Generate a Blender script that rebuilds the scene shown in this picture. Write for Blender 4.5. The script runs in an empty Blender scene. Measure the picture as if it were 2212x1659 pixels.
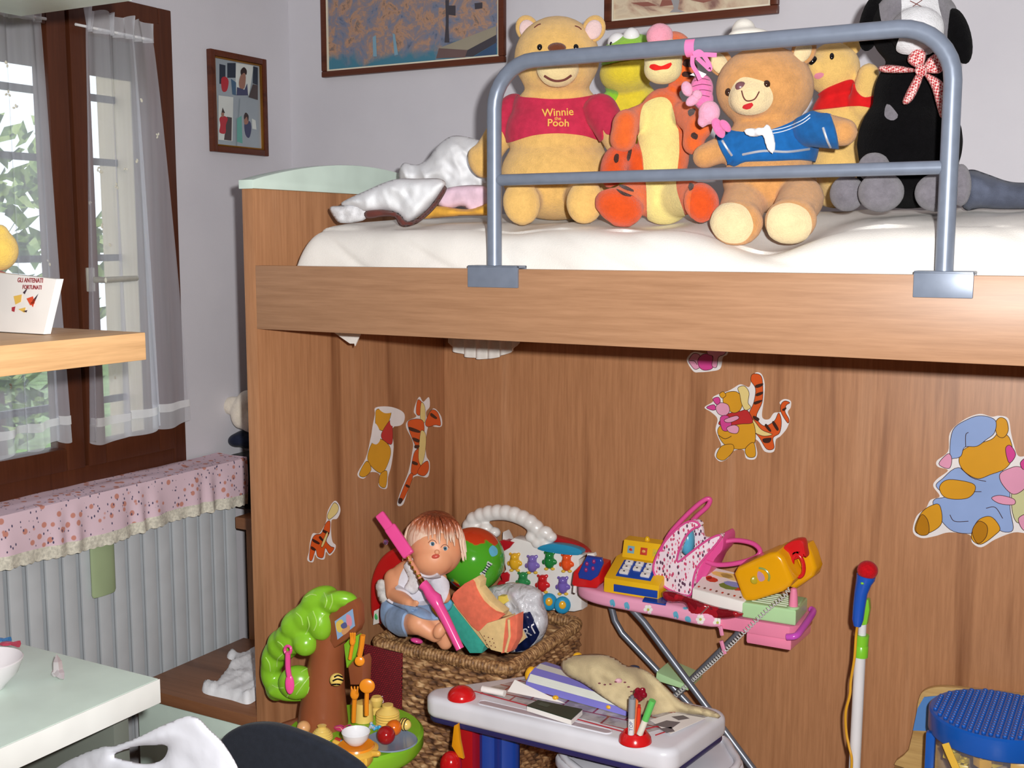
import bpy, bmesh, math, random
import numpy as np
from mathutils import Vector, Matrix, noise as mnoise
from mathutils.geometry import tessellate_polygon
from mathutils.bvhtree import BVHTree

random.seed(7)
sc = bpy.context.scene
COL = sc.collection

# ------------------------------------------------------------------ camera
F_PX, IW, IH = 2500.0, 2212, 1659
YAW, PITCH = math.radians(29.2), math.radians(7.1)
CAM = Vector((0, 0, 1.70))
cam_data = bpy.data.cameras.new('camera')
cam_data.sensor_fit = 'HORIZONTAL'
cam_data.sensor_width = 36.0
cam_data.lens = 36.0 * F_PX / IW
cam_data.clip_start = 0.05
cam = bpy.data.objects.new('camera', cam_data)
cam.location = CAM
cam.rotation_euler = (math.pi / 2 - PITCH, 0, YAW)
COL.objects.link(cam)
sc.camera = cam

# ------------------------------------------------------------------ world, light, exposure
sc.view_settings.view_transform = 'Standard'
sc.view_settings.look = 'None'
sc.view_settings.gamma = 1.0
sc.view_settings.use_curve_mapping = False
sc.view_settings.exposure = 0.0
world = bpy.data.worlds.new('world'); sc.world = world
world.use_nodes = True
bg = world.node_tree.nodes['Background']
bg.inputs[0].default_value = (0.80, 0.90, 1.0, 1)
bg.inputs[1].default_value = 1.9

def lamp(name, kind, loc, energy, color=(1, 1, 1), **k):
    d = bpy.data.lights.new(name, kind); d.energy = energy; d.color = color
    for a, b in k.items(): setattr(d, a, b)
    o = bpy.data.objects.new(name, d); o.location = loc; COL.objects.link(o); return o
# the camera's own flash, just right of and above the lens
flash = lamp('camera_flash', 'SPOT', (0.09, 0.05, 1.79), 400, (1.0, 0.985, 0.96), shadow_soft_size=0.025, spot_size=math.radians(130), spot_blend=1.0)
flash.rotation_euler = (math.pi / 2 - PITCH + .03, 0, YAW - math.radians(4))
# daylight outside the window
sun = lamp('sun', 'SUN', (-6, 4, 6), 2.2, (1, 0.95, 0.85), angle=0.01)
sun.rotation_euler = (math.radians(42), 0, math.radians(200))

# ------------------------------------------------------------------ measuring helpers (photo pixel -> point on a real plane)
FWD = Vector((-math.sin(YAW) * math.cos(PITCH), math.cos(YAW) * math.cos(PITCH), -math.sin(PITCH)))
RGT = Vector((math.cos(YAW), math.sin(YAW), 0))
UPV = RGT.cross(FWD)
def P(px, py, X=None, Y=None, Z=None, D=None):
    r = FWD + RGT * ((px - IW / 2) / F_PX) - UPV * ((py - IH / 2) / F_PX)
    t = (X - CAM.x) / r.x if X is not None else (Y - CAM.y) / r.y if Y is not None else (Z - CAM.z) / r.z if Z is not None else D
    return CAM + r * t
def dep(p): return (Vector(p) - CAM).dot(FWD)
def mm(n, p): return n * dep(p) / F_PX          # pixels at the depth of p -> metres
def proj(a):
    a = np.asarray(a, float) - np.array(CAM)
    d = a @ np.array(FWD)
    return np.stack([IW / 2 + F_PX * (a @ np.array(RGT)) / d, IH / 2 - F_PX * (a @ np.array(UPV)) / d], 1)

# ------------------------------------------------------------------ materials
MATS = {}
def lin(c):
    f = lambda v: ((v / 255) / 12.92 if v <= 10 else (((v / 255) + .055) / 1.055) ** 2.4)
    return (f(c[0]), f(c[1]), f(c[2]), 1)
class NT:
    def __init__(s, name):
        s.m = bpy.data.materials.new(name); s.m.use_nodes = True
        s.t = s.m.node_tree; s.b = s.t.nodes['Principled BSDF']; s.out = s.t.nodes['Material Output']
    def n(s, kind, **k):
        x = s.t.nodes.new('ShaderNode' + kind)
        for a, v in k.items():
            if a.startswith('_'): setattr(x, a[1:], v)
            else: x.inputs[a.replace('__', ' ')].default_value = v
        return x
    def l(s, a, b): s.t.links.new(a, b)
    def coord(s, scale=(1, 1, 1), rot=(0, 0, 0)):
        tc = s.n('TexCoord'); mp = s.n('Mapping'); mp.inputs['Scale'].default_value = scale; mp.inputs['Rotation'].default_value = rot
        s.l(tc.outputs['Object'], mp.inputs[0]); return mp.outputs[0]
    def ramp(s, fac, stops, interp='LINEAR'):
        r = s.n('ValToRGB'); r.color_ramp.interpolation = interp
        e = r.color_ramp.elements
        while len(e) < len(stops): e.new(0.5)
        for i, (p, c) in enumerate(stops): e[i].position = p; e[i].color = lin(c) if len(c) == 3 else c
        s.l(fac, r.inputs[0]); return r.outputs[0]
    def bump(s, h, strength=.3, dist=.002):
        b = s.n('Bump'); b.inputs['Strength'].default_value = strength; b.inputs['Distance'].default_value = dist
        s.l(h, b.inputs['Height']); s.l(b.outputs[0], s.b.inputs['Normal'])
    def setp(s, **k):
        for a, v in k.items(): s.b.inputs[a.replace('__', ' ')].default_value = v
def plastic(c, rough=.3, name=None):
    key = ('pl', c, rough)
    if key not in MATS:
        t = NT(name or 'plastic'); t.setp(Roughness=rough)
        nz = t.n('TexNoise', Scale=9.0); t.l(t.coord(), nz.inputs['Vector'])
        d = tuple(max(0, v * .95) for v in c)
        t.l(t.ramp(nz.outputs[0], [(.3, d), (.7, c)]), t.b.inputs['Base Color'])
        MATS[key] = t.m
    return MATS[key]
def plush(c, var=.88, scale=60, bump=.8, name=None, sheen=.35):
    key = ('pu', c, var, scale)
    if key not in MATS:
        t = NT(name or 'plush'); t.setp(Roughness=.95, Sheen__Weight=sheen, Sheen__Roughness=.5, Specular__IOR__Level=.05)
        co = t.coord()
        n1 = t.n('TexNoise', Scale=scale * .7, Detail=7.0, Roughness=.8); t.l(co, n1.inputs['Vector'])
        t.l(t.ramp(n1.outputs[0], [(.3, tuple(v * var for v in c)), (.62, c)]), t.b.inputs['Base Color'])
        n2 = t.n('TexNoise', Scale=260.0, Detail=3.0, Roughness=.8); t.l(co, n2.inputs['Vector'])
        t.bump(n2.outputs[0], bump, .0035)
        MATS[key] = t.m
    return MATS[key]
def cloth(c, var=.93, scale=25, bump=.25, name=None, rough=.9):
    key = ('cl', c, var, scale, bump)
    if key not in MATS:
        t = NT(name or 'fabric'); t.setp(Roughness=rough, Specular__IOR__Level=.1, Sheen__Weight=.1)
        co = t.coord()
        n1 = t.n('TexNoise', Scale=scale, Detail=4.0); t.l(co, n1.inputs['Vector'])
        t.l(t.ramp(n1.outputs[0], [(.35, tuple(v * var for v in c)), (.65, c)]), t.b.inputs['Base Color'])
        n2 = t.n('TexNoise', Scale=400.0); t.l(co, n2.inputs['Vector'])
        t.bump(n2.outputs[0], bump, .0015)
        MATS[key] = t.m
    return MATS[key]
def wood(base, dark, light, axis='z', name='wood', rough=.45, band=9.0):
    key = ('wd', base, axis, band)
    if key not in MATS:
        t = NT(name); t.setp(Roughness=rough, Specular__IOR__Level=.35)
        s = {'z': (1, 1, .05), 'x': (.05, 1, 1), 'y': (1, .05, 1)}[axis]
        co = t.coord(s)
        n1 = t.n('TexNoise', Scale=band, Detail=3.0, Roughness=.55, Distortion=.4); t.l(co, n1.inputs['Vector'])
        n2 = t.n('TexNoise', Scale=band * 9, Detail=4.0, Roughness=.7); t.l(co, n2.inputs['Vector'])
        c1 = t.ramp(n1.outputs[0], [(.28, dark), (.42, base), (.6, base), (.75, light)])
        c2 = t.ramp(n2.outputs[0], [(.3, (200, 190, 180)), (.65, (255, 255, 255))])
        mx = t.n('MixRGB', _blend_type='MULTIPLY'); mx.inputs[0].default_value = .55
        t.l(c1, mx.inputs[1]); t.l(c2, mx.inputs[2]); t.l(mx.outputs[0], t.b.inputs['Base Color'])
        t.bump(n2.outputs[0], .06, .001)
        MATS[key] = t.m
    return MATS[key]
def metal(c, rough=.35, name='metal', met=.9):
    key = ('mt', c, rough, met)
    if key not in MATS:
        t = NT(name); t.setp(Roughness=rough, Metallic=met)
        nz = t.n('TexNoise', Scale=40.0); t.l(t.coord(), nz.inputs['Vector'])
        t.l(t.ramp(nz.outputs[0], [(.3, tuple(v * .95 for v in c)), (.7, c)]), t.b.inputs['Base Color'])
        MATS[key] = t.m
    return MATS[key]
def clear(c, alpha=.4, rough=.15, name='clear_film', trans=False):
    key = ('cr', c, alpha, rough, trans)
    if key not in MATS:
        t = NT(name); t.setp(Roughness=rough); t.b.inputs['Base Color'].default_value = lin(c)
        tr = t.n('BsdfTransparent'); mx = t.n('MixShader', Fac=alpha)
        t.l(tr.outputs[0], mx.inputs[1])
        if trans:
            tl = t.n('BsdfTranslucent', Color=lin(c)); m2 = t.n('MixShader', Fac=.4)
            t.l(t.b.outputs[0], m2.inputs[1]); t.l(tl.outputs[0], m2.inputs[2]); t.l(m2.outputs[0], mx.inputs[2])
        else: t.l(t.b.outputs[0], mx.inputs[2])
        t.l(mx.outputs[0], t.out.inputs[0])
        MATS[key] = t.m
    return MATS[key]

# ------------------------------------------------------------------ mesh builder
ORI = {}
def crc(pts, k=6, closed=True):
    """smooth curve through the points"""
    pts = [Vector(p) for p in pts]; n = len(pts); out = []
    for i in range(n if closed else n - 1):
        if closed: a, b, c, d = pts[i - 1], pts[i], pts[(i + 1) % n], pts[(i + 2) % n]
        else: a, b, c, d = pts[max(i - 1, 0)], pts[i], pts[i + 1], pts[min(i + 2, n - 1)]
        for j in range(k):
            t = j / k
            out.append(.5 * ((2 * b) + (c - a) * t + (2 * a - 5 * b + 4 * c - d) * t * t + (3 * b - a - 3 * c + d) * t ** 3))
    if not closed: out.append(pts[-1])
    return out
def basis(z):
    z = Vector(z).normalized(); x = z.orthogonal().normalized(); y = z.cross(x)
    return x, y, z
CAMROT = Matrix((RGT, UPV, -FWD)).transposed()     # columns: right, up, towards the viewer
class MB:
    def __init__(s): s.v = []; s.f = []; s.mi = []; s.M = Matrix()
    def add(s, vs, fs, mi=0):
        o = len(s.v); s.v += [s.M @ Vector(v) for v in vs]
        for f in fs: s.f.append([o + i for i in f]); s.mi.append(mi)
    def bm(s, bm, mi=0):
        bm.verts.index_update()
        s.add([v.co.copy() for v in bm.verts], [[v.index for v in f.verts] for f in bm.faces], mi); bm.free()
    def box(s, lo, hi, bev=0, mi=0, R=None, seg=2):
        """axis box lo..hi; R = optional Matrix applied about the centre"""
        lo, hi = Vector(lo), Vector(hi); c = (lo + hi) / 2; h = (hi - lo) / 2
        b = bmesh.new(); bmesh.ops.create_cube(b, size=2)
        for v in b.verts: v.co = Vector((v.co.x * h.x, v.co.y * h.y, v.co.z * h.z))
        if bev: bmesh.ops.bevel(b, geom=b.edges[:], offset=bev, segments=seg, affect='EDGES', profile=.6)
        for v in b.verts: v.co = c + (R @ v.co if R else v.co)
        s.bm(b, mi); return s
    def tube(s, pts, r, n=12, closed=False, mi=0, cap=True):
        pts = [Vector(p) for p in pts]; m = len(pts)
        rs = r if isinstance(r, (list, tuple)) else [r] * m
        vs = []; fs = []; px = None
        for i, p in enumerate(pts):
            if closed: t = pts[(i + 1) % m] - pts[i - 1]
            else: t = pts[min(i + 1, m - 1)] - pts[max(i - 1, 0)]
            if t.length < 1e-9: t = Vector((0, 0, 1))
            t.normalize()
            if px is None: px = t.orthogonal().normalized()
            px = (px - t * px.dot(t)); px = px.normalized() if px.length > 1e-6 else t.orthogonal().normalized()
            py = t.cross(px)
            for k in range(n):
                a = 2 * math.pi * k / n; vs.append(p + (px * math.cos(a) + py * math.sin(a)) * rs[i])
        for i in range(m if closed else m - 1):
            j = (i + 1) % m
            for k in range(n): fs.append([i * n + k, i * n + (k + 1) % n, j * n + (k + 1) % n, j * n + k])
        if cap and not closed: fs.append(list(range(n))[::-1]); fs.append([(m - 1) * n + k for k in range(n)])
        s.add(vs, fs, mi); return s
    def cyl(s, a, b, r, r2=None, n=24, mi=0): return s.tube([a, b], [r, r if r2 is None else r2], n, mi=mi)
    def caps(s, a, b, r1, r2=None, n=16, mi=0):
        """rounded capsule"""
        a, b = Vector(a), Vector(b); r2 = r1 if r2 is None else r2; d = (b - a); L = d.length
        d = d.normalized() if L > 1e-9 else Vector((0, 0, 1)); pts = []; rs = []
        for i in range(7):
            t = -math.pi / 2 + i * math.pi / 12; pts.append(a + d * (r1 * math.sin(t))); rs.append(max(r1 * math.cos(t), 1e-4))
        for i in range(7):
            t = i * math.pi / 12; pts.append(b + d * (r2 * math.sin(t))); rs.append(max(r2 * math.cos(t), 1e-4))
        return s.tube(pts, rs, n, mi=mi)
    def lathe(s, prof, c=(0, 0, 0), axis=(0, 0, 1), n=32, mi=0, sx=1.0):
        x, y, z = basis(axis); c = Vector(c); vs = []; fs = []
        if abs(Vector(axis).normalized().z) > .99: x, y, z = Vector((1, 0, 0)), Vector((0, 1, 0)), Vector((0, 0, 1))
        for r, h in prof:
            for k in range(n):
                a = 2 * math.pi * k / n; vs.append(c + z * h + (x * math.cos(a) * sx + y * math.sin(a)) * max(r, 1e-4))
        for i in range(len(prof) - 1):
            for k in range(n): fs.append([i * n + k, i * n + (k + 1) % n, (i + 1) * n + (k + 1) % n, (i + 1) * n + k])
        fs.append(list(range(n))[::-1]); fs.append([(len(prof) - 1) * n + k for k in range(n)])
        s.add(vs, fs, mi); return s
    def ell(s, c, r, R=None, nu=24, nv=14, mi=0):
        c = Vector(c); r = (r, r, r) if not isinstance(r, (tuple, list, Vector)) else r
        vs = []; fs = []
        for i in range(nv + 1):
            t = math.pi * i / nv
            for k in range(nu):
                a = 2 * math.pi * k / nu
                q = Vector((r[0] * max(math.sin(t), 1e-4) * math.cos(a), r[1] * max(math.sin(t), 1e-4) * math.sin(a), r[2] * math.cos(t)))
                vs.append(c + (R @ q if R else q))
        for i in range(nv):
            for k in range(nu): fs.append([i * nu + k, (i + 1) * nu + k, (i + 1) * nu + (k + 1) % nu, i * nu + (k + 1) % nu])
        fs.append(list(range(nu))); fs.append([nv * nu + k for k in range(nu)][::-1])
        s.add(vs, fs, mi); return s
    def E(s, px, py, Y, rx, ry, rd=None, rot=0, mi=0, nu=24, nv=14):
        """ellipsoid measured on the photo: centre pixel at depth Y, half sizes in pixels (rd: half depth)"""
        c = P(px, py, Y=Y); k = dep(c) / F_PX
        rd = (rx + ry) / 2 if rd is None else rd
        return s.ell(c, (rx * k, ry * k, rd * k), CAMROT @ Matrix.Rotation(math.radians(rot), 3, 'Z'), nu, nv, mi)
    def prism(s, poly, off, bev=0, mi=0, seg=2):
        """flat 3D polygon pushed along off, closed; bev rounds all edges"""
        poly = [Vector(p) for p in poly]; off = Vector(off); n = len(poly)
        b = bmesh.new(); vb = [b.verts.new(p) for p in poly]; vt = [b.verts.new(p + off) for p in poly]
        if bev:
            b.faces.new(vb[::-1]); b.faces.new(vt)
        else:
            for tr in tessellate_polygon([poly]):
                try: b.faces.new([vb[i] for i in tr]); b.faces.new([vt[i] for i in tr])
                except ValueError: pass
        for i in range(n): b.faces.new([vb[i], vb[(i + 1) % n], vt[(i + 1) % n], vt[i]])
        bmesh.ops.recalc_face_normals(b, faces=b.faces[:])
        if bev:
            es = [e for e in b.edges if (e.verts[0] in vb) == (e.verts[1] in vb)]
            bmesh.ops.bevel(b, geom=es, offset=bev, segments=seg, affect='EDGES', profile=.6)
        s.bm(b, mi); return s
    def slab(s, poly, z0, z1, r, seg=5, mi=0):
        """horizontal board with rounded edges over a convex outline"""
        n = len(poly); nr = []
        for i in range(n):
            t = Vector(poly[(i + 1) % n]) - Vector(poly[i - 1]); nr.append(Vector((t.y, -t.x, 0)).normalized())
        c = sum((Vector(p) for p in poly), Vector()) / n
        if sum((Vector(p) - c).dot(q) for p, q in zip(poly, nr)) < 0: nr = [-q for q in nr]
        rings = [(r * (1 - math.sin(a)), z0 + r * (1 - math.cos(a))) for a in [i * math.pi / 2 / seg for i in range(seg + 1)]]
        rings += [(r * (1 - math.cos(a)), z1 - r * (1 - math.sin(a))) for a in [i * math.pi / 2 / seg for i in range(seg + 1)]]
        vs = [Vector((poly[i][0], poly[i][1], z)) - nr[i] * q for q, z in rings for i in range(n)]; fs = []
        for k in range(len(rings) - 1):
            for i in range(n): fs.append([k * n + i, k * n + (i + 1) % n, (k + 1) * n + (i + 1) % n, (k + 1) * n + i])
        vs += [Vector((c.x, c.y, z0)), Vector((c.x, c.y, z1))]; m = (len(rings) - 1) * n
        for i in range(n): fs.append([len(vs) - 2, (i + 1) % n, i]); fs.append([len(vs) - 1, m + i, m + (i + 1) % n])
        s.add(vs, fs, mi); return s
    def flat(s, poly, mi=0):
        poly = [Vector(p) for p in poly]; s.add(poly, [list(t) for t in tessellate_polygon([poly])], mi); return s
    def ribbon(s, pts, w, nrm, closed=False, mi=0):
        pts = [Vector(p) for p in pts]; m = len(pts); nrm = Vector(nrm); vs = []; fs = []
        for i, p in enumerate(pts):
            t = (pts[(i + 1) % m] - pts[i - 1]) if closed else pts[min(i + 1, m - 1)] - pts[max(i - 1, 0)]
            sd = t.cross(nrm).normalized() * (w / 2); vs += [p - sd, p + sd]
        for i in range(m if closed else m - 1):
            j = (i + 1) % m; fs.append([2 * i, 2 * j, 2 * j + 1, 2 * i + 1])
        s.add(vs, fs, mi); return s
    def grid(s, fn, nu, nv, mi=0, wrap=False):
        vs = [fn(i / nu, j / nv) for i in range(nu + 1) for j in range(nv + 1)]
        fs = [[i * (nv + 1) + j, (i + 1) * (nv + 1) + j, (i + 1) * (nv + 1) + j + 1, i * (nv + 1) + j + 1] for i in range(nu) for j in range(nv)]
        s.add(vs, fs, mi); return s
    def text(s, body, size, M, extrude=.0006, mi=0, bold=0.0, sx=1.0, align='CENTER'):
        cu = bpy.data.curves.new('text', 'FONT'); cu.body = body; cu.size = size; cu.extrude = extrude; cu.align_x = align
        cu.align_y = 'CENTER'; cu.resolution_u = 3; cu.offset = bold
        o = bpy.data.objects.new('text', cu); COL.objects.link(o); bpy.context.view_layer.update()
        me = bpy.data.meshes.new_from_object(o.evaluated_get(bpy.context.evaluated_depsgraph_get()))
        s.add([M @ Vector((v.co.x * sx, v.co.y, v.co.z)) for v in me.vertices], [list(p.vertices) for p in me.polygons], mi)
        bpy.data.objects.remove(o); bpy.data.curves.remove(cu); bpy.data.meshes.remove(me); return s
    def remesh(s, vox=.006, it=6, fac=.5):
        """fuse everything collected into one continuous smooth surface"""
        me = bpy.data.meshes.new('tmp'); me.from_pydata(s.v, [], s.f)
        b = bmesh.new(); b.from_mesh(me); bmesh.ops.recalc_face_normals(b, faces=b.faces[:]); b.to_mesh(me); b.free()
        o = bpy.data.objects.new('tmp', me); COL.objects.link(o)
        r = o.modifiers.new('r', 'REMESH'); r.mode = 'VOXEL'; r.voxel_size = vox
        q = o.modifiers.new('s', 'SMOOTH'); q.iterations = it; q.factor = fac
        bpy.context.view_layer.update()
        e = bpy.data.meshes.new_from_object(o.evaluated_get(bpy.context.evaluated_depsgraph_get()))
        s.v = [v.co.copy() for v in e.vertices]; s.f = [list(p.vertices) for p in e.polygons]; s.mi = [0] * len(s.f)
        bpy.data.objects.remove(o); bpy.data.meshes.remove(me); bpy.data.meshes.remove(e); return s
    def build(s, name, mats, parent=None, smooth=40, label=None, solid=0, kind=None):
        me = bpy.data.meshes.new(name)
        lo = [min(v[i] for v in s.v) for i in range(3)]; hi = [max(v[i] for v in s.v) for i in range(3)]
        org = ORI[parent.name] if parent else Vector(((lo[0] + hi[0]) / 2, (lo[1] + hi[1]) / 2, lo[2]))
        me.from_pydata([v - org for v in s.v], [], s.f)
        for m in (mats if isinstance(mats, (list, tuple)) else [mats]): me.materials.append(m)
        me.polygons.foreach_set('material_index', s.mi)
        b = bmesh.new(); b.from_mesh(me)
        bmesh.ops.recalc_face_normals(b, faces=b.faces[:])
        if solid: bmesh.ops.solidify(b, geom=b.faces[:], thickness=solid)
        b.to_mesh(me); b.free()
        if smooth:
            me.polygons.foreach_set('use_smooth', [True] * len(me.polygons)); me.set_sharp_from_angle(angle=math.radians(smooth))
        me.update()
        o = bpy.data.objects.new(name, me); COL.objects.link(o)
        if parent: o.parent = parent
        else: o.location = org
        ORI[o.name] = org
        if label: o['label'] = label
        if kind: o['kind'] = kind
        return o
def tag(o, label, cat, group=None, kind=None):
    o['label'] = label; o['category'] = cat
    if group: o['group'] = group
    if kind: o['kind'] = kind
    return o
def thing(name, label, cat, loc, group=None):
    o = bpy.data.objects.new(name, None); o.empty_display_size = .05; o.location = loc; COL.objects.link(o)
    ORI[o.name] = Vector(loc); return tag(o, label, cat, group)
def struct(o): o['kind'] = 'structure'; return o
def base_of(mb): return Vector(((min(v.x for v in mb.v) + max(v.x for v in mb.v)) / 2, (min(v.y for v in mb.v) + max(v.y for v in mb.v)) / 2, min(v.z for v in mb.v)))

def sdf(poly, q):
    """signed distance of points q (n,2) to a closed polygon, positive inside"""
    poly = np.asarray(poly, float); a = poly; b = np.roll(poly, -1, 0); best = np.full(len(q), 1e9); ins = np.zeros(len(q), bool)
    for (x0, y0), (x1, y1) in zip(a, b):
        dx, dy = x1 - x0, y1 - y0; L = dx * dx + dy * dy + 1e-12
        t = np.clip(((q[:, 0] - x0) * dx + (q[:, 1] - y0) * dy) / L, 0, 1)
        best = np.minimum(best, np.hypot(q[:, 0] - x0 - t * dx, q[:, 1] - y0 - t * dy))
        if dy != 0:
            c = ((y0 > q[:, 1]) != (y1 > q[:, 1])) & (q[:, 0] < dx * (q[:, 1] - y0) / dy + x0); ins ^= c
    return np.where(ins, best, -best)
def clip_mesh(V, Fs, g):
    """part of a mesh where g > 0, cut exactly along g = 0"""
    nv = []; idx = {}; nf = []
    def vert(i):
        if i not in idx: idx[i] = len(nv); nv.append((i, i, 0.0))
        return idx[i]
    def cut(i, j):
        k = (min(i, j), max(i, j))
        if k not in idx:
            a, b = k; idx[k] = len(nv); nv.append((a, b, g[a] / (g[a] - g[b])))
        return idx[k]
    for f in Fs:
        s = [g[i] > 0 for i in f]
        if not any(s): continue
        if all(s): nf.append([vert(i) for i in f]); continue
        o = []
        for k in range(len(f)):
            i, j = f[k], f[(k + 1) % len(f)]
            if s[k]: o.append(vert(i))
            if s[k] != s[(k + 1) % len(f)]: o.append(cut(i, j))
        if len(o) >= 3: nf.append(o)
    return nv, nf
def patch(body, name, mats, poly, off=.0015, front=True, parent=None, label=None, smooth_poly=True, dmax=None, thick=0, k=5, mi=None, ymin=None):
    """a thin layer of other stuff lying on a body: the region of the body whose front view falls inside poly"""
    me = body.data; org = ORI[body.name]
    V = np.array([v.co for v in me.vertices]) + np.array(org); N = np.array([v.normal for v in me.vertices])
    pts = proj(V); pl = [(p.x, p.y) for p in crc([(a, b, 0) for a, b in poly], k)] if smooth_poly else poly
    g = sdf(pl, pts)
    if front:
        view = np.array(CAM) - V; view /= np.linalg.norm(view, axis=1)[:, None]; fc = (N * view).sum(1)
        g = np.minimum(g, (fc + .02) * 60)
    if dmax is not None: g = np.minimum(g, (dmax - V[:, 1]) * 800)
    if ymin is not None: g = np.minimum(g, (V[:, 1] - ymin) * 800)
    nv, nf = clip_mesh(V, [list(p.vertices) for p in me.polygons], g)
    # keep the largest connected piece
    par = list(range(len(nv)))
    def find(i):
        while par[i] != i: par[i] = par[par[i]]; i = par[i]
        return i
    for f in nf:
        for i in f[1:]: par[find(i)] = find(f[0])
    cnt = {}
    for f in nf: cnt[find(f[0])] = cnt.get(find(f[0]), 0) + 1
    if cnt: best = max(cnt, key=cnt.get); nf = [f for f in nf if find(f[0]) == best]
    mb = MB(); VO = V + N * off; use = {}; vs = []
    for f in nf:
        for i in f:
            if i not in use: use[i] = len(vs); a, b, t = nv[i]; vs.append(Vector(VO[a] * (1 - t) + VO[b] * t))
    mb.v = vs; mb.f = [[use[i] for i in f] for f in nf]; mb.mi = [0] * len(nf)
    if not mb.f: print('EMPTY PATCH', name); return None
    return mb.build(name, mats, parent or body, smooth=80, label=label)
BVC = {}
def bvh(body):
    if body.name not in BVC:
        me = body.data; org = ORI[body.name]
        BVC[body.name] = BVHTree.FromPolygons([v.co + org for v in me.vertices], [list(p.vertices) for p in me.polygons])
    return BVC[body.name]
def decal(body, name, mats, poly, off=.0012, parent=None, k=3):
    """a small print laid on a body"""
    bv = bvh(body); pl = crc([(a, b, 0) for a, b in poly], k) if k else [Vector((a, b, 0)) for a, b in poly]; c = sum(pl, Vector()) / len(pl); vs = []
    for p in [c] + pl:
        d = (P(p.x, p.y, D=1) - CAM).normalized(); h = bv.ray_cast(CAM, d)
        if not h[0]: return None
        vs.append(h[0] - d * off)
    mb = MB(); n = len(pl); mb.add(vs, [[0, 1 + i, 1 + (i + 1) % n] for i in range(n)])
    return mb.build(name, mats, parent or body, smooth=0)
def wrap(body, name, mats, lo_fn, off=.004, parent=None, label=None):
    """garment: the region of the body where lo_fn(x, y, z arrays, px) > 0, pushed out"""
    me = body.data; org = ORI[body.name]
    V = np.array([v.co for v in me.vertices]) + np.array(org); N = np.array([v.normal for v in me.vertices])
    g = lo_fn(V, proj(V))
    nv, nf = clip_mesh(V, [list(p.vertices) for p in me.polygons], g)
    mb = MB(); VO = V + N * off; VI = V - N * .001
    mb.v = [Vector(VO[a] * (1 - t) + VO[b] * t) for a, b, t in nv]; mb.f = [list(f) for f in nf]
    # close the rim back to the body so that the garment has a thickness
    ed = {}
    for f in nf:
        for i in range(len(f)):
            k = (f[i], f[(i + 1) % len(f)]); ed[k] = ed.get(k, 0) + 1
    rim = [k for k in ed if (k[1], k[0]) not in ed]; mp = {}
    for a, b in rim:
        for q in (a, b):
            if q not in mp: i, j, t = nv[q]; mp[q] = len(mb.v); mb.v.append(Vector(VI[i] * (1 - t) + VI[j] * t))
        mb.f.append([b, a, mp[a], mp[b]])
    mb.mi = [0] * len(mb.f)
    return mb.build(name, mats, parent or body, smooth=60, label=label)
def puff(poly, Y, depth, name, mats, parent=None, w=22, amp=.008, freq=14, step=.006, tilt=0, sm=True, k=5, label=None, ridge=0, seed=0, back=.35, up=0, Z=None, hole=None):
    """soft crumpled cloth lump whose front outline is poly (photo pixels at depth Y); swells `depth` towards the viewer"""
    pl = [(p.x, p.y) for p in crc([(a, b, 0) for a, b in poly], k)] if sm else poly
    pz = (lambda a, b: P(a, b, Z=Z)) if Z is not None else (lambda a, b: P(a, b, Y=Y(a, b))) if callable(Y) else (lambda a, b: P(a, b, Y=Y))
    c = pz(sum(p[0] for p in poly) / len(poly), sum(p[1] for p in poly) / len(poly))
    k1 = dep(c) / F_PX; st = step / k1
    x0, x1 = min(p[0] for p in pl) - st, max(p[0] for p in pl) + st; y0, y1 = min(p[1] for p in pl) - st, max(p[1] for p in pl) + st
    nx, ny = int((x1 - x0) / st) + 1, int((y1 - y0) / st) + 1
    q = np.array([(x0 + i * st, y0 + j * st) for i in range(nx + 1) for j in range(ny + 1)])
    fs = [[i * (ny + 1) + j, (i + 1) * (ny + 1) + j, (i + 1) * (ny + 1) + j + 1, i * (ny + 1) + j + 1] for i in range(nx) for j in range(ny)]
    g = sdf(pl, q)
    if hole: g = np.minimum(g, -sdf([(p.x, p.y) for p in crc([(a, b, 0) for a, b in hole], k)], q))
    nv, nf = clip_mesh(q, fs, g)
    vf = []; vb = []
    for a, b, t in nv:
        xy = q[a] * (1 - t) + q[b] * t; gg = max(0, g[a] * (1 - t) + g[b] * t)
        u = min(gg / w, 1); h = math.sqrt(max(0, 1 - (1 - u) ** 2))
        p = pz(xy[0], xy[1])
        nz = mnoise.noise(p * freq + Vector((seed * 3.7, 0, 0))) * amp + mnoise.noise(p * freq * 2.7 + Vector((seed, 5, 0))) * amp * .5
        if ridge: nz += (1 - abs(mnoise.noise(Vector((p.x * freq * .8 + p.z * freq * .5, p.z * freq * .3, seed)))) * 4) * ridge
        vw = (CAM - p).normalized() if Z is None else Vector((0, 0, 1))
        if Z is not None: nz = abs(nz)
        vf.append(p + vw * (depth * h + nz * h)); vb.append(p - vw * (depth * back * h) + Vector((0, 0, up * h)))
    mb = MB(); n = len(vf); mb.v = vf + vb
    mb.f = [list(f) for f in nf] + [[n + i for i in f[::-1]] for f in nf]; mb.mi = [0] * len(mb.f)
    b = bmesh.new(); bv = [b.verts.new(v) for v in mb.v]
    for f in mb.f: b.faces.new([bv[i] for i in f])
    bmesh.ops.remove_doubles(b, verts=b.verts[:], dist=.0002)
    m2 = MB(); m2.bm(b)
    return m2.build(name, mats, parent, smooth=80, label=label)
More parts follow.
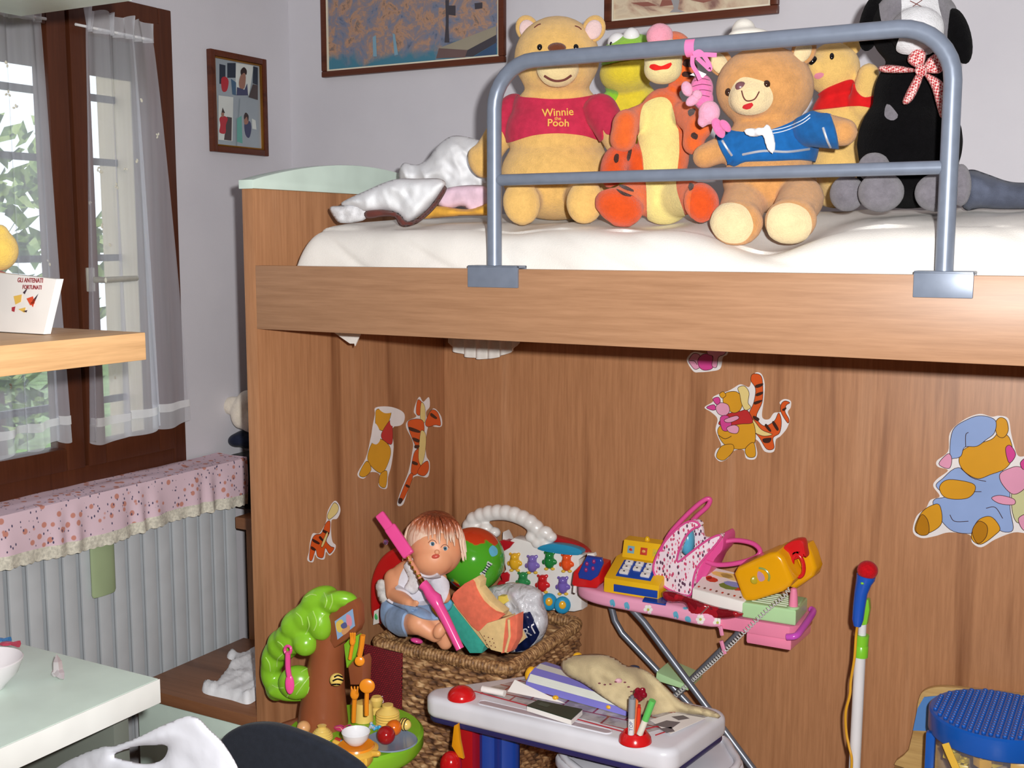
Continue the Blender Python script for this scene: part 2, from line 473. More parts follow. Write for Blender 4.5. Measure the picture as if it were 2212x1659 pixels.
# ================================================================== the room
WX, WY = -2.80, 3.36            # faces of the left and the back wall
t = NT('wall_paint'); t.setp(Roughness=.9, Specular__IOR__Level=.1)
nz = t.n('TexNoise', Scale=3.0, Detail=4.0); t.l(t.coord(), nz.inputs['Vector'])
t.l(t.ramp(nz.outputs[0], [(.3, (198, 196, 203)), (.7, (206, 204, 210))]), t.b.inputs['Base Color'])
n2 = t.n('TexNoise', Scale=180.0); t.l(t.coord(), n2.inputs['Vector']); t.bump(n2.outputs[0], .12, .002)
WALL = t.m
t = NT('floor_tiles'); t.setp(Roughness=.35)
br = t.n('TexBrick', Scale=1.0, Color1=lin((176, 140, 112)), Color2=lin((168, 132, 104)), Mortar=lin((120, 105, 92)))
br.offset = 0; br.inputs['Mortar Size'].default_value = .006; br.inputs['Brick Width'].default_value = .3; br.inputs['Row Height'].default_value = .3
t.l(t.coord(), br.inputs['Vector']); t.l(br.outputs[0], t.b.inputs['Base Color'])
FLOOR = t.m
WOODV = wood((184, 132, 93), (140, 92, 60), (196, 146, 108), 'z', 'beech_veneer_upright', .42, 11)
WOODH = wood((172, 130, 98), (148, 106, 76), (182, 142, 110), 'x', 'beech_veneer_long', .40)
WOODS = wood((232, 186, 134), (214, 162, 110), (240, 198, 148), 'y', 'beech_shelf_edge')
DARKW = wood((84, 44, 26), (58, 28, 16), (98, 54, 32), 'z', 'dark_walnut', .4, 14)
GREEN = plastic((220, 240, 229), .35, 'pale_green_lacquer')

def boxo(name, lo, hi, mat, parent=None, bev=0, **k): return MB().box(lo, hi, bev).build(name, mat, parent, **k)
OY0, OY1, OZ0, OZ1 = 1.93, 2.745, 1.00, 2.39
w = MB()
w.box((WX - .3, -1.2, 0), (WX, OY0, 2.95)).box((WX - .3, OY1, 0), (WX, WY + .1, 2.95))
w.box((WX - .3, OY0, 0), (WX, OY1, OZ0)).box((WX - .3, OY0, OZ1), (WX, OY1, 2.95))
struct(w.build('wall_left', WALL, smooth=0))
struct(boxo('wall_back', (WX, WY, 0), (1.7, WY + .1, 2.95), WALL))
FARW = plastic((150, 138, 126), .8, 'far_wall_low_bounce')  # unseen walls coloured darker to cut the bounced flash light
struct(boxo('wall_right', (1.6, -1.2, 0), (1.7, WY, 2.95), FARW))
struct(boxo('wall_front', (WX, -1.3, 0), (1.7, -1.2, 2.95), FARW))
struct(boxo('floor', (WX - .3, -1.3, -.1), (1.7, WY + .1, 0), FLOOR))
struct(boxo('ceiling', (WX - .3, -1.3, 2.95), (1.7, WY + .1, 3.05), WALL))

# ------------------------------------------------------------------ window
struct(boxo('trim_1', (WX - .299, OY1 - .006, OZ0), (WX - .085, OY1 + .002, OZ1), plastic((214, 196, 168), .8, 'cream_render')))
win = bpy.data.objects.new('window_1', None); win.location = (WX, 2.34, OZ0); COL.objects.link(win); ORI['window_1'] = Vector(win.location); win['kind'] = 'structure'
FY0, FY1, FZ0, FZ1 = 1.90, 2.775, .972, 2.42
def rect_frame(mb, y0, y1, z0, z1, x0, x1, wd, bev=.004):
    mb.box((x0, y0, z0), (x1, y0 + wd, z1), bev).box((x0, y1 - wd, z0), (x1, y1, z1), bev)
    mb.box((x0, y0 + wd, z0), (x1, y1 - wd, z0 + wd), bev).box((x0, y0 + wd, z1 - wd), (x1, y1 - wd, z1), bev); return mb
m_ = rect_frame(MB(), FY0, FY1, FZ0, FZ1, WX - .02, WX + .012, .055)
rect_frame(m_, FY0 + .03, FY1 - .03, FZ0 + .03, FZ1 - .03, WX - .075, WX - .015, .03).build('window_frame', DARKW, win)
YM = 2.372
for y0, y1, nm in ((FY0 + .05, YM - .012, 'left'), (YM, FY1 - .05, 'right')):
    s_ = rect_frame(MB(), y0, y1, FZ0 + .05, FZ1 - .05, WX - .055, WX + .016, .068, .006).build('sash', DARKW, win)
    MB().box((WX - .026, y0 + .06, FZ0 + .11), (WX - .020, y1 - .06, FZ1 - .11)).build('window_pane', clear((235, 245, 250), .07, .02, 'window_glass'), s_, smooth=0)
h = MB(); hc = P(196, 604, X=WX + .02)
h.box((WX + .014, hc.y - .014, hc.z - .036), (WX + .024, hc.y + .014, hc.z + .036), .004)
h.cyl((WX + .02, hc.y, hc.z), (WX + .088, hc.y, hc.z), .009)
h.tube([(WX + .086, hc.y - .004, hc.z), (WX + .090, hc.y + .04, hc.z + .001), (WX + .088, hc.y + .115, hc.z + .002)], [.0095, .009, .008])
h.build('window_handle', metal((206, 206, 196), .3, 'brushed_steel', .35), win)
IRON = metal((70, 75, 85), .5, 'painted_iron', .4)
g_ = thing('window_grille', 'dark iron bars crossing the opening outside the window', 'window grille', (WX - .22, 2.34, OZ0))
for py in (213, 350, 557, 730, 865):
    z = P(215, py, X=WX - .22).z
    MB().box((WX - .226, OY0 - .0, z - .011), (WX - .214, OY1 + .0, z + .011)).build('bar', IRON, g_)
zr = P(215, 166, X=WX - .13).z
rs = MB()
for i in range(8): rs.box((WX - .136, OY0, zr + i * .045), (WX - .124, OY1, zr + i * .045 + .0455), .004)
rs.build('roller_shutter', plastic((74, 52, 42), .5), win)
# outside: lawn, shrubs and a tree trunk
LAWN = cloth((120, 150, 90), .7, 6, .3, 'lawn_grass')
struct(boxo('ground', (-16, -6, -.4), (WX - .3, 16, -.3), LAWN))
LEAF = NT('leaves'); LEAF.setp(Roughness=.6)
vo = LEAF.n('TexVoronoi', Scale=14.0); LEAF.l(LEAF.coord(), vo.inputs['Vector'])
LEAF.l(LEAF.ramp(vo.outputs['Color'], [(.2, (52, 78, 40)), (.5, (110, 140, 70)), (.8, (190, 205, 130))]), LEAF.b.inputs['Base Color'])
def shrub(x, y, z0, r, hgt, label, seed):
    rnd = random.Random(seed); mb = MB()
    for i in range(420):
        a = rnd.uniform(0, 6.28); b_ = rnd.uniform(-1, 1); k = rnd.uniform(.55, 1)
        c = Vector((x + r * k * math.cos(a) * math.sqrt(1 - b_ * b_), y + r * k * math.sin(a) * math.sqrt(1 - b_ * b_), z0 + hgt * .55 + hgt * .5 * k * b_))
        d1 = Vector((rnd.uniform(-1, 1), rnd.uniform(-1, 1), rnd.uniform(-1, 1))).normalized(); d2 = d1.orthogonal().normalized(); l = rnd.uniform(.10, .2)
        mb.add([c - d1 * l, c + d2 * l * .45, c + d1 * l, c - d2 * l * .45], [[0, 1, 2, 3]])
    base = thing('garden_shrub', label, 'shrub', (x, y, z0))
    mb.build('foliage', LEAF.m, base, smooth=0)
    MB().cyl((x, y, z0), (x, y, z0 + hgt * .6), .06, .04, 10).build('trunk', DARKW, base)
shrub(-6.6, 3.6, -.3, .8, 3.4, 'tall pale leafy shrub seen through the narrow gap of the left sash', 1)
shrub(-8.6, 6.4, -.3, 1.1, 3.0, 'leafy shrub in the garden seen past the window handle', 2)
shrub(-6.2, 1.7, -.3, .9, 2.3, 'rounded shrub in the garden behind the left window curtain', 3)
# ------------------------------------------------------------------ sheer curtains
def sheer(name, c, alpha):
    t = NT(name); t.setp(Roughness=.8, Specular__IOR__Level=.1); t.b.inputs['Base Color'].default_value = lin(c)
    tr = t.n('BsdfTransparent'); tl = t.n('BsdfTranslucent', Color=lin(c)); m1 = t.n('MixShader', Fac=.5); m2 = t.n('MixShader')
    wv = t.n('TexNoise', Scale=60.0); t.l(t.coord((1, 1, .02)), wv.inputs['Vector'])
    mr = t.n('MapRange'); mr.inputs['To Min'].default_value = alpha - .06; mr.inputs['To Max'].default_value = alpha + .06
    t.l(wv.outputs[0], mr.inputs[0]); t.l(mr.outputs[0], m2.inputs[0])
    t.l(t.b.outputs[0], m1.inputs[1]); t.l(tl.outputs[0], m1.inputs[2]); t.l(tr.outputs[0], m2.inputs[1]); t.l(m1.outputs[0], m2.inputs[2])
    t.l(m2.outputs[0], t.out.inputs[0]); return t.m
SHEER, HEM, LACE = sheer('sheer_voile', (238, 238, 248), .38), sheer('sheer_hem', (240, 242, 248), .55), sheer('lace_trim', (246, 246, 246), .8)
def curtain(label, tl, tr, bl, br, folds, seed, xoff):
    rnd = random.Random(seed); X0 = WX + .05
    A, B, C_, D_ = P(*tl, X=X0), P(*tr, X=X0), P(*bl, X=X0), P(*br, X=X0)
    ph = [rnd.uniform(0, 6) for _ in range(4)]
    def pos(u, v, out=0):
        top = A.lerp(B, u); bot = C_.lerp(D_, u)
        e = v ** .8; p = top.lerp(bot, v); p.y = top.y + (bot.y - top.y) * e
        f = .4 + .6 * v
        p.x = X0 + out + (.027 * math.sin(u * folds * 6.28 + ph[0] + v * .8) + .010 * math.sin(u * folds * 15 + ph[1])) * f
        p.y += .016 * math.sin(u * folds * 6.28 + ph[2]) * f * min(1, 4 * u * (1 - u) + .2)
        if v > .9: p.z += .012 * math.sin(u * folds * 6.28 + ph[0]) * (v - .9) * 10
        return p
    mb = MB().grid(lambda u, v: pos(u, v * .955), 90, 40)
    root = thing('curtain', label, 'curtain', (X0, (A.y + B.y) / 2, C_.z))
    mb.build('curtain_panel', SHEER, root, smooth=80)
    MB().grid(lambda u, v: pos(u, .955 + v * .045, .0), 90, 3).build('hem', HEM, root, smooth=80)
    MB().grid(lambda u, v: pos(u, .938 + v * .02, .003), 90, 3).build('lace_band', LACE, root, smooth=80)
    def ruff(u, v):
        p = pos(u, .0); return p + Vector((.006 * math.sin(u * 60) + .012 * v * math.sin(u * 47 + 1) + .006, 0, .062 * v + .006 * math.sin(u * 31) * v - .012))
    MB().grid(ruff, 120, 5).build('heading_ruffle', HEM, root, smooth=80)
    rod = MB(); a = pos(0, 0); b = pos(1, 0); rod.cyl((X0 - .006, a.y - .02, a.z + .002), (X0 - .006, b.y + .016, b.z + .002), .004)
    rod.build('rod', plastic((235, 235, 235), .4), root)
    sp = MB()
    for i in range(12):
        u, v = rnd.uniform(.05, .95), rnd.uniform(.08, .9); p = pos(u, v, .003)
        for k in range(3):
            a = rnd.uniform(0, 6.28); sp.ell(p + Vector((0, .006 * math.cos(a), .006 * math.sin(a))), (.0015, .005, .003), Matrix.Rotation(a, 3, 'X'), 8, 6)
    sp.build('embroidered_sprigs', cloth((225, 222, 205)), root)
    return root
curtain('right sheer white curtain with lace hem hanging beside the window handle', (178, 56), (322, 86), (192, 962), (396, 912), 3.0, 4, 0)
curtain('left sheer white curtain with lace hem hanging behind the desk shelf', (-150, 0), (92, 40), (-120, 1022), (158, 948), 3.4, 9, 0)

# ------------------------------------------------------------------ loft bed
BX0, BX1, BY0, BY1 = -2.157, -.02, 2.38, 3.335
bed = thing('loft_bed', 'beech loft bed with pale green capped end panel and grey guard rail', 'bed', ((BX0 + BX1) / 2, 2.85, 0))
boxo('end_panel', (BX0, BY0, 0), (BX0 + .040, BY1, 1.835), WOODV, bed, .002)
boxo('end_panel', (BX1 - .04, BY0, 0), (BX1, BY1, 1.835), WOODV, bed, .002)
def cap_prof(x):
    pts = [Vector((x, 2.374, 1.835)), Vector((x, 2.374, 1.858))]
    for i in range(1, 24):
        u = i / 24; pts.append(Vector((x, 2.374 + u * .96, 1.858 + .062 * math.sin(math.pi * u) ** .9)))
    return pts + [Vector((x, 3.335, 1.858)), Vector((x, 3.335, 1.835))]
MB().prism(cap_prof(BX0 - .006), (.052, 0, 0), .004).build('panel_cap', GREEN, bed, label='pale green arched cap')
MB().prism(cap_prof(BX1 - .046), (.052, 0, 0), .004).build('panel_cap', GREEN, bed, label='pale green arched cap')
boxo('front_rail', (BX0 + .040, 2.38, 1.462), (BX1 - .04, 2.41, 1.632), WOODH, bed, .0015)
boxo('back_panel', (BX0 + .040, 3.313, 0), (BX1 - .04, 3.335, 1.56), WOODV, bed, .0015)
boxo('bed_base', (BX0 + .040, 2.41, 1.495), (BX1 - .04, 3.313, 1.515), WOODV, bed)
GREY = metal((126, 136, 154), .36, 'grey_painted_tube', .25)
gy = 2.395
p1, p2 = P(1068, 590, Y=gy), P(2044, 604, Y=gy); zt = P(1500, 100, Y=gy).z
xl, xr = P(1068, 400, Y=gy).x, P(2048, 400, Y=gy).x; rc = .105
path = [Vector((xl, gy, 1.634)), Vector((xl, gy, zt - rc))]
for i in range(1, 9): a = math.pi - i * math.pi / 16; path.append(Vector((xl + rc + rc * math.cos(a), gy, zt - rc + rc * math.sin(a))))
for i in range(0, 9): a = math.pi / 2 - i * math.pi / 16; path.append(Vector((xr - rc + rc * math.cos(a), gy, zt - rc + rc * math.sin(a))))
path.append(Vector((xr, gy, 1.634)))
gr = MB().tube(path, .0175, 20).build('guard_rail', GREY, bed, smooth=60, label='grey bent metal guard rail')
zc = P(1500, 377, Y=gy).z
MB().cyl((xl + .012, gy, zc), (xr - .012, gy, zc), .0135, n=18).build('crossbar', GREY, gr)
for x, px0, px1 in ((xl, 1012, 1120), (xr, 1974, 2104)):
    c = MB(); a, b = P(px0, 600, Y=2.377).x, P(px1, 600, Y=2.377).x
    c.box((a, 2.372, 1.588), (b, 2.3795, 1.640), .002).box((a, 2.372, 1.633), (b, 2.418, 1.640), .002).box((a, 2.4105, 1.588), (b, 2.418, 1.640), .002)
    c.build('clamp', GREY, gr)

# ------------------------------------------------------------------ bedding
SPREAD = cloth((236, 232, 226), .96, 8, .5, 'white_bedspread')
prof = [(3.305, 1.56), (3.30, 1.74), (3.2, 1.765), (3.0, 1.772), (2.85, 1.765), (2.70, 1.752), (2.6, 1.744), (2.52, 1.732), (2.465, 1.712), (2.436, 1.67), (2.425, 1.60), (2.423, 1.522)]
pc = crc([Vector((0, a, b)) for a, b in prof], 8, False)
def spread(u, v):
    q = pc[min(int(v * (len(pc) - 1) + .5), len(pc) - 1)]
    x = -2.045 + u * 1.97; e = min(1, (x + 2.05) / .085); k = math.sqrt(max(0, 1 - (1 - e) ** 2))
    z = 1.522 + (q.z - 1.522) * (.08 + .92 * k); y = q.y
    n = mnoise.noise(Vector((x * 5, y * 4, z * 3))) * .008 + mnoise.noise(Vector((x * 14, y * 6, z * 5 + 3))) * .004
    n += (1 - min(1, abs(mnoise.noise(Vector((x * 4.1 + z * 7, z * 3, 7)))) * 5)) * .009 * (1 if q.y < 2.5 else .3)
    if q.y < 2.5: y -= abs(n) * .0 ; y += n * .8
    else: z += n
    for dx_, dy_, r_, d_ in ((-.76, 2.5, .15, .05), (-.74, 2.62, .12, .03), (-1.08, 2.6, .12, .02), (-1.36, 2.71, .14, .016), (-1.39, 2.54, .09, .014)): z -= d_ * math.exp(-((x - dx_) ** 2 + (y - dy_) ** 2) / (r_ * r_) * 1.4) * (1 if y > 2.42 else 0)
    x0 = x + (.02 * (1 - k) if q.y < 2.6 else 0)
    return Vector((x0, max(y, 2.4195), max(z, 1.517)))
bs = MB().grid(spread, 220, len(pc) - 1)
sp = bs.build('bedspread', SPREAD, smooth=80)
tag(sp, 'white woven bedspread covering the mattress of the loft bed', 'bedspread')
def skirt(px0, px1, ytop, ybot, Y, name, pleats):
    a, b = P(px0, ytop, Y=Y), P(px1, ytop, Y=Y); dz = mm(ybot - ytop, a)
    def fn(u, v):
        p = a.lerp(b, u); s = math.sin(math.pi * min(1, max(0, u))) ** .6 if pleats else min(1, u * 1.6) * (1 if u < .8 else (1 - u) * 5 + .2)
        return Vector((p.x, Y + .012 * math.sin(u * pleats * 6.28) * (v + .2), 1.4945 - v * (1.4945 - p.z + dz * s)))
    o = MB().grid(fn, 60, 12).build(name, SPREAD, sp, smooth=80, solid=.004)
skirt(968, 1122, 740, 775, 3.27, 'hanging_fold', 6)
skirt(718, 778, 716, 742, 2.62, 'hanging_fold', 0)
# ================================================================== pictures on the walls
FRAMEW = wood((92, 46, 28), (66, 30, 18), (110, 58, 36), 'x', 'mahogany_frame', .35, 20)
def painting(name, label, x0, x1, z0, z1, fw, art, marks, mats):
    y = WY; r = thing(name, label, 'picture', ((x0 + x1) / 2, y, z0))
    m = MB()
    for lo, hi in (((x0, z0), (x1, z0 + fw)), ((x0, z1 - fw), (x1, z1)), ((x0, z0 + fw), (x0 + fw, z1 - fw)), ((x1 - fw, z0 + fw), (x1, z1 - fw))):
        m.box((lo[0], y - .022, lo[1]), (hi[0], y - .001, hi[1]), .004)
    m.build('frame', FRAMEW, r)
    b = fw + .005; l = MB()
    for lo, hi in (((x0 + fw, z0 + fw), (x1 - fw, z0 + b)), ((x0 + fw, z1 - b), (x1 - fw, z1 - fw)), ((x0 + fw, z0 + b), (x0 + b, z1 - b)), ((x1 - b, z0 + b), (x1 - fw, z1 - b))):
        l.box((lo[0], y - .016, lo[1]), (hi[0], y - .001, hi[1]))
    l.build('inner_slip', plastic((226, 218, 196), .5), r)
    c = MB().box((x0 + b, y - .010, z0 + b), (x1 - b, y - .002, z1 - b))
    for i, (k, pl) in enumerate(marks):
        c.flat([P(a, b_, Y=y - .0105 - .0002 * i) for a, b_ in pl], mi=k)
    c.build('canvas', [art] + mats, r, smooth=0)
    return r
t = NT('painted_canvas_blue'); t.setp(Roughness=.6)
co = t.coord(); n1 = t.n('TexNoise', Scale=16.0, Detail=9.0, Roughness=.72, Distortion=.5); t.l(co, n1.inputs['Vector'])
c1 = t.ramp(n1.outputs[0], [(.30, (62, 74, 96)), (.42, (112, 120, 142)), (.5, (136, 122, 124)), (.57, (176, 136, 108)), (.64, (110, 96, 92)), (.76, (150, 166, 182))])
sx = t.n('SeparateXYZ'); t.l(co, sx.inputs[0]); n3 = t.n('TexNoise', Scale=14.0, Detail=5.0); t.l(co, n3.inputs['Vector'])
ad = t.n('Math', _operation='MULTIPLY_ADD'); ad.inputs[1].default_value = .12; t.l(n3.outputs[0], ad.inputs[0]); t.l(sx.outputs[2], ad.inputs[2])
mk = t.ramp(ad.outputs[0], [(.10, (255, 255, 255)), (.135, (0, 0, 0))]); mx = t.n('MixRGB'); t.l(mk, mx.inputs[0]); t.l(c1, mx.inputs[1]); mx.inputs[2].default_value = lin((62, 118, 140))
t.l(mx.outputs[0], t.b.inputs['Base Color']); t.bump(n1.outputs[0], .3, .002); ART1 = t.m
dk, bg_, blu, brn, tl_ = [plastic(c, .6) for c in ((62, 58, 66), (150, 142, 124), (52, 78, 112), (104, 82, 80), (120, 158, 178))]
painting('framed_painting', 'framed blue and brown waterside painting hanging left above the bed', P(697, 168, Y=3.345).x, P(1090, 133, Y=3.345).x, P(697, 168, Y=3.345).z, P(697, 168, Y=3.345).z + .53, .021, ART1,
    [(1, [(962, 0), (970, 0), (969, 60), (971, 92), (960, 92), (963, 50)]), (1, [(968, 12), (984, 12), (984, 34), (968, 32)]),
     (1, [(1025, 7), (1042, 5), (1042, 18), (1026, 20)]), (2, [(948, 104), (1000, 84), (1072, 56), (1072, 75), (1010, 108)]), (4, [(948, 104), (1010, 108), (1005, 124), (942, 126)]),
     (1, [(1010, 108), (1072, 75), (1072, 92), (1022, 122), (1005, 122)]), (3, [(1024, 122), (1072, 92), (1072, 118)]),
     (5, [(805, 80), (812, 76), (814, 122), (806, 122)]), (5, [(848, 72), (853, 74), (860, 118), (852, 120)])], [dk, bg_, blu, brn, tl_])
t = NT('painted_canvas_cream'); t.setp(Roughness=.6)
n1 = t.n('TexNoise', Scale=7.0, Detail=7.0, Distortion=1.5); t.l(t.coord((1, 1, 1.6)), n1.inputs['Vector'])
t.l(t.ramp(n1.outputs[0], [(.34, (128, 92, 84)), (.44, (186, 160, 138)), (.55, (206, 190, 164)), (.7, (188, 170, 150))]), t.b.inputs['Base Color']); ART2 = t.m
rd = plastic((140, 84, 72), .6); gry = plastic((150, 148, 150), .6)
painting('framed_painting', 'framed cream and russet painting hanging above the middle of the plush toys', P(1306, 65, Y=3.345).x, P(1681, 35, Y=3.345).x, P(1306, 65, Y=3.345).z, P(1306, 65, Y=3.345).z + .46, .024, ART2,
    [(1, [(1362, 6), (1400, 4), (1420, 12), (1390, 14)]), (1, [(1430, 0), (1470, 0), (1462, 10), (1425, 14)]), (2, [(1450, 0), (1468, 0), (1464, 20), (1480, 26), (1446, 27), (1456, 18)]), (1, [(1490, 0), (1540, 0), (1520, 6)])], [rd, gry])
# photo collage on the left wall
yA, yB = P(448, 216, X=WX).y, P(568, 216, X=WX).y; zA, zB = P(448, 327, X=WX).z, P(448, 106, X=WX).z
r = thing('photo_frame', 'small brown frame with four family snapshots on the window wall', 'picture frame', (WX, (yA + yB) / 2, zA))
def xf(mb, ins, wd, x0, x1):
    rect_frame(mb, yA + ins, yB - ins, zA + ins, zB - ins, x0, x1, wd, .003); return mb
xf(MB(), 0, .020, WX + .001, WX + .022).build('frame', FRAMEW, r)
xf(MB(), .020, .006, WX + .001, WX + .018).build('gilt_slip', metal((170, 118, 50), .4), r)
cm = [plastic(c, .3) for c in ((150, 160, 168), (40, 48, 62), (172, 40, 52), (62, 92, 120), (150, 108, 92), (50, 34, 32), (96, 160, 150), (205, 210, 206), (60, 64, 96), (70, 58, 58))]
c = MB().box((WX + .002, yA + .024, zA + .024), (WX + .010, yB - .024, zB - .024))
ps = [(0, [(463, 121), (508, 130), (508, 205), (463, 200)]), (7, [(510, 136), (548, 142), (538, 206), (508, 204)]), (1, [(474, 138), (487, 141), (487, 182), (474, 181)]), (1, [(491, 136), (509, 136), (509, 168), (491, 168)]),
      (2, crc([(478, 170, 0), (488, 166, 0), (494, 176, 0), (490, 196, 0), (480, 196, 0)], 3)), (3, [(499, 170), (510, 178), (510, 206), (502, 204)]), (4, crc([(521, 160, 0), (528, 156, 0), (531, 168, 0), (528, 190, 0), (519, 192, 0), (516, 178, 0)], 3)),
      (5, crc([(520, 152, 0), (527, 145, 0), (533, 152, 0), (532, 162, 0), (527, 157, 0), (521, 162, 0)], 3)), (8, [(512, 188), (528, 194), (534, 180), (536, 206), (511, 206)]), (1, [(547, 143), (557, 146), (557, 184), (546, 180)]), (9, [(546, 182), (557, 184), (557, 216), (537, 210)]),
      (7, [(472, 206), (504, 210), (502, 305), (472, 302)]), (9, [(490, 252), (501, 254), (500, 304), (484, 302)]), (2, crc([(474, 256, 0), (482, 250, 0), (492, 256, 0), (488, 270, 0), (487, 288, 0), (474, 286, 0), (476, 270, 0)], 3)), (5, [(481, 232), (486, 244), (478, 246)]), (4, crc([(478, 244, 0), (484, 244, 0), (483, 252, 0), (479, 252, 0)], 3)),
      (0, [(519, 212), (556, 222), (556, 322), (512, 316)]), (6, [(512, 256), (522, 250), (524, 310), (512, 306)]), (8, crc([(528, 266, 0), (540, 262, 0), (543, 280, 0), (538, 298, 0), (530, 290, 0)], 3)), (4, crc([(528, 250, 0), (536, 250, 0), (536, 266, 0), (528, 268, 0)], 3)), (5, crc([(527, 250, 0), (531, 243, 0), (537, 250, 0), (536, 262, 0), (533, 252, 0), (528, 258, 0)], 3)), (7, [(544, 256), (552, 260), (554, 280), (545, 278)])]
for i, (k, pl) in enumerate(ps): c.flat([P(q[0], q[1], X=WX + .0105 + .0002 * i) for q in pl], mi=k)
c.build('snapshots', cm, r, smooth=0)

# ================================================================== cut-out stickers on the bed panels (plain colour shapes)
SC = {k: plastic(c, .25, 'sticker_' + k) for k, c in dict(w=(240, 236, 236), y=(222, 160, 40), r=(196, 48, 50), o=(222, 92, 38), k=(66, 38, 30), c=(236, 214, 140), b=(150, 176, 226), p=(230, 160, 190), m=(214, 72, 150), g=(206, 206, 156), d=(186, 126, 24)).items()}
SK = list(SC); SMAT = [SC[k] for k in SK]
def sticker(label, outline, patches, strokes=(), X=None, Y=None, group='cartoon stickers on the bed panels'):
    def q(a, b, h):
        return P(a, b, X=X + h) if X is not None else P(a, b, Y=Y - h)
    mb = MB(); nrm = Vector((1, 0, 0)) if X is not None else Vector((0, -1, 0))
    ol = [q(p.x, p.y, .0002) for p in crc([(a, b, 0) for a, b in outline], 5)]
    mb.prism(ol, nrm * .0006, mi=0)
    h = .0009
    for k, pl in patches:
        pp = crc([(a, b, 0) for a, b in pl], 5); w3 = [q(p.x, p.y, h) for p in pp]
        mb.flat(w3, mi=SK.index(k)); 
        if k not in 'wk': mb.ribbon([q(p.x, p.y, h + .0001) for p in pp], .0016, nrm, True, SK.index('k'))
        h += .0002
    for pl in strokes:
        mb.ribbon([q(p.x, p.y, h + .0002) for p in crc([(a, b, 0) for a, b in pl], 5, False)], .0018, nrm, False, SK.index('k'))
    return tag(mb.build('wall_sticker', SMAT, smooth=0), label, 'sticker', group)
XL, YB = BX0 + .0403, 3.3128
sticker('yellow sticker with red patch and curled white corners on the left bed panel',
    [(812, 880), (845, 879), (872, 892), (870, 915), (848, 925), (850, 965), (845, 1005), (838, 1030), (835, 1055), (818, 1050), (820, 1025), (800, 1020), (785, 1034), (772, 1024), (790, 990), (800, 950), (806, 915), (810, 895)],
    [('y', [(815, 884), (843, 886), (842, 905), (830, 930), (813, 922), (811, 900)]), ('r', [(826, 932), (843, 908), (848, 925), (847, 958), (834, 956), (824, 945)]), ('y', [(805, 955), (822, 948), (842, 965), (842, 990), (825, 1022), (800, 1005), (794, 985)]),
     ('y', [(792, 996), (802, 1014), (788, 1030), (776, 1024)]), ('y', [(822, 1024), (836, 1018), (833, 1052), (819, 1047)]), ('w', [(809, 915), (820, 930), (821, 950), (812, 960), (801, 950)]), ('w', [(850, 888), (872, 895), (868, 917), (846, 920), (843, 905)]), ('w', [(818, 880), (846, 880), (848, 890), (830, 892)])], X=XL)
st = lambda *a: list(a)
sticker('tall orange striped sticker beside the yellow one, tail pointing at the doll',
    [(906, 857), (914, 868), (926, 858), (928, 878), (920, 890), (924, 905), (936, 882), (952, 898), (954, 920), (939, 922), (926, 918), (919, 955), (921, 985), (928, 1000), (924, 1030), (902, 1028), (890, 1035), (879, 1065), (870, 1090), (858, 1090), (866, 1060), (882, 1020), (890, 980), (892, 955), (878, 925), (880, 910), (899, 900), (894, 890), (898, 872)],
    [('o', [(902, 864), (912, 872), (908, 896), (899, 892)]), ('c', [(910, 870), (918, 880), (918, 912), (908, 905)]), ('o', [(919, 912), (932, 886), (946, 892), (952, 918), (940, 918), (924, 922)]), ('o', [(882, 910), (904, 905), (916, 915), (914, 955), (902, 970), (894, 955), (884, 930)]), ('o', [(894, 980), (906, 970), (912, 990), (904, 1020), (888, 1024)]),
     ('c', [(910, 930), (920, 940), (918, 980), (910, 1005), (904, 990), (906, 955)]), ('o', [(910, 1005), (924, 996), (926, 1015), (916, 1028), (902, 1022)]), ('o', [(884, 1026), (892, 1030), (874, 1075), (864, 1086), (862, 1078)]),
     ('k', [(884, 922), (906, 930), (905, 935), (886, 930)]), ('k', [(892, 945), (906, 950), (904, 956), (894, 952)]), ('k', [(932, 892), (944, 902), (941, 905), (930, 898)]), ('k', [(896, 962), (906, 962), (904, 968), (896, 968)]), ('k', [(892, 996), (902, 1000), (901, 1005), (891, 1002)]), ('k', [(878, 1046), (885, 1050), (883, 1054), (876, 1050)]), ('k', [(862, 1076), (870, 1078), (866, 1088), (860, 1086)])], X=XL)
sticker('small orange striped sticker low on the left bed panel',
    [(722, 1082), (732, 1090), (735, 1104), (728, 1120), (716, 1124), (715, 1150), (718, 1170), (725, 1178), (722, 1190), (712, 1200), (704, 1192), (700, 1208), (686, 1206), (680, 1198), (676, 1214), (664, 1210), (668, 1190), (670, 1170), (676, 1152), (690, 1152), (704, 1128), (708, 1104)],
    [('c', [(712, 1102), (722, 1086), (731, 1094), (728, 1108), (712, 1122), (707, 1115)]), ('o', [(704, 1130), (713, 1126), (712, 1150), (705, 1168), (714, 1180), (722, 1184), (712, 1196), (703, 1184), (698, 1204), (686, 1202), (682, 1188), (674, 1210), (668, 1206), (672, 1172), (680, 1156), (694, 1152)]),
     ('k', [(698, 1144), (710, 1150), (709, 1154), (698, 1150)]), ('k', [(676, 1164), (690, 1172), (688, 1176), (676, 1170)]), ('k', [(692, 1158), (700, 1168), (697, 1170), (689, 1162)]), ('k', [(673, 1180), (682, 1186), (680, 1190), (672, 1186)]), ('c', [(694, 1178), (706, 1150), (708, 1156), (698, 1180)])], X=XL)
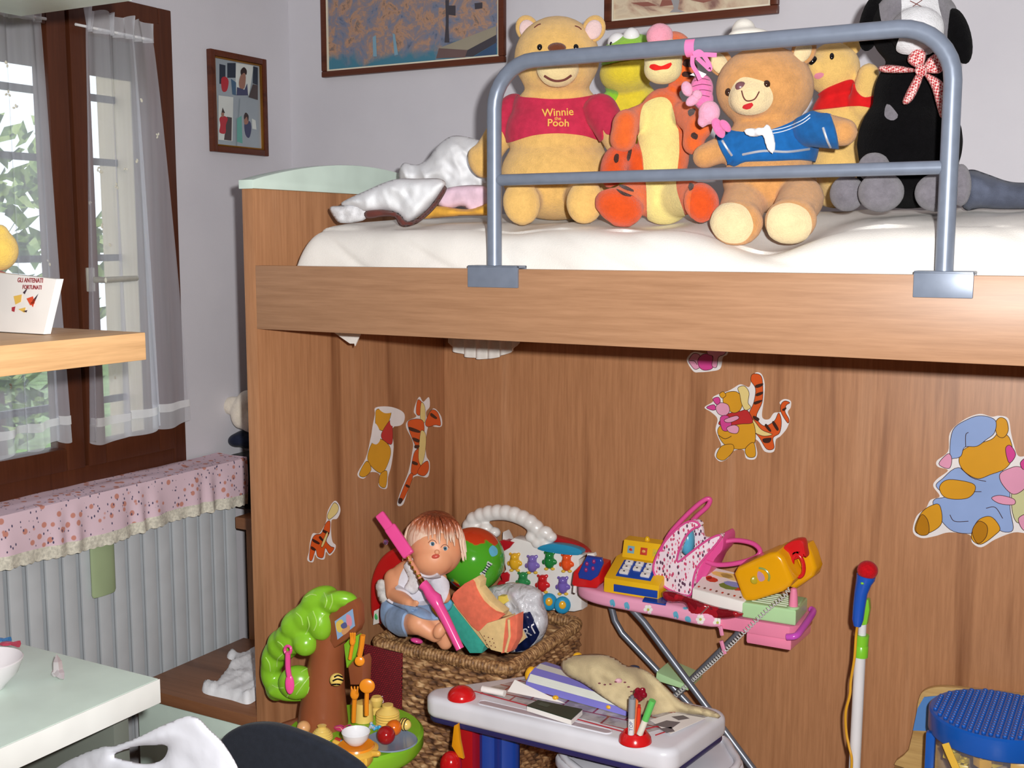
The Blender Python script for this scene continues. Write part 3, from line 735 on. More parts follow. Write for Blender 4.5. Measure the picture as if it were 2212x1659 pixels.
sticker('pink sticker half hidden up under the bed rail',
    [(1484, 780), (1488, 768), (1500, 760), (1530, 762), (1530, 735), (1575, 735), (1572, 764), (1562, 772), (1556, 796), (1536, 802), (1512, 804), (1498, 802)],
    [('p', [(1488, 778), (1498, 764), (1512, 768), (1514, 790), (1502, 798), (1492, 788)]), ('m', [(1508, 776), (1520, 765), (1538, 768), (1540, 794), (1522, 800), (1510, 792)]), ('p', [(1532, 745), (1570, 745), (1566, 764), (1552, 772), (1548, 793), (1538, 790), (1540, 770), (1528, 764)])], [[(1489, 779), (1500, 780), (1506, 788)]], Y=YB)
sticker('large sticker of hugging yellow, pink and striped orange shapes on the back panel',
    [(1632, 805), (1645, 808), (1652, 830), (1650, 865), (1646, 895), (1650, 905), (1662, 905), (1672, 892), (1686, 890), (1692, 880), (1684, 870), (1694, 862), (1708, 866), (1708, 880), (1702, 890), (1706, 905), (1700, 925), (1686, 942), (1676, 950), (1672, 975), (1652, 975), (1640, 955), (1630, 950), (1636, 978), (1630, 992), (1612, 990), (1606, 972), (1585, 974), (1572, 990), (1556, 997), (1544, 985), (1548, 970), (1558, 962), (1546, 930), (1550, 905), (1536, 890), (1522, 880), (1540, 868), (1540, 858), (1556, 850), (1572, 845), (1585, 838), (1600, 830), (1618, 836), (1624, 820)],
    [('o', [(1622, 822), (1626, 808), (1644, 812), (1648, 840), (1646, 870), (1634, 900), (1650, 920), (1672, 910), (1682, 892), (1688, 910), (1684, 935), (1670, 946), (1672, 968), (1656, 970), (1640, 945), (1624, 925), (1618, 895), (1628, 870), (1632, 840)]), ('o', [(1688, 872), (1696, 866), (1706, 870), (1698, 876), (1696, 890), (1704, 905), (1702, 914), (1692, 900), (1686, 886)]),
     ('c', [(1612, 900), (1626, 905), (1645, 928), (1668, 938), (1650, 942), (1630, 934), (1618, 920)]), ('y', [(1550, 930), (1566, 915), (1610, 914), (1626, 912), (1632, 935), (1628, 960), (1604, 970), (1580, 968), (1560, 955)]), ('r', [(1552, 915), (1570, 895), (1600, 888), (1614, 886), (1626, 912), (1600, 916), (1570, 920)]),
     ('y', [(1562, 868), (1566, 850), (1590, 846), (1604, 862), (1600, 884), (1586, 892), (1572, 884)]), ('y', [(1554, 852), (1562, 846), (1568, 854), (1560, 860)]), ('c', [(1594, 838), (1608, 834), (1618, 848), (1616, 870), (1622, 880), (1610, 886), (1602, 872), (1598, 852)]), ('p', [(1546, 880), (1556, 870), (1572, 874), (1576, 888), (1566, 898), (1552, 894)]), ('m', [(1540, 862), (1552, 858), (1556, 868), (1548, 874)]), ('m', [(1526, 880), (1542, 874), (1546, 884), (1538, 886)]),
     ('m', [(1556, 902), (1572, 898), (1580, 915), (1574, 930), (1560, 928)]), ('p', [(1566, 906), (1590, 898), (1596, 904), (1580, 912), (1568, 912)]), ('p', [(1570, 924), (1586, 918), (1596, 924), (1592, 936), (1576, 934)]), ('y', [(1562, 962), (1582, 960), (1584, 974), (1564, 994), (1548, 988), (1552, 972)]), ('y', [(1612, 966), (1628, 956), (1632, 984), (1618, 988), (1610, 978)]),
     ('k', [(1632, 832), (1648, 828), (1646, 834), (1634, 838)]), ('k', [(1634, 850), (1648, 846), (1646, 852), (1634, 856)]), ('k', [(1630, 868), (1646, 864), (1642, 870), (1630, 874)]), ('k', [(1628, 898), (1640, 904), (1637, 910), (1627, 904)]), ('k', [(1656, 916), (1666, 930), (1662, 932), (1652, 920)]), ('k', [(1672, 910), (1682, 926), (1678, 930), (1668, 914)]), ('k', [(1648, 948), (1666, 946), (1662, 956), (1650, 956)]), ('k', [(1690, 884), (1698, 880), (1698, 884), (1692, 888)])],
    [[(1552, 940), (1566, 948), (1580, 942)]], Y=YB)
sticker('big sticker with pale blue nightgown and cap shapes at the right of the back panel',
    [(2048, 975), (2052, 935), (2080, 908), (2115, 894), (2142, 900), (2158, 898), (2178, 904), (2184, 935), (2190, 960), (2200, 985), (2225, 985), (2250, 1000), (2262, 1060), (2250, 1120), (2225, 1150), (2190, 1150), (2150, 1165), (2120, 1182), (2100, 1172), (2094, 1155), (2050, 1150), (2020, 1158), (1990, 1162), (1972, 1148), (1980, 1115), (2000, 1098), (2010, 1080), (2030, 1072), (2016, 1050), (2024, 1035), (2048, 1016), (2026, 1008), (2024, 995)],
    [('b', [(2036, 1034), (2070, 1010), (2120, 1030), (2165, 1016), (2180, 1050), (2182, 1100), (2188, 1145), (2160, 1146), (2145, 1120), (2110, 1150), (2060, 1148), (2030, 1120), (2016, 1090), (2020, 1078), (2042, 1072), (2022, 1050)]),
     ('y', [(2072, 1000), (2075, 980), (2092, 965), (2140, 950), (2158, 935), (2180, 945), (2188, 985), (2172, 1012), (2140, 1025), (2112, 1034), (2085, 1020)]), ('y', [(2150, 915), (2160, 902), (2174, 908), (2178, 930), (2168, 945), (2154, 940)]),
     ('b', [(2052, 985), (2058, 930), (2090, 906), (2120, 898), (2150, 908), (2148, 935), (2130, 950), (2110, 964), (2084, 966), (2076, 985), (2062, 990)]), ('p', [(2028, 1002), (2048, 980), (2056, 992), (2050, 1012)]),
     ('y', [(2030, 1050), (2050, 1036), (2100, 1044), (2106, 1060), (2090, 1076), (2056, 1078), (2036, 1070)]), ('y', [(2012, 1092), (2030, 1092), (2034, 1130), (2010, 1150), (1985, 1154), (1976, 1140), (1990, 1108)]), ('d', [(1978, 1142), (1990, 1112), (2004, 1124), (2006, 1152), (1988, 1156)]),
     ('y', [(2112, 1125), (2140, 1116), (2160, 1140), (2150, 1155), (2118, 1176), (2098, 1160)]), ('d', [(2100, 1148), (2114, 1126), (2132, 1136), (2130, 1160), (2112, 1174)]), ('m', [(2172, 970), (2182, 962), (2194, 982), (2180, 1000)]), ('g', [(2188, 1050), (2210, 1030), (2240, 1020), (2250, 1060), (2235, 1110), (2200, 1130), (2186, 1100)]), ('p', [(2160, 1024), (2180, 1012), (2200, 1008), (2225, 1020), (2218, 1050), (2190, 1068), (2165, 1046)]), ('p', [(2142, 1076), (2160, 1070), (2190, 1078), (2190, 1090), (2160, 1088)]), ('m', [(2204, 1000), (2216, 990), (2222, 1006), (2210, 1014)]), ('p', [(2200, 1120), (2225, 1110), (2235, 1135), (2212, 1146)])],
    [[(2086, 966), (2086, 940), (2092, 934)], [(2052, 1112), (2062, 1126), (2092, 1126)], [(2130, 1098), (2150, 1096), (2166, 1120)], [(2104, 1062), (2120, 1062)], [(2076, 1012), (2100, 1032), (2130, 1040)]], Y=YB)

# ================================================================== clothes heaped at the head of the bed
WHITE = cloth((238, 240, 244), .95, 20, .4, 'white_cotton')
BROWN = cloth((112, 62, 56), .9, 30, .3, 'brown_trim')
o = puff([(905, 452), (940, 444), (1010, 452), (1055, 438), (1066, 444), (1066, 464), (1000, 466), (930, 472), (890, 472)], 2.64, .035, 'folded_towel', cloth((240, 180, 74), .85, 30), w=10, seed=3)
tag(o, 'orange yellow cloth squeezed beneath the heaped clothes', 'cloth')
o = puff([(945, 440), (960, 408), (1040, 400), (1056, 420), (1058, 446), (1045, 450), (1018, 462), (1000, 446), (968, 452)], 2.66, .03, 'pink_garment', cloth((240, 208, 226), .9, 30), w=10, seed=4)
tag(o, 'pale pink garment peeking out of the heaped clothes', 'garment')
o = puff([(862, 372), (872, 352), (900, 356), (925, 342), (945, 315), (975, 294), (1010, 296), (1050, 310), (1062, 340), (1062, 425), (1045, 448), (1000, 440), (955, 415), (905, 400), (868, 392)], 2.80, .07, 'white_shirt', WHITE, w=34, amp=.022, freq=17, ridge=.024, seed=8, step=.005)
tag(o, 'crumpled white shirt heaped highest, next to the yellow bear arm', 'shirt')
o = puff([(712, 448), (738, 444), (770, 438), (800, 452), (785, 476), (738, 482), (722, 470)], 2.54, .03, 'lace_top', cloth((236, 236, 240), .9, 60, .8), w=12, amp=.01, freq=40, seed=5)
tag(o, 'white frilly top lying nearest the bed end panel', 'garment')
pj = thing('pyjama_top', 'white pyjama top with brown trimmed cuffs draped over the mattress edge', 'pyjamas', P(880, 470, Y=2.52))
puff([(735, 440), (790, 412), (850, 388), (905, 386), (950, 386), (962, 402), (930, 446), (896, 474), (876, 480), (858, 462), (830, 456), (790, 458), (770, 448)], 2.53, .05, 'sleeve', WHITE, pj, w=26, amp=.017, freq=15, ridge=.018, seed=11, step=.005)
puff([(789, 456), (820, 452), (850, 456), (866, 466), (878, 478), (900, 472), (930, 444), (958, 402), (964, 412), (938, 452), (905, 480), (878, 490), (862, 486), (852, 470), (828, 468), (792, 472)], 2.515, .035, 'cuff', BROWN, pj, w=7, amp=.004, seed=2, label='brown ribbed cuff edging')
# ================================================================== plush toys along the bed
BLACK = plastic((16, 14, 16), .12, 'glossy_black')
EYEW = plastic((240, 240, 242), .12, 'glossy_white')
def text_on(body, name, lines, Yf, mat, parent, off=.0022):
    me = body.data; org = ORI[body.name]
    bv = BVHTree.FromPolygons([v.co + org for v in me.vertices], [list(p.vertices) for p in me.polygons])
    mb = MB()
    for s_, px, py, hpx, sx, bold, rot in lines:
        c = P(px, py, Y=Yf); k = dep(c) / F_PX
        M = Matrix.Translation(c) @ (CAMROT @ Matrix.Rotation(math.radians(rot), 3, 'Z')).to_4x4()
        t_ = MB(); t_.text(s_, hpx * k / .72, M, 0, bold=bold, sx=sx)
        vs = []
        for v in t_.v:
            d = (v - CAM).normalized(); h = bv.ray_cast(CAM, d); vs.append((h[0] - d * off) if h[0] else v)
        mb.add(vs, t_.f)
    return mb.build(name, mat, parent, smooth=0)
def plushbody(mb, mat, root, name='body', vox=.0065, it=8): return mb.remesh(vox, it).build(name, mat, root, smooth=180)
def bead(name, mat, root, px, py, Y, r, ry=None, rd=None, rot=0): return MB().E(px, py, Y, r, ry or r, rd, rot, nu=16, nv=10).build(name, mat, root)
def surf_y(body, px, py):
    me = body.data; org = ORI[body.name]
    bv = BVHTree.FromPolygons([v.co + org for v in me.vertices], [list(p.vertices) for p in me.polygons])
    d = (P(px, py, D=1) - CAM).normalized(); h = bv.ray_cast(CAM, d); return h[0].y if h[0] else 2.6
def on(body, name, mat, root, px, py, r, ry=None, rd=None, rot=0, sink=0.0):
    return bead(name, mat, root, px, py, surf_y(body, px, py) + sink, r, ry, rd, rot)
def stroke(body, name, mat, root, pts, r=.0014):
    me = body.data; org = ORI[body.name]
    bv = BVHTree.FromPolygons([v.co + org for v in me.vertices], [list(p.vertices) for p in me.polygons]); out = []
    for p in crc([(a, b, 0) for a, b in pts], 5, False):
        d = (P(p.x, p.y, D=1) - CAM).normalized(); h = bv.ray_cast(CAM, d)
        if h[0]: out.append(h[0] - d * r * .4)
    return MB().tube(out, r, 8).build(name, mat, root)

# ---- big yellow bear
HONEY = plush((236, 190, 112), .9, 70); HONEYP = plush((238, 198, 128), .92, 70); CREAM = plush((240, 216, 160), .93, 70)
b1 = thing('teddy_bear', 'biggest yellow plush bear in a crimson top, at the left of the bed', 'plush toy', P(1200, 470, Y=2.70))
m = MB()
m.E(1203, 125, 2.72, 93, 88, 84).E(1203, 160, 2.70, 80, 55, 74).E(1204, 150, 2.62, 46, 38, 38).E(1203, 235, 2.73, 92, 60, 70)
m.E(1203, 290, 2.725, 108, 90, 82).E(1203, 375, 2.715, 122, 90, 88).E(1203, 420, 2.72, 112, 55, 80)
for a, b_ in (((1112, 240, 2.71), (1045, 345, 2.66)), ((1298, 240, 2.71), (1342, 318, 2.66))):
    A, B = P(a[0], a[1], Y=a[2]), P(b_[0], b_[1], Y=b_[2]); m.caps(A, B, mm(34, A), mm(30, B))
m.E(1038, 350, 2.655, 26, 38, 26, 25)
for fx, fy, kx in ((1127, 438, 1140), (1264, 436, 1258)):
    A, B = P(kx, 425, Y=2.66), P(fx, fy, Y=2.545); m.caps(A, B, mm(40, A), mm(36, B)); m.E(fx, fy, 2.535, 42, 50, 26, 8 if fx < 1200 else -8)
body = plushbody(m, HONEY, b1)
for x, rot in ((1139, 20), (1283, -20)):
    e = MB().E(x, 62, 2.735, 25, 30, 11, rot).build('ear', HONEY, b1); MB().E(x + (1 if x < 1200 else -1), 64, 2.722, 18, 22, 7, rot).build('inner_ear', plush((236, 206, 204), .95, 70), e)
mz = patch(body, 'muzzle', CREAM, [(1162, 150), (1180, 118), (1230, 118), (1248, 150), (1230, 178), (1204, 186), (1178, 178)], .003, parent=b1)
on(body, 'nose', plush((112, 62, 40), .9, 90), b1, 1203, 103, 20, 11, 9)
for x in (1166, 1244): on(body, 'eye', BLACK, b1, x, 102, 6, 7, 4)
for p in ([(1154, 60), (1162, 54), (1168, 52)], [(1242, 56), (1250, 59), (1256, 64)]): stroke(body, 'eyebrow', BROWN, b1, p, .0018)
stroke(mz, 'mouth', BROWN, b1, [(1176, 164), (1190, 172), (1204, 175), (1220, 172), (1234, 163)], .003)
hem = [(1060, 150), (1110, 204), (1160, 213), (1204, 215), (1250, 212), (1290, 203), (1340, 170), (1360, 260), (1318, 292), (1303, 278), (1301, 304), (1260, 293), (1204, 288), (1150, 293), (1100, 308), (1096, 300), (1076, 276), (1040, 255)]
hp = [(p.x, p.y) for p in crc([(a, b, 0) for a, b in hem], 4)]
RED = cloth((196, 48, 78), .92, 60, .6, 'crimson_fleece')
top = wrap(body, 'shirt', RED, lambda V, q: sdf(hp, q), .005, b1, 'crimson short sleeved top')
text_on(top, 'lettering', [('Winnie', 1205, 243, 17, .98, .0003, 3), ('the', 1205, 256, 8, 1.0, .0001, 0), ('Pooh', 1206, 266, 16, 1.02, .0003, -1)], 2.6, cloth((232, 188, 88), .95), top)

# ---- frog
LIME, SUN_ = plush((150, 208, 54), .9, 60), plush((236, 214, 58), .9, 60)
f1 = thing('plush_frog', 'lime and yellow plush frog with bulging white eyes, tucked behind the tiger', 'plush toy', P(1360, 440, Y=2.95))
m = MB().E(1366, 125, 2.93, 66, 48, 60).E(1352, 160, 2.9, 58, 42, 56).E(1368, 250, 2.95, 62, 80, 52).E(1375, 350, 2.95, 66, 90, 55).E(1375, 420, 2.95, 66, 36, 55)
m.caps(P(1345, 215, Y=2.93), P(1292, 240, Y=2.88), .035, .032)
fb = plushbody(m, SUN_, f1)
patch(fb, 'green_hood', LIME, [(1280, 60), (1440, 60), (1450, 130), (1400, 128), (1350, 132), (1296, 142), (1290, 120)], .003, parent=f1, label='lime green top of the head')
patch(fb, 'green_sleeve', LIME, [(1270, 190), (1325, 192), (1336, 204), (1318, 236), (1300, 262), (1270, 262)], .003, parent=f1, label='lime green sleeve')
for x, y, r in ((1333, 92, 21), (1364, 78, 18)): MB().E(x, y, 2.89, r, r, r).build('eye', EYEW, f1)
MB().E(1322, 93, 2.868, 6, 4, 3, 40).build('pupil', BLACK, f1)

# ---- tiger
ORG, ORGD, BELLY = plush((238, 108, 46), .88, 60), plush((226, 84, 30), .88, 60), plush((242, 224, 142), .92, 60)
t1 = thing('plush_tiger', 'orange plush tiger with yellow belly between the two larger bears', 'plush toy', P(1430, 478, Y=2.62))
m = MB().E(1455, 120, 2.66, 44, 52, 46).E(1470, 150, 2.67, 34, 44, 40).E(1432, 250, 2.66, 50, 60, 42).E(1432, 330, 2.655, 58, 90, 46).E(1435, 420, 2.65, 62, 64, 48)
for a, b_, r in (((1388, 250, 2.64), (1350, 268, 2.585), 26), ((1352, 262, 2.58), (1346, 300, 2.575), 27), ((1478, 245, 2.64), (1510, 275, 2.59), 27), ((1500, 270, 2.59), (1498, 310, 2.60), 22)):
    A, B = P(*a[:2], Y=a[2]), P(*b_[:2], Y=b_[2]); m.caps(A, B, mm(r, A), mm(r + 3, B))
for a, b_, f_ in (((1400, 425, 2.63), (1350, 430, 2.55), (1338, 447, 2.525, 54, 40, 30, -24)), ((1465, 425, 2.63), (1505, 428, 2.56), (1514, 438, 2.53, 38, 44, 28, 20))):
    A, B = P(*a[:2], Y=a[2]), P(*b_[:2], Y=b_[2]); m.caps(A, B, mm(42, A), mm(34, B)); m.E(*f_)
tb = plushbody(m, ORG, t1)
hd = MB().E(1433, 130, 2.605, 42, 52, 36).E(1432, 150, 2.60, 42, 32, 36).remesh(.005, 8).build('muzzle', plush((238, 220, 158), .92, 60), t1, smooth=180)
MB().E(1425, 78, 2.60, 29, 27, 26).build('nose', plush((242, 160, 180), .9, 60), t1)
patch(hd, 'mouth', cloth((222, 40, 34), .9), [(1403, 142), (1414, 139), (1428, 143), (1444, 137), (1452, 136), (1444, 148), (1430, 150), (1416, 152), (1406, 148)], .002, parent=t1)
patch(tb, 'belly', BELLY, [(1408, 216), (1440, 214), (1460, 250), (1466, 320), (1462, 370), (1464, 410), (1480, 462), (1470, 480), (1404, 478), (1394, 400), (1390, 340), (1379, 290), (1384, 240)], .003, parent=t1)
patch(tb, 'sole', ORGD, [(1286, 440), (1300, 415), (1340, 412), (1385, 440), (1380, 470), (1345, 492), (1310, 470)], .003, parent=t1, label='darker orange foot'); patch(tb, 'sole', ORGD, [(1492, 445), (1500, 405), (1530, 390), (1556, 410), (1548, 455), (1520, 478), (1498, 470)], .003, parent=t1, label='darker orange foot')
for p in ([(1478, 128), (1496, 132), (1510, 150), (1492, 146), (1474, 142)], [(1476, 154), (1494, 158), (1496, 166), (1474, 164)], [(1336, 402), (1352, 404), (1372, 416), (1350, 412)], [(1330, 410), (1350, 418), (1368, 426), (1346, 424)], [(1490, 398), (1500, 402), (1494, 416), (1490, 410)], [(1488, 240), (1502, 238), (1498, 252), (1490, 252)], [(1498, 284), (1508, 290), (1504, 300), (1494, 294)]):
    patch(tb, 'stripe', plush((66, 34, 26), .9, 60), p, .0035, parent=t1)
tm = MB().tube(crc([P(1396, 385, Y=2.64), P(1378, 350, Y=2.63), P(1354, 334, Y=2.61), P(1332, 345, Y=2.585), P(1325, 372, Y=2.57), P(1334, 392, Y=2.58)], 6, False), .033, 16)
tl = tm.remesh(.006, 8).build('tail', ORGD, t1, smooth=180)
for p in ([(1328, 336), (1336, 334), (1334, 352), (1326, 350)], [(1358, 322), (1364, 324), (1358, 346), (1352, 344)]): patch(tl, 'stripe', plush((66, 34, 26), .9, 60), p, .003, parent=t1)

# ---- pink striped pig hanging on a ribbon
PINK, PINKD = plush((240, 168, 196), .92, 120), plush((236, 120, 176), .9, 120)
g1 = thing('plush_pig', 'tiny pink plush pig hanging upside down from the guard rail by a ribbon', 'plush toy', P(1520, 290, Y=2.43))
m = MB().E(1516, 190, 2.435, 25, 30, 24).E(1520, 215, 2.435, 22, 22, 20)
pb = m.remesh(.004, 6).build('striped_body', PINKD, g1, smooth=180)
for y in (172, 184, 196, 208): stroke(pb, 'stripe', plush((120, 50, 84), .9), g1, [(1494 + abs(y - 190) * .3, y + 3), (1516, y - 2), (1538 - abs(y - 190) * .3, y + 1)], .0008)
m = MB().E(1532, 243, 2.425, 24, 26, 22).E(1518, 262, 2.42, 12, 14, 10).remesh(.004, 6).build('head', PINK, g1, smooth=180)
for e in ((1552, 276, 12, 24, 6, 25), (1567, 272, 9, 16, 6, 40)): MB().E(e[0], e[1], 2.42, *e[2:]).build('ear', PINKD, g1)
for e in ((1484, 192, 12, 17, 11, 20), (1497, 216, 18, 11, 11, 35), (1506, 205, 11, 11, 10, 0)): MB().E(e[0], e[1], 2.412, *e[2:]).build('arm', PINK, g1)
tg = MB().prism([P(1490, 162, Y=2.42), P(1508, 152, Y=2.42), P(1526, 160, Y=2.42), P(1518, 168, Y=2.42)], (0, .001, 0)).build('label_tag', plastic((240, 240, 240), .5), g1)
RIB = plastic((244, 130, 186), .2, 'pink_satin')
rb = MB(); c0 = P(1495, 100, Y=2.395)
rb.grid(lambda u, v: c0 + Vector(((v - .5) * .021, -.0195 * math.cos(u * 6.28), .0195 * math.sin(u * 6.28) - .003)), 24, 3)
for pts in ([(1497, 118), (1512, 112), (1530, 135), (1534, 150), (1522, 140), (1505, 124)], [(1496, 120), (1496, 140), (1506, 158), (1512, 172)], [(1500, 120), (1518, 118), (1548, 119)]):
    c = crc([P(a, b, Y=2.375) for a, b in pts], 6, False); rb.ribbon(c, .009, (0, 1, .2))
rb.build('ribbon', RIB, g1, smooth=80, solid=.0008)

# ---- sailor bear
TAN, TANL = plush((222, 160, 96), .86, 55), plush((240, 216, 168), .92, 55)
s1 = thing('sailor_teddy', 'tan plush bear in a blue sailor top and white cap', 'plush toy', P(1655, 480, Y=2.62))
m = MB().E(1652, 190, 2.66, 106, 90, 84).E(1625, 212, 2.585, 46, 38, 34).E(1662, 320, 2.66, 100, 80, 72).E(1662, 390, 2.65, 102, 70, 76)
for a, b_, r, r2 in (((1590, 310, 2.62), (1522, 338, 2.56), 32, 27), ((1755, 275, 2.63), (1822, 286, 2.59), 36, 31)):
    A, B = P(*a[:2], Y=a[2]), P(*b_[:2], Y=b_[2]); m.caps(A, B, mm(r, A), mm(r2, B))
for fx, fy, kx in ((1592, 482, 1610), (1708, 476, 1730)):
    A, B = P(kx, 430, Y=2.60), P(fx, fy - 6, Y=2.51); m.caps(A, B, mm(50, A), mm(46, B)); m.E(fx, fy, 2.495, 58, 50, 34, 6)
sb = plushbody(m, TAN, s1)
for x, y, rot in ((1556, 135, 30), (1736, 110, -30)): e = MB().E(x, y, 2.68, 26, 34, 13, rot).build('ear', TAN, s1); MB().E(x - 2, y + 2, 2.662, 18, 25, 8, rot).build('inner_ear', TANL, e)
mz = patch(sb, 'muzzle', TANL, [(1576, 214), (1588, 182), (1606, 168), (1632, 172), (1656, 182), (1669, 210), (1654, 236), (1620, 246), (1588, 238)], .0035, parent=s1)
on(sb, 'nose', plastic((120, 78, 84), .3), s1, 1601, 187, 13, 11, 8)
for x, y in ((1656, 182), (1574, 199)): on(sb, 'eye', plastic((58, 36, 26), .1), s1, x, y, 8, 9, 6)
stroke(mz, 'mouth', BROWN, s1, [(1602, 196), (1606, 210), (1614, 218), (1630, 214), (1640, 198)], .0015); patch(sb, 'tongue', cloth((200, 44, 50), .9), [(1604, 228), (1618, 222), (1628, 222), (1622, 232), (1610, 234)], .0045, parent=s1)
for p in ([(1536, 478), (1545, 450), (1580, 440), (1612, 452), (1626, 490), (1606, 520), (1570, 522), (1545, 504)], [(1658, 486), (1668, 452), (1705, 440), (1742, 456), (1752, 490), (1735, 518), (1700, 526), (1668, 512)]): patch(sb, 'sole', TANL, p, .003, parent=s1)
BLUE = cloth((30, 100, 168), .9, 50, .4, 'sailor_blue')
sh = [(1548, 300), (1572, 286), (1620, 288), (1668, 282), (1720, 262), (1752, 246), (1772, 250), (1798, 258), (1812, 326), (1786, 328), (1776, 350), (1730, 346), (1670, 348), (1610, 350), (1578, 358)]
shp = [(p.x, p.y) for p in crc([(a, b, 0) for a, b in sh], 4)]
st_ = wrap(sb, 'sailor_top', BLUE, lambda V, q: np.minimum(sdf(shp, q), 1e9), .007, s1, 'blue sailor top')
SILV = metal((225, 230, 238), .3, 'silver_braid', .6)
for p in ([(1604, 334), (1650, 326), (1700, 328), (1748, 322)], [(1560, 304), (1570, 320), (1581, 336)], [(1778, 276), (1786, 300), (1794, 318)]): stroke(st_, 'braid', SILV, st_, p, .003)
for k in (0, 7): stroke(st_, 'braid', plastic((220, 228, 240), .5), st_, [(1640, 292 - k), (1690, 284 - k), (1730, 268 - k), (1750, 254 - k)], .0011)
kn = MB().E(1626, 286, 2.545, 20, 10, 8, -8).E(1662, 300, 2.545, 12, 34, 7, 12).E(1640, 284, 2.54, 10, 10, 8).remesh(.004, 4).build('neckerchief', WHITE, s1, smooth=180)
hat = MB().E(1622, 84, 2.66, 52, 22, 40, -4).E(1606, 68, 2.665, 26, 28, 30, 6).remesh(.005, 4).build('cap', cloth((240, 236, 226), .95), s1, smooth=180); MB().E(1580, 84, 2.64, 7, 6, 4).build('cap_badge', cloth((200, 60, 70)), s1)
MB().E(1708, 82, 2.68, 34, 16, 22).remesh(.006, 4).build('fur_tuft', TAN, s1, smooth=180)

# ---- small yellow bear behind
y1 = thing('small_teddy', 'small yellow plush bear in a red top, leaning between sailor bear and dog', 'plush toy', P(1815, 455, Y=2.9))
m = MB().E(1800, 150, 2.88, 58, 58, 50).E(1768, 148, 2.835, 24, 26, 24).E(1815, 260, 2.9, 60, 70, 50).E(1812, 360, 2.9, 58, 70, 50).E(1815, 420, 2.9, 58, 30, 50)
m.caps(P(1862, 230, Y=2.87), P(1876, 160, Y=2.85), .030, .026)
m.caps(P(1800, 400, Y=2.84), P(1796, 380, Y=2.80), .035, .030)
yb = plushbody(m, plush((238, 196, 116), .92, 80), y1)
on(yb, 'nose', BLACK, y1, 1756, 131, 10, 11, 8); on(yb, 'eye', BLACK, y1, 1797, 122, 5, 8, 4); patch(yb, 'tongue', cloth((226, 140, 160)), [(1760, 160), (1772, 156), (1780, 160), (1772, 168), (1762, 168)], .003, parent=y1)
MB().E(1840, 98, 2.89, 20, 22, 10, -20).build('ear', plush((238, 196, 116), .92, 80), y1)
rp = [(p.x, p.y) for p in crc([(a, b, 0) for a, b in [(1740, 245), (1768, 202), (1810, 180), (1842, 172), (1850, 195), (1868, 210), (1900, 205), (1890, 232), (1856, 228), (1800, 234), (1748, 240)]], 4)]
wrap(yb, 'shirt', cloth((214, 30, 32), .92, 50), lambda V, q: sdf(rp, q), .005, y1, 'short red top')

# ---- black dog
BLK, GRY_, WHT = plush((13, 12, 14), .6, 60, sheen=.03), plush((126, 122, 130), .8, 45), plush((226, 226, 230), .9, 60)
d1 = thing('plush_dog', 'large black, grey and white plush dog with a red gingham bow', 'plush toy', P(1960, 440, Y=2.68))
m = MB().E(1972, 210, 2.72, 84, 100, 70).E(1965, 310, 2.71, 112, 120, 84).E(1965, 390, 2.70, 115, 60, 86).E(1975, 60, 2.70, 92, 85, 76).E(1980, 70, 2.62, 55, 50, 50)
db = plushbody(m, BLK, d1)
for x, y, rot in ((1882, 50, -12), (2072, 78, 14)): MB().E(x, y, 2.68, 25, 62, 18, rot).build('ear', BLK, d1)
wb_ = patch(db, 'white_blaze', WHT, [(1952, -40), (2010, -40), (2026, 20), (2034, 70), (2016, 108), (1980, 114), (1940, 106), (1950, 60)], .005, parent=d1)
for p in ([(1905, -40), (1950, -40), (1954, 30), (1936, 66), (1906, 45)], [(2012, -40), (2052, -30), (2062, 40), (2042, 90), (2028, 60)]): patch(db, 'grey_cheek', GRY_, p, .004, parent=d1)
for a, b_ in (([(1966, 2), (1990, 14)], 0), ([(1992, 0), (1972, 14)], 0)): stroke(wb_, 'whisker_stitch', BROWN, d1, a, .0009)
for e in ((1830, 418, 2.60, 38, 40, 34, 0), (1903, 415, 2.55, 50, 44, 40, 0), (2022, 416, 2.56, 46, 42, 40, 0), (1888, 362, 2.60, 36, 34, 24, 0), (2075, 400, 2.66, 22, 48, 26, 0)): MB().E(*e).remesh(.006, 5).build('paw', GRY_, d1, smooth=180)
patch(db, 'grey_spot', GRY_, [(1912, 252), (1918, 226), (1936, 244), (1940, 254), (1928, 262)], .004, parent=d1)
t = NT('red_gingham'); t.setp(Roughness=.9); ck = []
w1 = t.n('TexChecker', Scale=230.0, Color1=lin((176, 50, 56)), Color2=lin((226, 190, 186))); t.l(t.coord(rot=(.3, .5, .7)), w1.inputs['Vector']); t.l(w1.outputs[0], t.b.inputs['Base Color']); GING = t.m
bw = thing('gingham_bow', 'x', 'x', P(1990, 150, Y=2.58)); bpy.data.objects.remove(bw)
for i, p in enumerate(([(1990, 152), (1960, 132), (1975, 104), (2000, 112), (1996, 140)], [(1992, 150), (2006, 125), (2030, 115), (2040, 140), (2030, 158), (2004, 158)], [(1988, 152), (1930, 140), (1898, 144), (1905, 156), (1950, 158)], [(1985, 150), (1950, 215), (1958, 226), (1976, 210), (1996, 160)], [(1992, 156), (2012, 190), (2032, 255), (2042, 220), (2038, 180), (2005, 158)])):
    puff(p, 2.60, .016, 'bow_loop' if i < 2 else 'bow_tail', GING, d1, w=8, amp=.003, step=.004)
MB().E(1990, 152, 2.578, 13, 14, 9).build('bow_knot', GING, d1)
o = puff([(2080, 450), (2078, 380), (2098, 366), (2130, 375), (2180, 392), (2230, 395), (2330, 400), (2340, 440), (2260, 450), (2170, 452), (2120, 450)], 2.78, .06, 'blanket', cloth((92, 98, 116), .85, 25, .8), w=30, amp=.02, ridge=.01, seed=21)
tag(o, 'dark grey blanket bunched up behind the black dog', 'blanket')
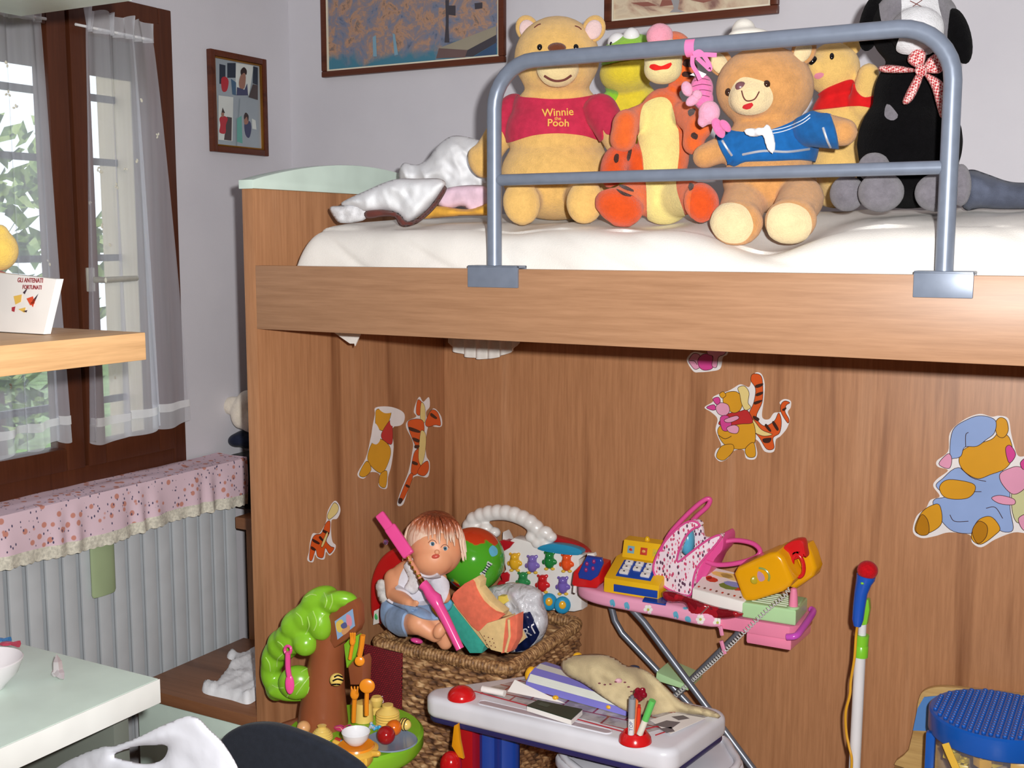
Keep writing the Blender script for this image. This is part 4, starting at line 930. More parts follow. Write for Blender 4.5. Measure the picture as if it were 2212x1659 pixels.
# ================================================================== radiator under the window
WPAINT = plastic((200, 205, 210), .35, 'white_enamel')
rad = thing('radiator', 'white column radiator under the window with a fabric cover on top', 'radiator', (WX + .07, 2.2, .14))
y = 2.895; i = 0
while y > 1.45:
    s_ = MB().box((WX + .098, y - .044, .15), (WX + .110, y, .925), .005).box((WX + .03, y - .034, .14), (WX + .10, y - .012, .93), .006)
    s_.box((WX + .045, y - .062, .16), (WX + .052, y + .002, .92), .002)
    s_.build('section', WPAINT, rad); y -= .0605
MB().cyl((WX + .055, 1.43, .2), (WX + .055, 2.88, .2), .018).cyl((WX + .055, 1.43, .88), (WX + .055, 2.88, .88), .018).build('manifold', WPAINT, rad)
t = NT('floral_cotton'); t.setp(Roughness=.9, Specular__IOR__Level=.1)
co = t.coord((1, 1, 1)); v1 = t.n('TexVoronoi', Scale=32.0); t.l(co, v1.inputs['Vector']); v2 = t.n('TexVoronoi', Scale=64.0); t.l(t.coord((1, 1.2, .75), (.5, .3, 0)), v2.inputs['Vector'])
m1 = t.ramp(v1.outputs['Distance'], [(.24, (255, 255, 255)), (.30, (0, 0, 0))]); m2 = t.ramp(v2.outputs['Distance'], [(.17, (255, 255, 255)), (.21, (0, 0, 0))])
cmx = t.n('MixRGB'); cmx.inputs[1].default_value = lin((226, 200, 212)); cmx.inputs[2].default_value = lin((206, 142, 128)); t.l(m1, cmx.inputs[0])
cm2 = t.n('MixRGB'); cm2.inputs[2].default_value = lin((92, 84, 112)); t.l(cmx.outputs[0], cm2.inputs[1]); t.l(m2, cm2.inputs[0]); t.l(cm2.outputs[0], t.b.inputs['Base Color'])
FLORAL = t.m
zt_ = P(500, 1000, X=WX + .135).z; zb_ = P(515, 1068, X=WX + .135).z
yR = P(523, 1000, X=WX + .12).y
def cover(u, v, z0=None):
    yy = 1.42 + u * (yR - 1.42)
    if v < .4: k = v / .4; x = WX + .012 + k * .127; z = zt_ + .012 - .006 * k + .004 * mnoise.noise(Vector((yy * 7, k * 3, 1)))
    else:
        k = (v - .4) / .6; x = WX + .139 + .006 * math.sin(k * 1.5) + (.007 * math.sin(yy * 60 + math.sin(yy * 23) * 2) * k); z = zt_ + .006 - k * (zt_ + .006 - zb_) - .006 * math.sin(yy * 9) * k
    return Vector((x, yy, z))
cv = MB().grid(cover, 160, 30)
for k in range(1):   # the cloth turns down over the right end too
    cv.grid(lambda u, v: Vector((WX + .012 + u * .130, yR + .004 * math.sin(v * 3), zt_ + .010 - v * (zt_ + .01 - zb_))), 8, 10)
rc_ = cv.build('radiator_cover', FLORAL, smooth=70, solid=.0015); tag(rc_, 'pink floral cotton cover with lace edging draped over the radiator', 'cover cloth')
def lace(u, v):
    p = cover(u, 1.0); p.z += .004 - v * (.034 + .004 * abs(math.sin(p.y * 120))); p.x += .002 + .004 * math.sin(p.y * 90) * v; return p
MB().grid(lace, 400, 4).build('lace_edging', cloth((234, 230, 214), .85, 120, .8), rc_, smooth=60)
a, b = P(191, 1200, X=WX + .118), P(243, 1190, X=WX + .118); zt2, zb2 = P(217, 1120, X=WX + .13).z, P(215, 1292, X=WX + .14).z
hw = (b.y - a.y) / 2; hm = MB()
hm.lathe([(.001, zb2), (hw * .9, zb2), (hw, zb2 + .008), (hw, zt2), (hw * .9, zt2 + .004)], (WX + .125, (a.y + b.y) / 2, 0), sx=.24)
tag(hm.build('humidifier', plastic((168, 186, 146), .25, 'celadon_glaze')), 'pale green ceramic humidifier hanging on the radiator front', 'humidifier')

# ================================================================== storage steps behind the bed end panel
SX0, SX1 = -2.645, BX0 - .003
stp = thing('storage_steps', 'beech storage steps with pale green drawer front between radiator and bed', 'steps', ((SX0 + SX1) / 2, 2.85, 0))
z1 = P(552, 1548, Y=2.382).z
STEP = wood((142, 96, 66), (118, 76, 50), (152, 106, 76), 'x', 'beech_step', .4, 7)
boxo('tread', (SX0, 2.378, z1 - .036), (SX1, 2.866, z1), STEP, stp, .003)
boxo('carcass', (SX0 + .02, 2.40, 0), (SX1, 2.866, z1 - .036), WOODV, stp)
boxo('drawer_front', (SX0 + .012, 2.384, .05), (SX1 - .004, 2.40, z1 - .040), GREEN, stp, .002, label='pale green drawer front')
z2 = P(505, 1118, X=SX0).z
boxo('tread', (SX0 - .004, 2.846, z2 - .040), (SX1, 3.33, z2), STEP, stp, .003)
boxo('carcass', (SX0 + .025, 2.866, 0), (SX1, 3.33, z2 - .04), WOODV, stp)
o = puff([(470, 1478), (500, 1440), (505, 1428), (490, 1422), (500, 1412), (520, 1416), (556, 1408), (575, 1440), (575, 1512), (556, 1512), (534, 1522), (498, 1512), (446, 1500), (436, 1490), (445, 1478)], 2.6, .018, 'white_garment', WHITE, Z=z1 + .001, w=10, amp=.010, freq=22, ridge=.012, back=0, seed=31)
tag(o, 'crumpled white garment lying on the lowest storage step', 'garment')
bb = MB(); c = P(540, 1035, Y=3.02); bb.box((P(524, 1035, Y=3.02).x, 2.93, z2), (SX1 - .01, 3.14, P(530, 974, Y=3.02).z), .03, seg=4)
tag(bb.build('black_bag', cloth((22, 22, 28), .8)), 'black bag standing on the upper storage step, mostly hidden by the bed', 'bag')
nv_ = MB().E(516, 950, 3.0, 24, 16, 24, 10).E(540, 952, 3.02, 26, 18, 30).E(528, 945, 3.02, 24, 16, 28).remesh(.006, 6).build('navy_cap', cloth((34, 40, 60), .8, 30), smooth=180)
tag(nv_, 'dark navy cap lying on the black bag beside the bed end panel', 'cap')
cr = MB().E(520, 893, 3.0, 22, 34, 26).E(502, 876, 3.0, 22, 20, 20, 20).E(536, 870, 3.02, 26, 28, 28).E(486, 886, 2.99, 10, 10, 10).E(542, 905, 3.02, 26, 30, 30).remesh(.006, 6)
tag(cr.build('cream_plush', plush((236, 226, 210), .9, 40), smooth=180), 'cream fluffy plush toy lying on top of the navy cap', 'plush toy')

# ================================================================== desk and shelf at the near left
DX1, DY1, DZ = -1.76, 1.652, .80
desk = thing('desk', 'pale green desk with shelves above it at the left edge', 'desk', (-2.1, 1.0, 0))
MB().box((-2.45, .2, DZ - .052), (DX1, DY1, DZ), .004).build('desktop', GREEN, desk)
MB().box((DX1, .2, DZ - .052), (DX1 + .003, DY1, DZ - .001), .001).build('burnt_out_edge', plastic((246, 248, 244), .4), desk, label='desk edge strip with flash burn-out painted white')  # burn-out of the flash-lit desk edge painted as a white strip
zs0, zs1 = P(314, 777, Y=DY1).z, P(314, 718, Y=DY1).z
MB().box((-2.08, .5, zs0), (DX1, DY1, zs1), .002).build('shelf', WOODS, desk, label='beech shelf')
zu = P(295, 1, Y=DY1).z
MB().box((-2.08, .5, zu), (DX1, DY1, zu + .05), .003).build('upper_shelf', GREEN, desk)
MB().box((-2.08, .62, DZ), (DX1 - .02, .66, zu), .002).build('upright', WOODV, desk)
for y_ in (.24, 1.608): MB().box((-2.43, y_, 0), (-1.85, y_ + .04, DZ - .052), .002).build('shaded_side_panel', plastic((112, 118, 110), .5), desk, label='end panel with under-desk shade put into its grey')  # grey colour stands in for the shadow under the desk
# things on shelf and desk
q = P(94, 722, Z=zs1 + .0015); by = q.y
PAPER = plastic((244, 240, 236), .5, 'paper_white')
bk = thing('picture_book', 'thin white picture book with red title standing on the shelf', 'book', q)
cov = [q, Vector((P(-62, 722, Y=by).x, by, q.z)), P(-18, 588, Y=by + .02), P(122, 603, Y=by + .02)]
MB().prism(cov, (.004, .014, 0), .001).build('cover', PAPER, bk)
ex = (cov[0] - cov[1]).normalized(); ey = (cov[2] - cov[1]); ey = (ey - ex * ey.dot(ex)).normalized(); ez = ex.cross(ey)
if ez.y > 0: ez = -ez
RB = Matrix((ex, ey, ez)).transposed()
def onbook(px, py, h=.0008):
    d = (P(px, py, D=1) - CAM); t_ = (cov[0] - CAM).dot(ez) / d.dot(ez); return CAM + d * t_ + ez * h
tx = MB()
for s_, px, py, h in (('GLI ANTENATI', 66, 606, 10), ('FORTUNATI', 70, 621, 9)):
    c = onbook(px, py); kb = dep(c) / F_PX; tx.text(s_, h * kb / .72, Matrix.Translation(c) @ RB.to_4x4(), .0003, bold=.0002, sx=.9)
tx.build('title', plastic((150, 50, 56), .5), bk, smooth=0)
bd = MB()
for k, pl in ((0, [(30, 640), (48, 636), (46, 652), (34, 658)]), (1, [(58, 645), (72, 640), (76, 655), (66, 660)]), (1, [(66, 655), (78, 645), (72, 664)]), (2, [(50, 632), (62, 620), (54, 636)]), (2, [(70, 650), (84, 634), (76, 652)]), (3, [(26, 664), (34, 662), (32, 674), (26, 672)]), (0, [(40, 668), (56, 664), (54, 676)]), (2, [(48, 672), (60, 670), (58, 675)])):
    bd.flat([onbook(a_, b_) for a_, b_ in pl], mi=k)
bd.build('cover_art', [plastic(c, .5) for c in ((240, 196, 90), (228, 84, 48), (70, 50, 60), (180, 50, 60))], bk, smooth=0)
yp = thing('plush_toy', 'yellow plush toy cut by the left edge, sitting on the shelf behind the book', 'plush toy', P(-30, 722, Z=zs1))
yy = by + .06
m = MB().E(-4, 540, yy, 42, 46, 40).E(-2, 500, yy, 20, 16, 18).E(-30, 640, yy, 42, 70, 40).remesh(.005, 6)
yb2 = m.build('body', plush((244, 206, 104), .92, 80), yp, smooth=180)
MB().E(-12, 606, yy - .004, 40, 22, 40).build('scarf', cloth((200, 50, 70)), yp)
BOWLW = plastic((236, 232, 236), .2, 'glazed_white')
c = P(-32, 1486, Z=DZ + .001); k = dep(c) / F_PX; R_ = 80 * k
bo = thing('bowl', 'white bowl with biscuit crumbs at the left end of the desk', 'bowl', c)
MB().lathe([(.001, .0), (R_ * .5, .0), (R_ * .55, .006), (R_ * .85, .03), (R_, .058), (R_ * .97, .060), (R_ * .8, .034), (R_ * .5, .012), (.001, .010)], c, n=48).build('dish', BOWLW, bo)
tag(MB().E(-2, 1458, c.y, 10, 7, 6, 20).E(-14, 1464, c.y, 12, 8, 6, -10).E(-30, 1462, c.y, 12, 9, 7).remesh(.004, 3).build('biscuit', plush((206, 160, 96), .8, 80), smooth=180), 'broken brown biscuit lying in the white bowl', 'food')
c = P(126, 1462, Z=DZ + .003); k = dep(c) / F_PX; rnd = random.Random(5); fm = MB()
for dx, dy, dz, r in ((0, 0, 28, 5), (-2, 0, 50, 1.2), (14, -2, 8, 5), (28, -8, 3, 1), (-12, 4, 10, 4), (4, 8, 18, 6), (-18, -4, 3, 1)):
    fm.tube([c + Vector((0, 0, 12 * k)), c + Vector((dx * .5, dy * .5, dz * .6 + 5)) * k, c + Vector((dx, dy, max(dz, 2))) * k], [11 * k, 9 * k, r * k * .5], 5)
fm.ell(c + Vector((0, 0, 8 * k)), 9 * k, nu=6, nv=4)
tag(fm.build('foil_wrapper', metal((236, 226, 232), .25, 'silver_foil', .6), smooth=0), 'twisted silver foil wrapper on the pale green desk top', 'foil')
for px, py, col_, lab in ((14, 1394, (196, 70, 96), 'crumpled red sweet wrapper behind the white bowl on the desk'), (-6, 1386, (70, 130, 190), 'crumpled blue sweet wrapper at the far edge of the desk')):
    c = P(px, py, Z=DZ + .004); k = dep(c) / F_PX
    tag(MB().ell(c + Vector((0, 0, 4 * k)), (16 * k, 12 * k, 4 * k), Matrix.Rotation(.5, 3, 'Z'), 7, 5).tube([c + Vector((10 * k, 4 * k, 4 * k)), c + Vector((28 * k, 10 * k, 5 * k))], [3 * k, 8 * k], 6).build('sweet_wrapper', plastic(col_, .25), smooth=0), lab, 'wrapper')

# ================================================================== black chair with a carrier bag
CH = cloth((40, 44, 54), .9, 60, .5, 'charcoal_fabric')
CY = 1.80
ch = thing('chair', 'dark chair with a rounded charcoal backrest below the desk', 'chair', (P(620, 1659, Y=CY).x, CY - .2, 0))
bp = [P(a_, b_, Y=CY) for a_, b_ in ((466, 1645), (468, 1612), (486, 1586), (525, 1569), (580, 1568), (640, 1586), (696, 1610), (740, 1636), (778, 1668), (796, 1720), (796, 1800), (760, 1830), (520, 1830), (474, 1800))]
bpz = [Vector((p.x, p.y, max(p.z, .48))) for p in crc(bp, 4)]
MB().prism(bpz, (0, .03, 0), .011, seg=3).build('backrest', CH, ch)
xa, xb = min(p.x for p in bp), max(p.x for p in bp); STEEL = metal((150, 152, 158), .3, 'chair_steel')
MB().box((xa + .07, CY - .40, .42), (xb, CY - .02, .47), .02, seg=3).build('seat', CH, ch)
for x_ in (xa + .03, xb - .03):
    MB().tube([(x_, CY + .035, .60), (x_, CY + .03, .44), (x_, CY + .06, 0)], .011).build('leg', STEEL, ch)
    MB().tube([(x_, CY - .36, .43), (x_, CY - .38, 0)], .011).build('leg', STEEL, ch)
BAGW = NT('white_carrier'); BAGW.setp(Roughness=.45); BAGW.b.inputs['Base Color'].default_value = lin((232, 234, 244))
nz = BAGW.n('TexNoise', Scale=9.0, Detail=4.0); BAGW.l(BAGW.coord(), nz.inputs['Vector']); BAGW.bump(nz.outputs[0], .35, .01)
o = puff([(408, 1547), (430, 1552), (452, 1575), (482, 1605), (515, 1660), (530, 1720), (300, 1760), (60, 1720), (120, 1660), (180, 1628), (226, 1612), (244, 1612), (300, 1592), (345, 1570), (385, 1553)], 1.55, .03, 'carrier_bag', BAGW.m, w=90, amp=.006, freq=12, ridge=.006, step=.005, hole=[(245, 1632), (290, 1613), (330, 1610), (362, 1612), (352, 1640), (318, 1650), (280, 1644)], seed=9, k=4)
tag(o, 'white plastic carrier bag with a handle slot hanging beside the desk corner', 'bag')
# ================================================================== toy tree kitchen
TB, TG, TGL = plastic((150, 84, 52), .35, 'brown_plastic'), plastic((136, 196, 46), .25, 'lime_plastic'), plastic((178, 220, 110), .3, 'light_lime')
YEL, ORA = plastic((240, 206, 110), .3, 'butter_plastic'), plastic((240, 146, 34), .25, 'orange_plastic')
TZ = .42; TY = 2.33
tree = thing('toy_tree_kitchen', 'toy tree kitchen with lime foliage, brown trunk and round green table', 'toy kitchen', (-1.78, 2.33, 0))
m = MB()
pts = [(698, 1574, 56), (698, 1535, 52), (700, 1480, 45), (706, 1420, 38), (716, 1360, 33), (732, 1325, 26)]
p3 = [P(a, b, Y=TY) for a, b, r in pts]; m.tube(p3, [mm(r, p) for (a, b, r), p in zip(pts, p3)], 20)
A, B = P(700, 1478, Y=TY), P(608, 1476, Y=TY); m.caps(A, B, mm(16, A), mm(14, B))
A, B = P(670, 1572, Y=TY), P(596, 1590, Y=TY - .02); m.caps(A, B, mm(30, A), mm(24, B))
m.remesh(.006, 8).build('trunk', TB, tree, smooth=180)
m = MB()
for x, y, rx, ry, rot, dy in ((690, 1294, 44, 27, -24, 0), (740, 1293, 34, 18, 6, 0), (720, 1300, 30, 24, 0, 0), (645, 1344, 44, 32, -36, -.015), (668, 1330, 40, 34, -30, -.01), (612, 1392, 36, 36, -40, -.01), (632, 1378, 40, 36, 0, -.012), (586, 1440, 23, 50, 6, 0), (594, 1415, 28, 44, 20, 0), (660, 1390, 28, 28, 0, -.02), (692, 1345, 28, 40, -10, -.012), (600, 1485, 26, 30, 20, 0), (642, 1474, 42, 38, -10, -.025), (622, 1500, 46, 15, 8, -.01), (615, 1494, 30, 20, 20, -.01)):
    m.E(x, y, TY - .025 + dy, rx, ry, min(rx, ry, 26), -rot)
fo = m.remesh(.005, 12).build('foliage', TG, tree, smooth=180)
for p in ([(660, 1290), (672, 1284), (684, 1286)], [(700, 1280), (706, 1296), (702, 1312)], [(716, 1284), (718, 1300), (712, 1316)], [(640, 1324), (650, 1334), (654, 1350)], [(664, 1332), (668, 1352), (660, 1370)], [(676, 1320), (684, 1344), (678, 1362)], [(690, 1352), (694, 1336), (702, 1326)], [(600, 1386), (610, 1394), (616, 1408)], [(574, 1420), (582, 1434), (584, 1450)], [(612, 1412), (600, 1424), (598, 1440)], [(650, 1452), (664, 1444), (668, 1450)], [(640, 1500), (654, 1480), (668, 1462)], [(620, 1506), (632, 1486), (650, 1470)], [(588, 1480), (600, 1486), (612, 1486)], [(664, 1500), (670, 1480), (674, 1466)]):
    stroke(fo, 'leaf_vein', TGL, tree, p, .0016)
sg = MB().prism([P(a, b, Y=TY - .035) for a, b in ((706, 1334), (722, 1316), (764, 1296), (772, 1312), (774, 1350), (768, 1366), (722, 1400), (712, 1384), (714, 1372), (708, 1364), (712, 1352), (704, 1344))], (0, .03, 0), .004).build('sign_board', TB, tree)
pic = MB().flat([P(a, b, Y=TY - .0358) for a, b in ((723, 1342), (762, 1315), (767, 1352), (729, 1382))])
for k, pl in ((1, [(726, 1346), (738, 1338), (744, 1352), (736, 1366), (728, 1362)]), (2, [(748, 1328), (758, 1332), (760, 1350), (750, 1352)]), (3, [(738, 1362), (752, 1350), (756, 1360), (742, 1372)]), (4, [(736, 1350), (746, 1344), (750, 1354), (740, 1358)])):
    pic.flat([P(q.x, q.y, Y=TY - .0361 - k * .0001) for q in crc([(a, b, 0) for a, b in pl], 3)], mi=k)
pic.build('sign_picture', [plastic(c, .3) for c in ((150, 182, 222), (236, 200, 96), (232, 150, 170), (220, 160, 110), (96, 100, 150))], sg, smooth=0)
MB().prism([P(a, b, Y=TY - .02) for a, b in ((742, 1392), (756, 1378), (772, 1372), (774, 1396), (766, 1420), (748, 1444))], (0, .02, 0), .004).build('leaf_plate', TG, tree)
MB().prism([P(a, b, Y=TY - .01) for a, b in ((750, 1432), (780, 1420), (784, 1432), (782, 1480), (756, 1480))], (0, .04, 0), .005).build('ledge', TB, tree)
be = MB().E(727, 1468, TY - .055, 15, 14, 12, 20).build('bee_knob', YEL, tree)
for p in ([(722, 1463), (730, 1459), (740, 1463)], [(719, 1471), (729, 1467), (741, 1470)], [(716, 1479), (727, 1478), (738, 1479)]): stroke(be, 'bee_stripe', BLACK, be, p, .0022)
dc = Vector((-1.78, 2.335, 0))
MB().lathe([(.001, TZ - .05), (.172, TZ - .05), (.182, TZ - .035), (.182, TZ - .008), (.174, TZ), (.001, TZ)], dc, n=64).build('table', TG, tree)
MB().lathe([(.001, 0), (.12, 0), (.12, .02), (.05, .05), (.045, TZ - .05), (.001, TZ - .05)], dc, n=32).build('pedestal', TB, tree)
pc_ = P(845, 1604, Z=TZ); MB().lathe([(.001, .001), (.062, .001), (.068, .004), (.066, .007), (.058, .005), (.001, .003)], pc_, n=40).build('pond', plastic((132, 148, 172), .2), tree)
# --- small things on and around the tree
def spoon(label, pts, w, bowl, mat, Y, group=None, name='toy_spoon', tines=False):
    p3 = [P(a, b, Y=Y) for a, b in pts]; k = dep(p3[0]) / F_PX
    r = thing(name, label, name.split('_')[1], p3[-1], group)
    MB().tube(crc(p3, 5, False), [w * k] * (5 * (len(p3) - 1) + 1), 8).build('handle', mat, r)
    b = MB().E(bowl[0], bowl[1], Y - .003, bowl[2], bowl[3], 4, bowl[4])
    if tines:
        for d in (-.55, 0, .55):
            b.caps(P(bowl[0] + bowl[2] * d, bowl[1] - bowl[3] * .3, Y=Y - .003), P(bowl[0] + bowl[2] * d * 1.25, bowl[1] - bowl[3] * 1.35, Y=Y - .003), 2.4 * k)
        b.remesh(.002, 2)
    b.build('bowl' if not tines else 'tines', mat, r, smooth=180); return r
PNK = plastic((244, 84, 160), .2, 'pink_plastic'); cutl = 'toy cutlery of the tree kitchen'
sp_ = spoon('pink toy spoon hanging on the branch in front of the lime foliage', [(622, 1408), (622, 1440), (625, 1462)], 6, (626, 1478, 10, 22, 2), PNK, TY - .105, cutl)
MB().tube([P(622 + 7 * math.cos(a * .628), 1404 + 9 * math.sin(a * .628), Y=TY - .105) for a in range(10)], .004, 8, True).build('hanging_loop', PNK, sp_)
spoon('orange toy spoon hanging highest, beside the sign board', [(784, 1372), (781, 1395), (777, 1416)], 6, (777, 1428, 11, 11, 0), ORA, TY - .058, cutl); 
spoon('orange toy fork hanging on the leaf plate under the sign board', [(756, 1424), (760, 1400), (762, 1392)], 4, (762, 1384, 7, 12, -10), ORA, TY - .045, cutl, 'toy_fork', True)
spoon('orange toy ladle standing upright behind the yellow beaker', [(792, 1545), (792, 1515), (793, 1492)], 5, (793, 1482, 17, 16, 0), ORA, TY - .035, cutl)
spoon('orange toy fork standing left of the yellow beaker', [(764, 1560), (765, 1530), (766, 1510)], 5, (766, 1500, 10, 12, 0), ORA, TY - .01, cutl, 'toy_fork', True)
def lathe_at(name, label, cat, px, py, prof, mat, n=36, parts=None, group=None, z=TZ, sx=1):
    """prof in pixels at that place, standing on the table"""
    c = P(px, py, Z=z + .001); k = dep(c) / F_PX
    return tag(MB().lathe([(r * k, h * k) for r, h in prof], c, n=n, sx=sx).build(name, mat), label, cat, group), c, k
tt = 'toy food and dishes on the tree kitchen table'
lathe_at('toy_beaker', 'yellow toy beaker upside down in front of the orange ladle', 'toy cup', 786, 1556, [(.1, 0), (21, 0), (21, 3), (19, 36), (17, 41), (.1, 43)], YEL, group=tt)
lathe_at('toy_jar', 'small pale yellow toy jar just right of the beaker', 'toy jar', 814, 1541, [(.1, 0), (12, 0), (12, 10), (8, 14), (12, 20), (14, 32), (10, 38), (.1, 38)], YEL, group=tt)
hp_ = [(.1, 0)] + [(24 + 2 * math.sin(i * 2.1), i * 2) for i in range(0, 16)] + [(20, 34), (12, 40), (12, 46), (.1, 47)]
lathe_at('toy_honey_pot', 'ridged yellow toy honey pot at the back right of the green table', 'toy pot', 838, 1566, hp_, YEL, group=tt)
hp2 = [(.1, 0)] + [(22 - .03 * (i * 2 - 4) ** 2 + 1.4 * (i % 2), i * 2) for i in range(0, 15)] + [(10, 30), (.1, 31)]
lathe_at('toy_beehive', 'pale yellow ridged toy beehive left of the white bowl', 'toy beehive', 696, 1596, hp2, YEL, group=tt)
def ball(name, label, cat, px, py, r, mat, z=TZ, sy=1):
    c = P(px, py + r, Z=z); k = dep(c) / F_PX
    c = P(px, py, Y=c.y); c.z = max(c.z, z + r * k * sy * .98); return tag(MB().ell(c, (r * k, r * k, r * k * sy)).build(name, mat, smooth=180), label, cat, tt)
ball('toy_tomato', 'dark red toy tomato lying on the grey pond', 'toy food', 834, 1588, 20, plastic((160, 26, 28), .15), z=TZ + .009)
ball('toy_orange', 'orange toy fruit tucked behind the red tomato', 'toy food', 851, 1572, 17, plastic((226, 110, 24), .2), z=TZ + .009)
ball('toy_egg', 'tan toy egg beside the foot of the brown trunk', 'toy food', 656, 1572, 15, plastic((226, 168, 112), .35))
ball('toy_berry', 'small red toy berry peeping over the chair back', 'toy food', 644, 1590, 10, plastic((190, 30, 40), .2))
c = P(874, 1578, Z=TZ + .009); k = dep(c) / F_PX
beeb = tag(MB().ell(c + Vector((0, 0, 14 * k)), (16 * k, 12 * k, 13 * k)).build('toy_bee', YEL, smooth=180), 'striped yellow toy bee behind the orange toy fruit', 'toy bee', tt)
for x in (-6, 0, 6): MB().tube([c + Vector((x * k, 12.4 * k * math.sin(a) * (1 - abs(x) * .015), 14 * k + 13.4 * k * math.cos(a) * (1 - abs(x) * .015))) for a in [i * .524 for i in range(12)]], .0014, 6, True).build('stripe', BLACK, beeb)
c = P(770, 1650, Z=TZ); k = dep(c) / F_PX
pot = thing('toy_pot', 'yellow toy cooking pot with orange rim under the white bowl', 'toy pot', c, tt)
MB().lathe([(.1 * k, 0), (30 * k, 0), (36 * k, 8 * k), (40 * k, 26 * k), (48 * k, 30 * k), (48 * k, 36 * k), (40 * k, 40 * k), (.1 * k, 40 * k)], c, n=48).build('pot_body', plastic((238, 186, 74), .25), pot)
MB().lathe([(20 * k, 40 * k), (40 * k, 40 * k), (38 * k, 44 * k), (20 * k, 42 * k)], c, n=48).build('rim', ORA, pot)
for s in (-1, 1): MB().caps(c + Vector((s * 44 * k, 0, 33 * k)), c + Vector((s * 58 * k, 0, 36 * k)), 7 * k, 6 * k).build('handle', plastic((238, 186, 74), .25), pot)
for i in range(7): a = -2.6 + i * .36; MB().ell(c + Vector((40 * k * math.cos(a), 40 * k * math.sin(a), 20 * k)), (6 * k, 4 * k, 12 * k), nu=12, nv=8).build('honey_drip', plastic((238, 186, 74), .25), pot)
cz = c + Vector((0, 0, 45 * k))
tag(MB().lathe([(.1, 0), (14, 0), (16, 2), (26, 14), (31, 27), (30, 28), (24, 16), (12, 5), (.1, 4)] and [(r * k, h * k) for r, h in [(.1, 0), (14, 0), (18, 3), (27, 14), (31, 28), (30, 29), (25, 16), (12, 6), (.1, 5)]], cz, n=40).build('toy_bowl', plastic((238, 238, 242), .15)), 'white toy bowl sitting on the yellow pot', 'toy bowl', tt)
c = P(736, 1580, Z=TZ + .002); k = dep(c) / F_PX; rnd = random.Random(3); sm_ = MB(); mats = [plastic(q, .3) for q in ((206, 60, 110), (150, 50, 120), (240, 150, 150))]
for i in range(14):
    a = c + Vector((rnd.uniform(-18, 18), rnd.uniform(-10, 10), rnd.uniform(1, 12))) * k
    sm_.tube(crc([a, a + Vector((rnd.uniform(8, 16), rnd.uniform(-4, 4), rnd.uniform(0, 6))) * k, a + Vector((rnd.uniform(16, 34), rnd.uniform(-6, 6), -3)) * k], 4, False), 1.1 * k, 6, mi=i % 3)
sm_.ell(c + Vector((0, -6 * k, 8 * k)), (14 * k, 4 * k, 6 * k))
tag(sm_.build('beaded_necklace', mats), 'tangle of magenta bead strings left of the white toy bowl', 'necklace')
c = P(812, 1578, Z=TZ + .003); k = dep(c) / F_PX; bd2 = MB()
for i in range(16): bd2.ell(c + Vector((rnd.uniform(-16, 16), rnd.uniform(-8, 8), rnd.uniform(3, 12))) * k, 4 * k, nu=8, nv=6, mi=i % 2)
tag(bd2.build('bead_bracelet', [plastic((70, 176, 226), .15), plastic((190, 200, 220), .15)]), 'light blue bead bracelet between white bowl and toy bee', 'bracelet')
c = P(735, 1606, Z=TZ + .002); k = dep(c) / F_PX
tag(MB().tube([c + Vector((-14, 4, 5)) * k, c + Vector((4, 0, 5)) * k], [5 * k, 6 * k], 10).tube([c + Vector((4, 0, 5)) * k, c + Vector((22, -6, 5)) * k], [5 * k, 5 * k], 10, mi=1).build('toy_lipstick', [plastic((196, 40, 44), .2), plastic((90, 180, 220), .2)]), 'red and blue capped little toy tube in front of the yellow pot', 'toy')

# ================================================================== wicker basket
t = NT('woven_seagrass'); t.setp(Roughness=.75)
n1 = t.n('TexNoise', Scale=70.0, Detail=4.0); t.l(t.coord((.35, .35, 1.4)), n1.inputs['Vector'])
t.l(t.ramp(n1.outputs[0], [(.3, (58, 36, 22)), (.45, (116, 78, 48)), (.56, (160, 118, 76)), (.7, (214, 178, 132))]), t.b.inputs['Base Color'])
WICK = t.m
t = NT('seagrass_rim'); t.setp(Roughness=.6)
n1 = t.n('TexNoise', Scale=90.0, Detail=3.0); t.l(t.coord(), n1.inputs['Vector'])
t.l(t.ramp(n1.outputs[0], [(.3, (84, 56, 34)), (.48, (140, 102, 64)), (.62, (178, 138, 92)), (.75, (206, 172, 128))]), t.b.inputs['Base Color']); RIMM = t.m
KX0, KX1, KY0, KY1, KZ = -1.985, -1.53, 2.712, 3.172, .505
bas = thing('wicker_basket', 'square brown woven seagrass basket overflowing with toys', 'basket', ((KX0 + KX1) / 2, (KY0 + KY1) / 2, 0))
def weave(u_m, z, row=.0165, st=.030):
    r = int(z / row); f = z / row - r
    ph = (r % 2) * .5
    a = abs(math.sin(math.pi * f)); s = .5 + .5 * math.sin(2 * math.pi * (u_m / st + ph) + 1.2 * f)
    return .0105 * a * (.2 + .8 * s ** 1.5) + .002 * mnoise.noise(Vector((u_m * 40, z * 60, r)))
def side(o, d, nrm, L, nu, nv):
    def fn(u, v): return o + d * (u * L) + Vector((0, 0, v * KZ)) + nrm * weave(u * L, v * KZ)
    return fn
wb = MB()
wb.grid(side(Vector((KX0, KY0, 0)), Vector((1, 0, 0)), Vector((0, -1, 0)), KX1 - KX0, 150, 0), 150, 240)
wb.grid(side(Vector((KX1, KY0, 0)), Vector((0, 1, 0)), Vector((1, 0, 0)), KY1 - KY0, 0, 0), 150, 240)
wb.grid(side(Vector((KX0, KY1, 0)), Vector((1, 0, 0)), Vector((0, 1, 0)), KX1 - KX0, 0, 0), 60, 80)
wb.grid(side(Vector((KX0, KY0, 0)), Vector((0, 1, 0)), Vector((-1, 0, 0)), KY1 - KY0, 0, 0), 60, 80)
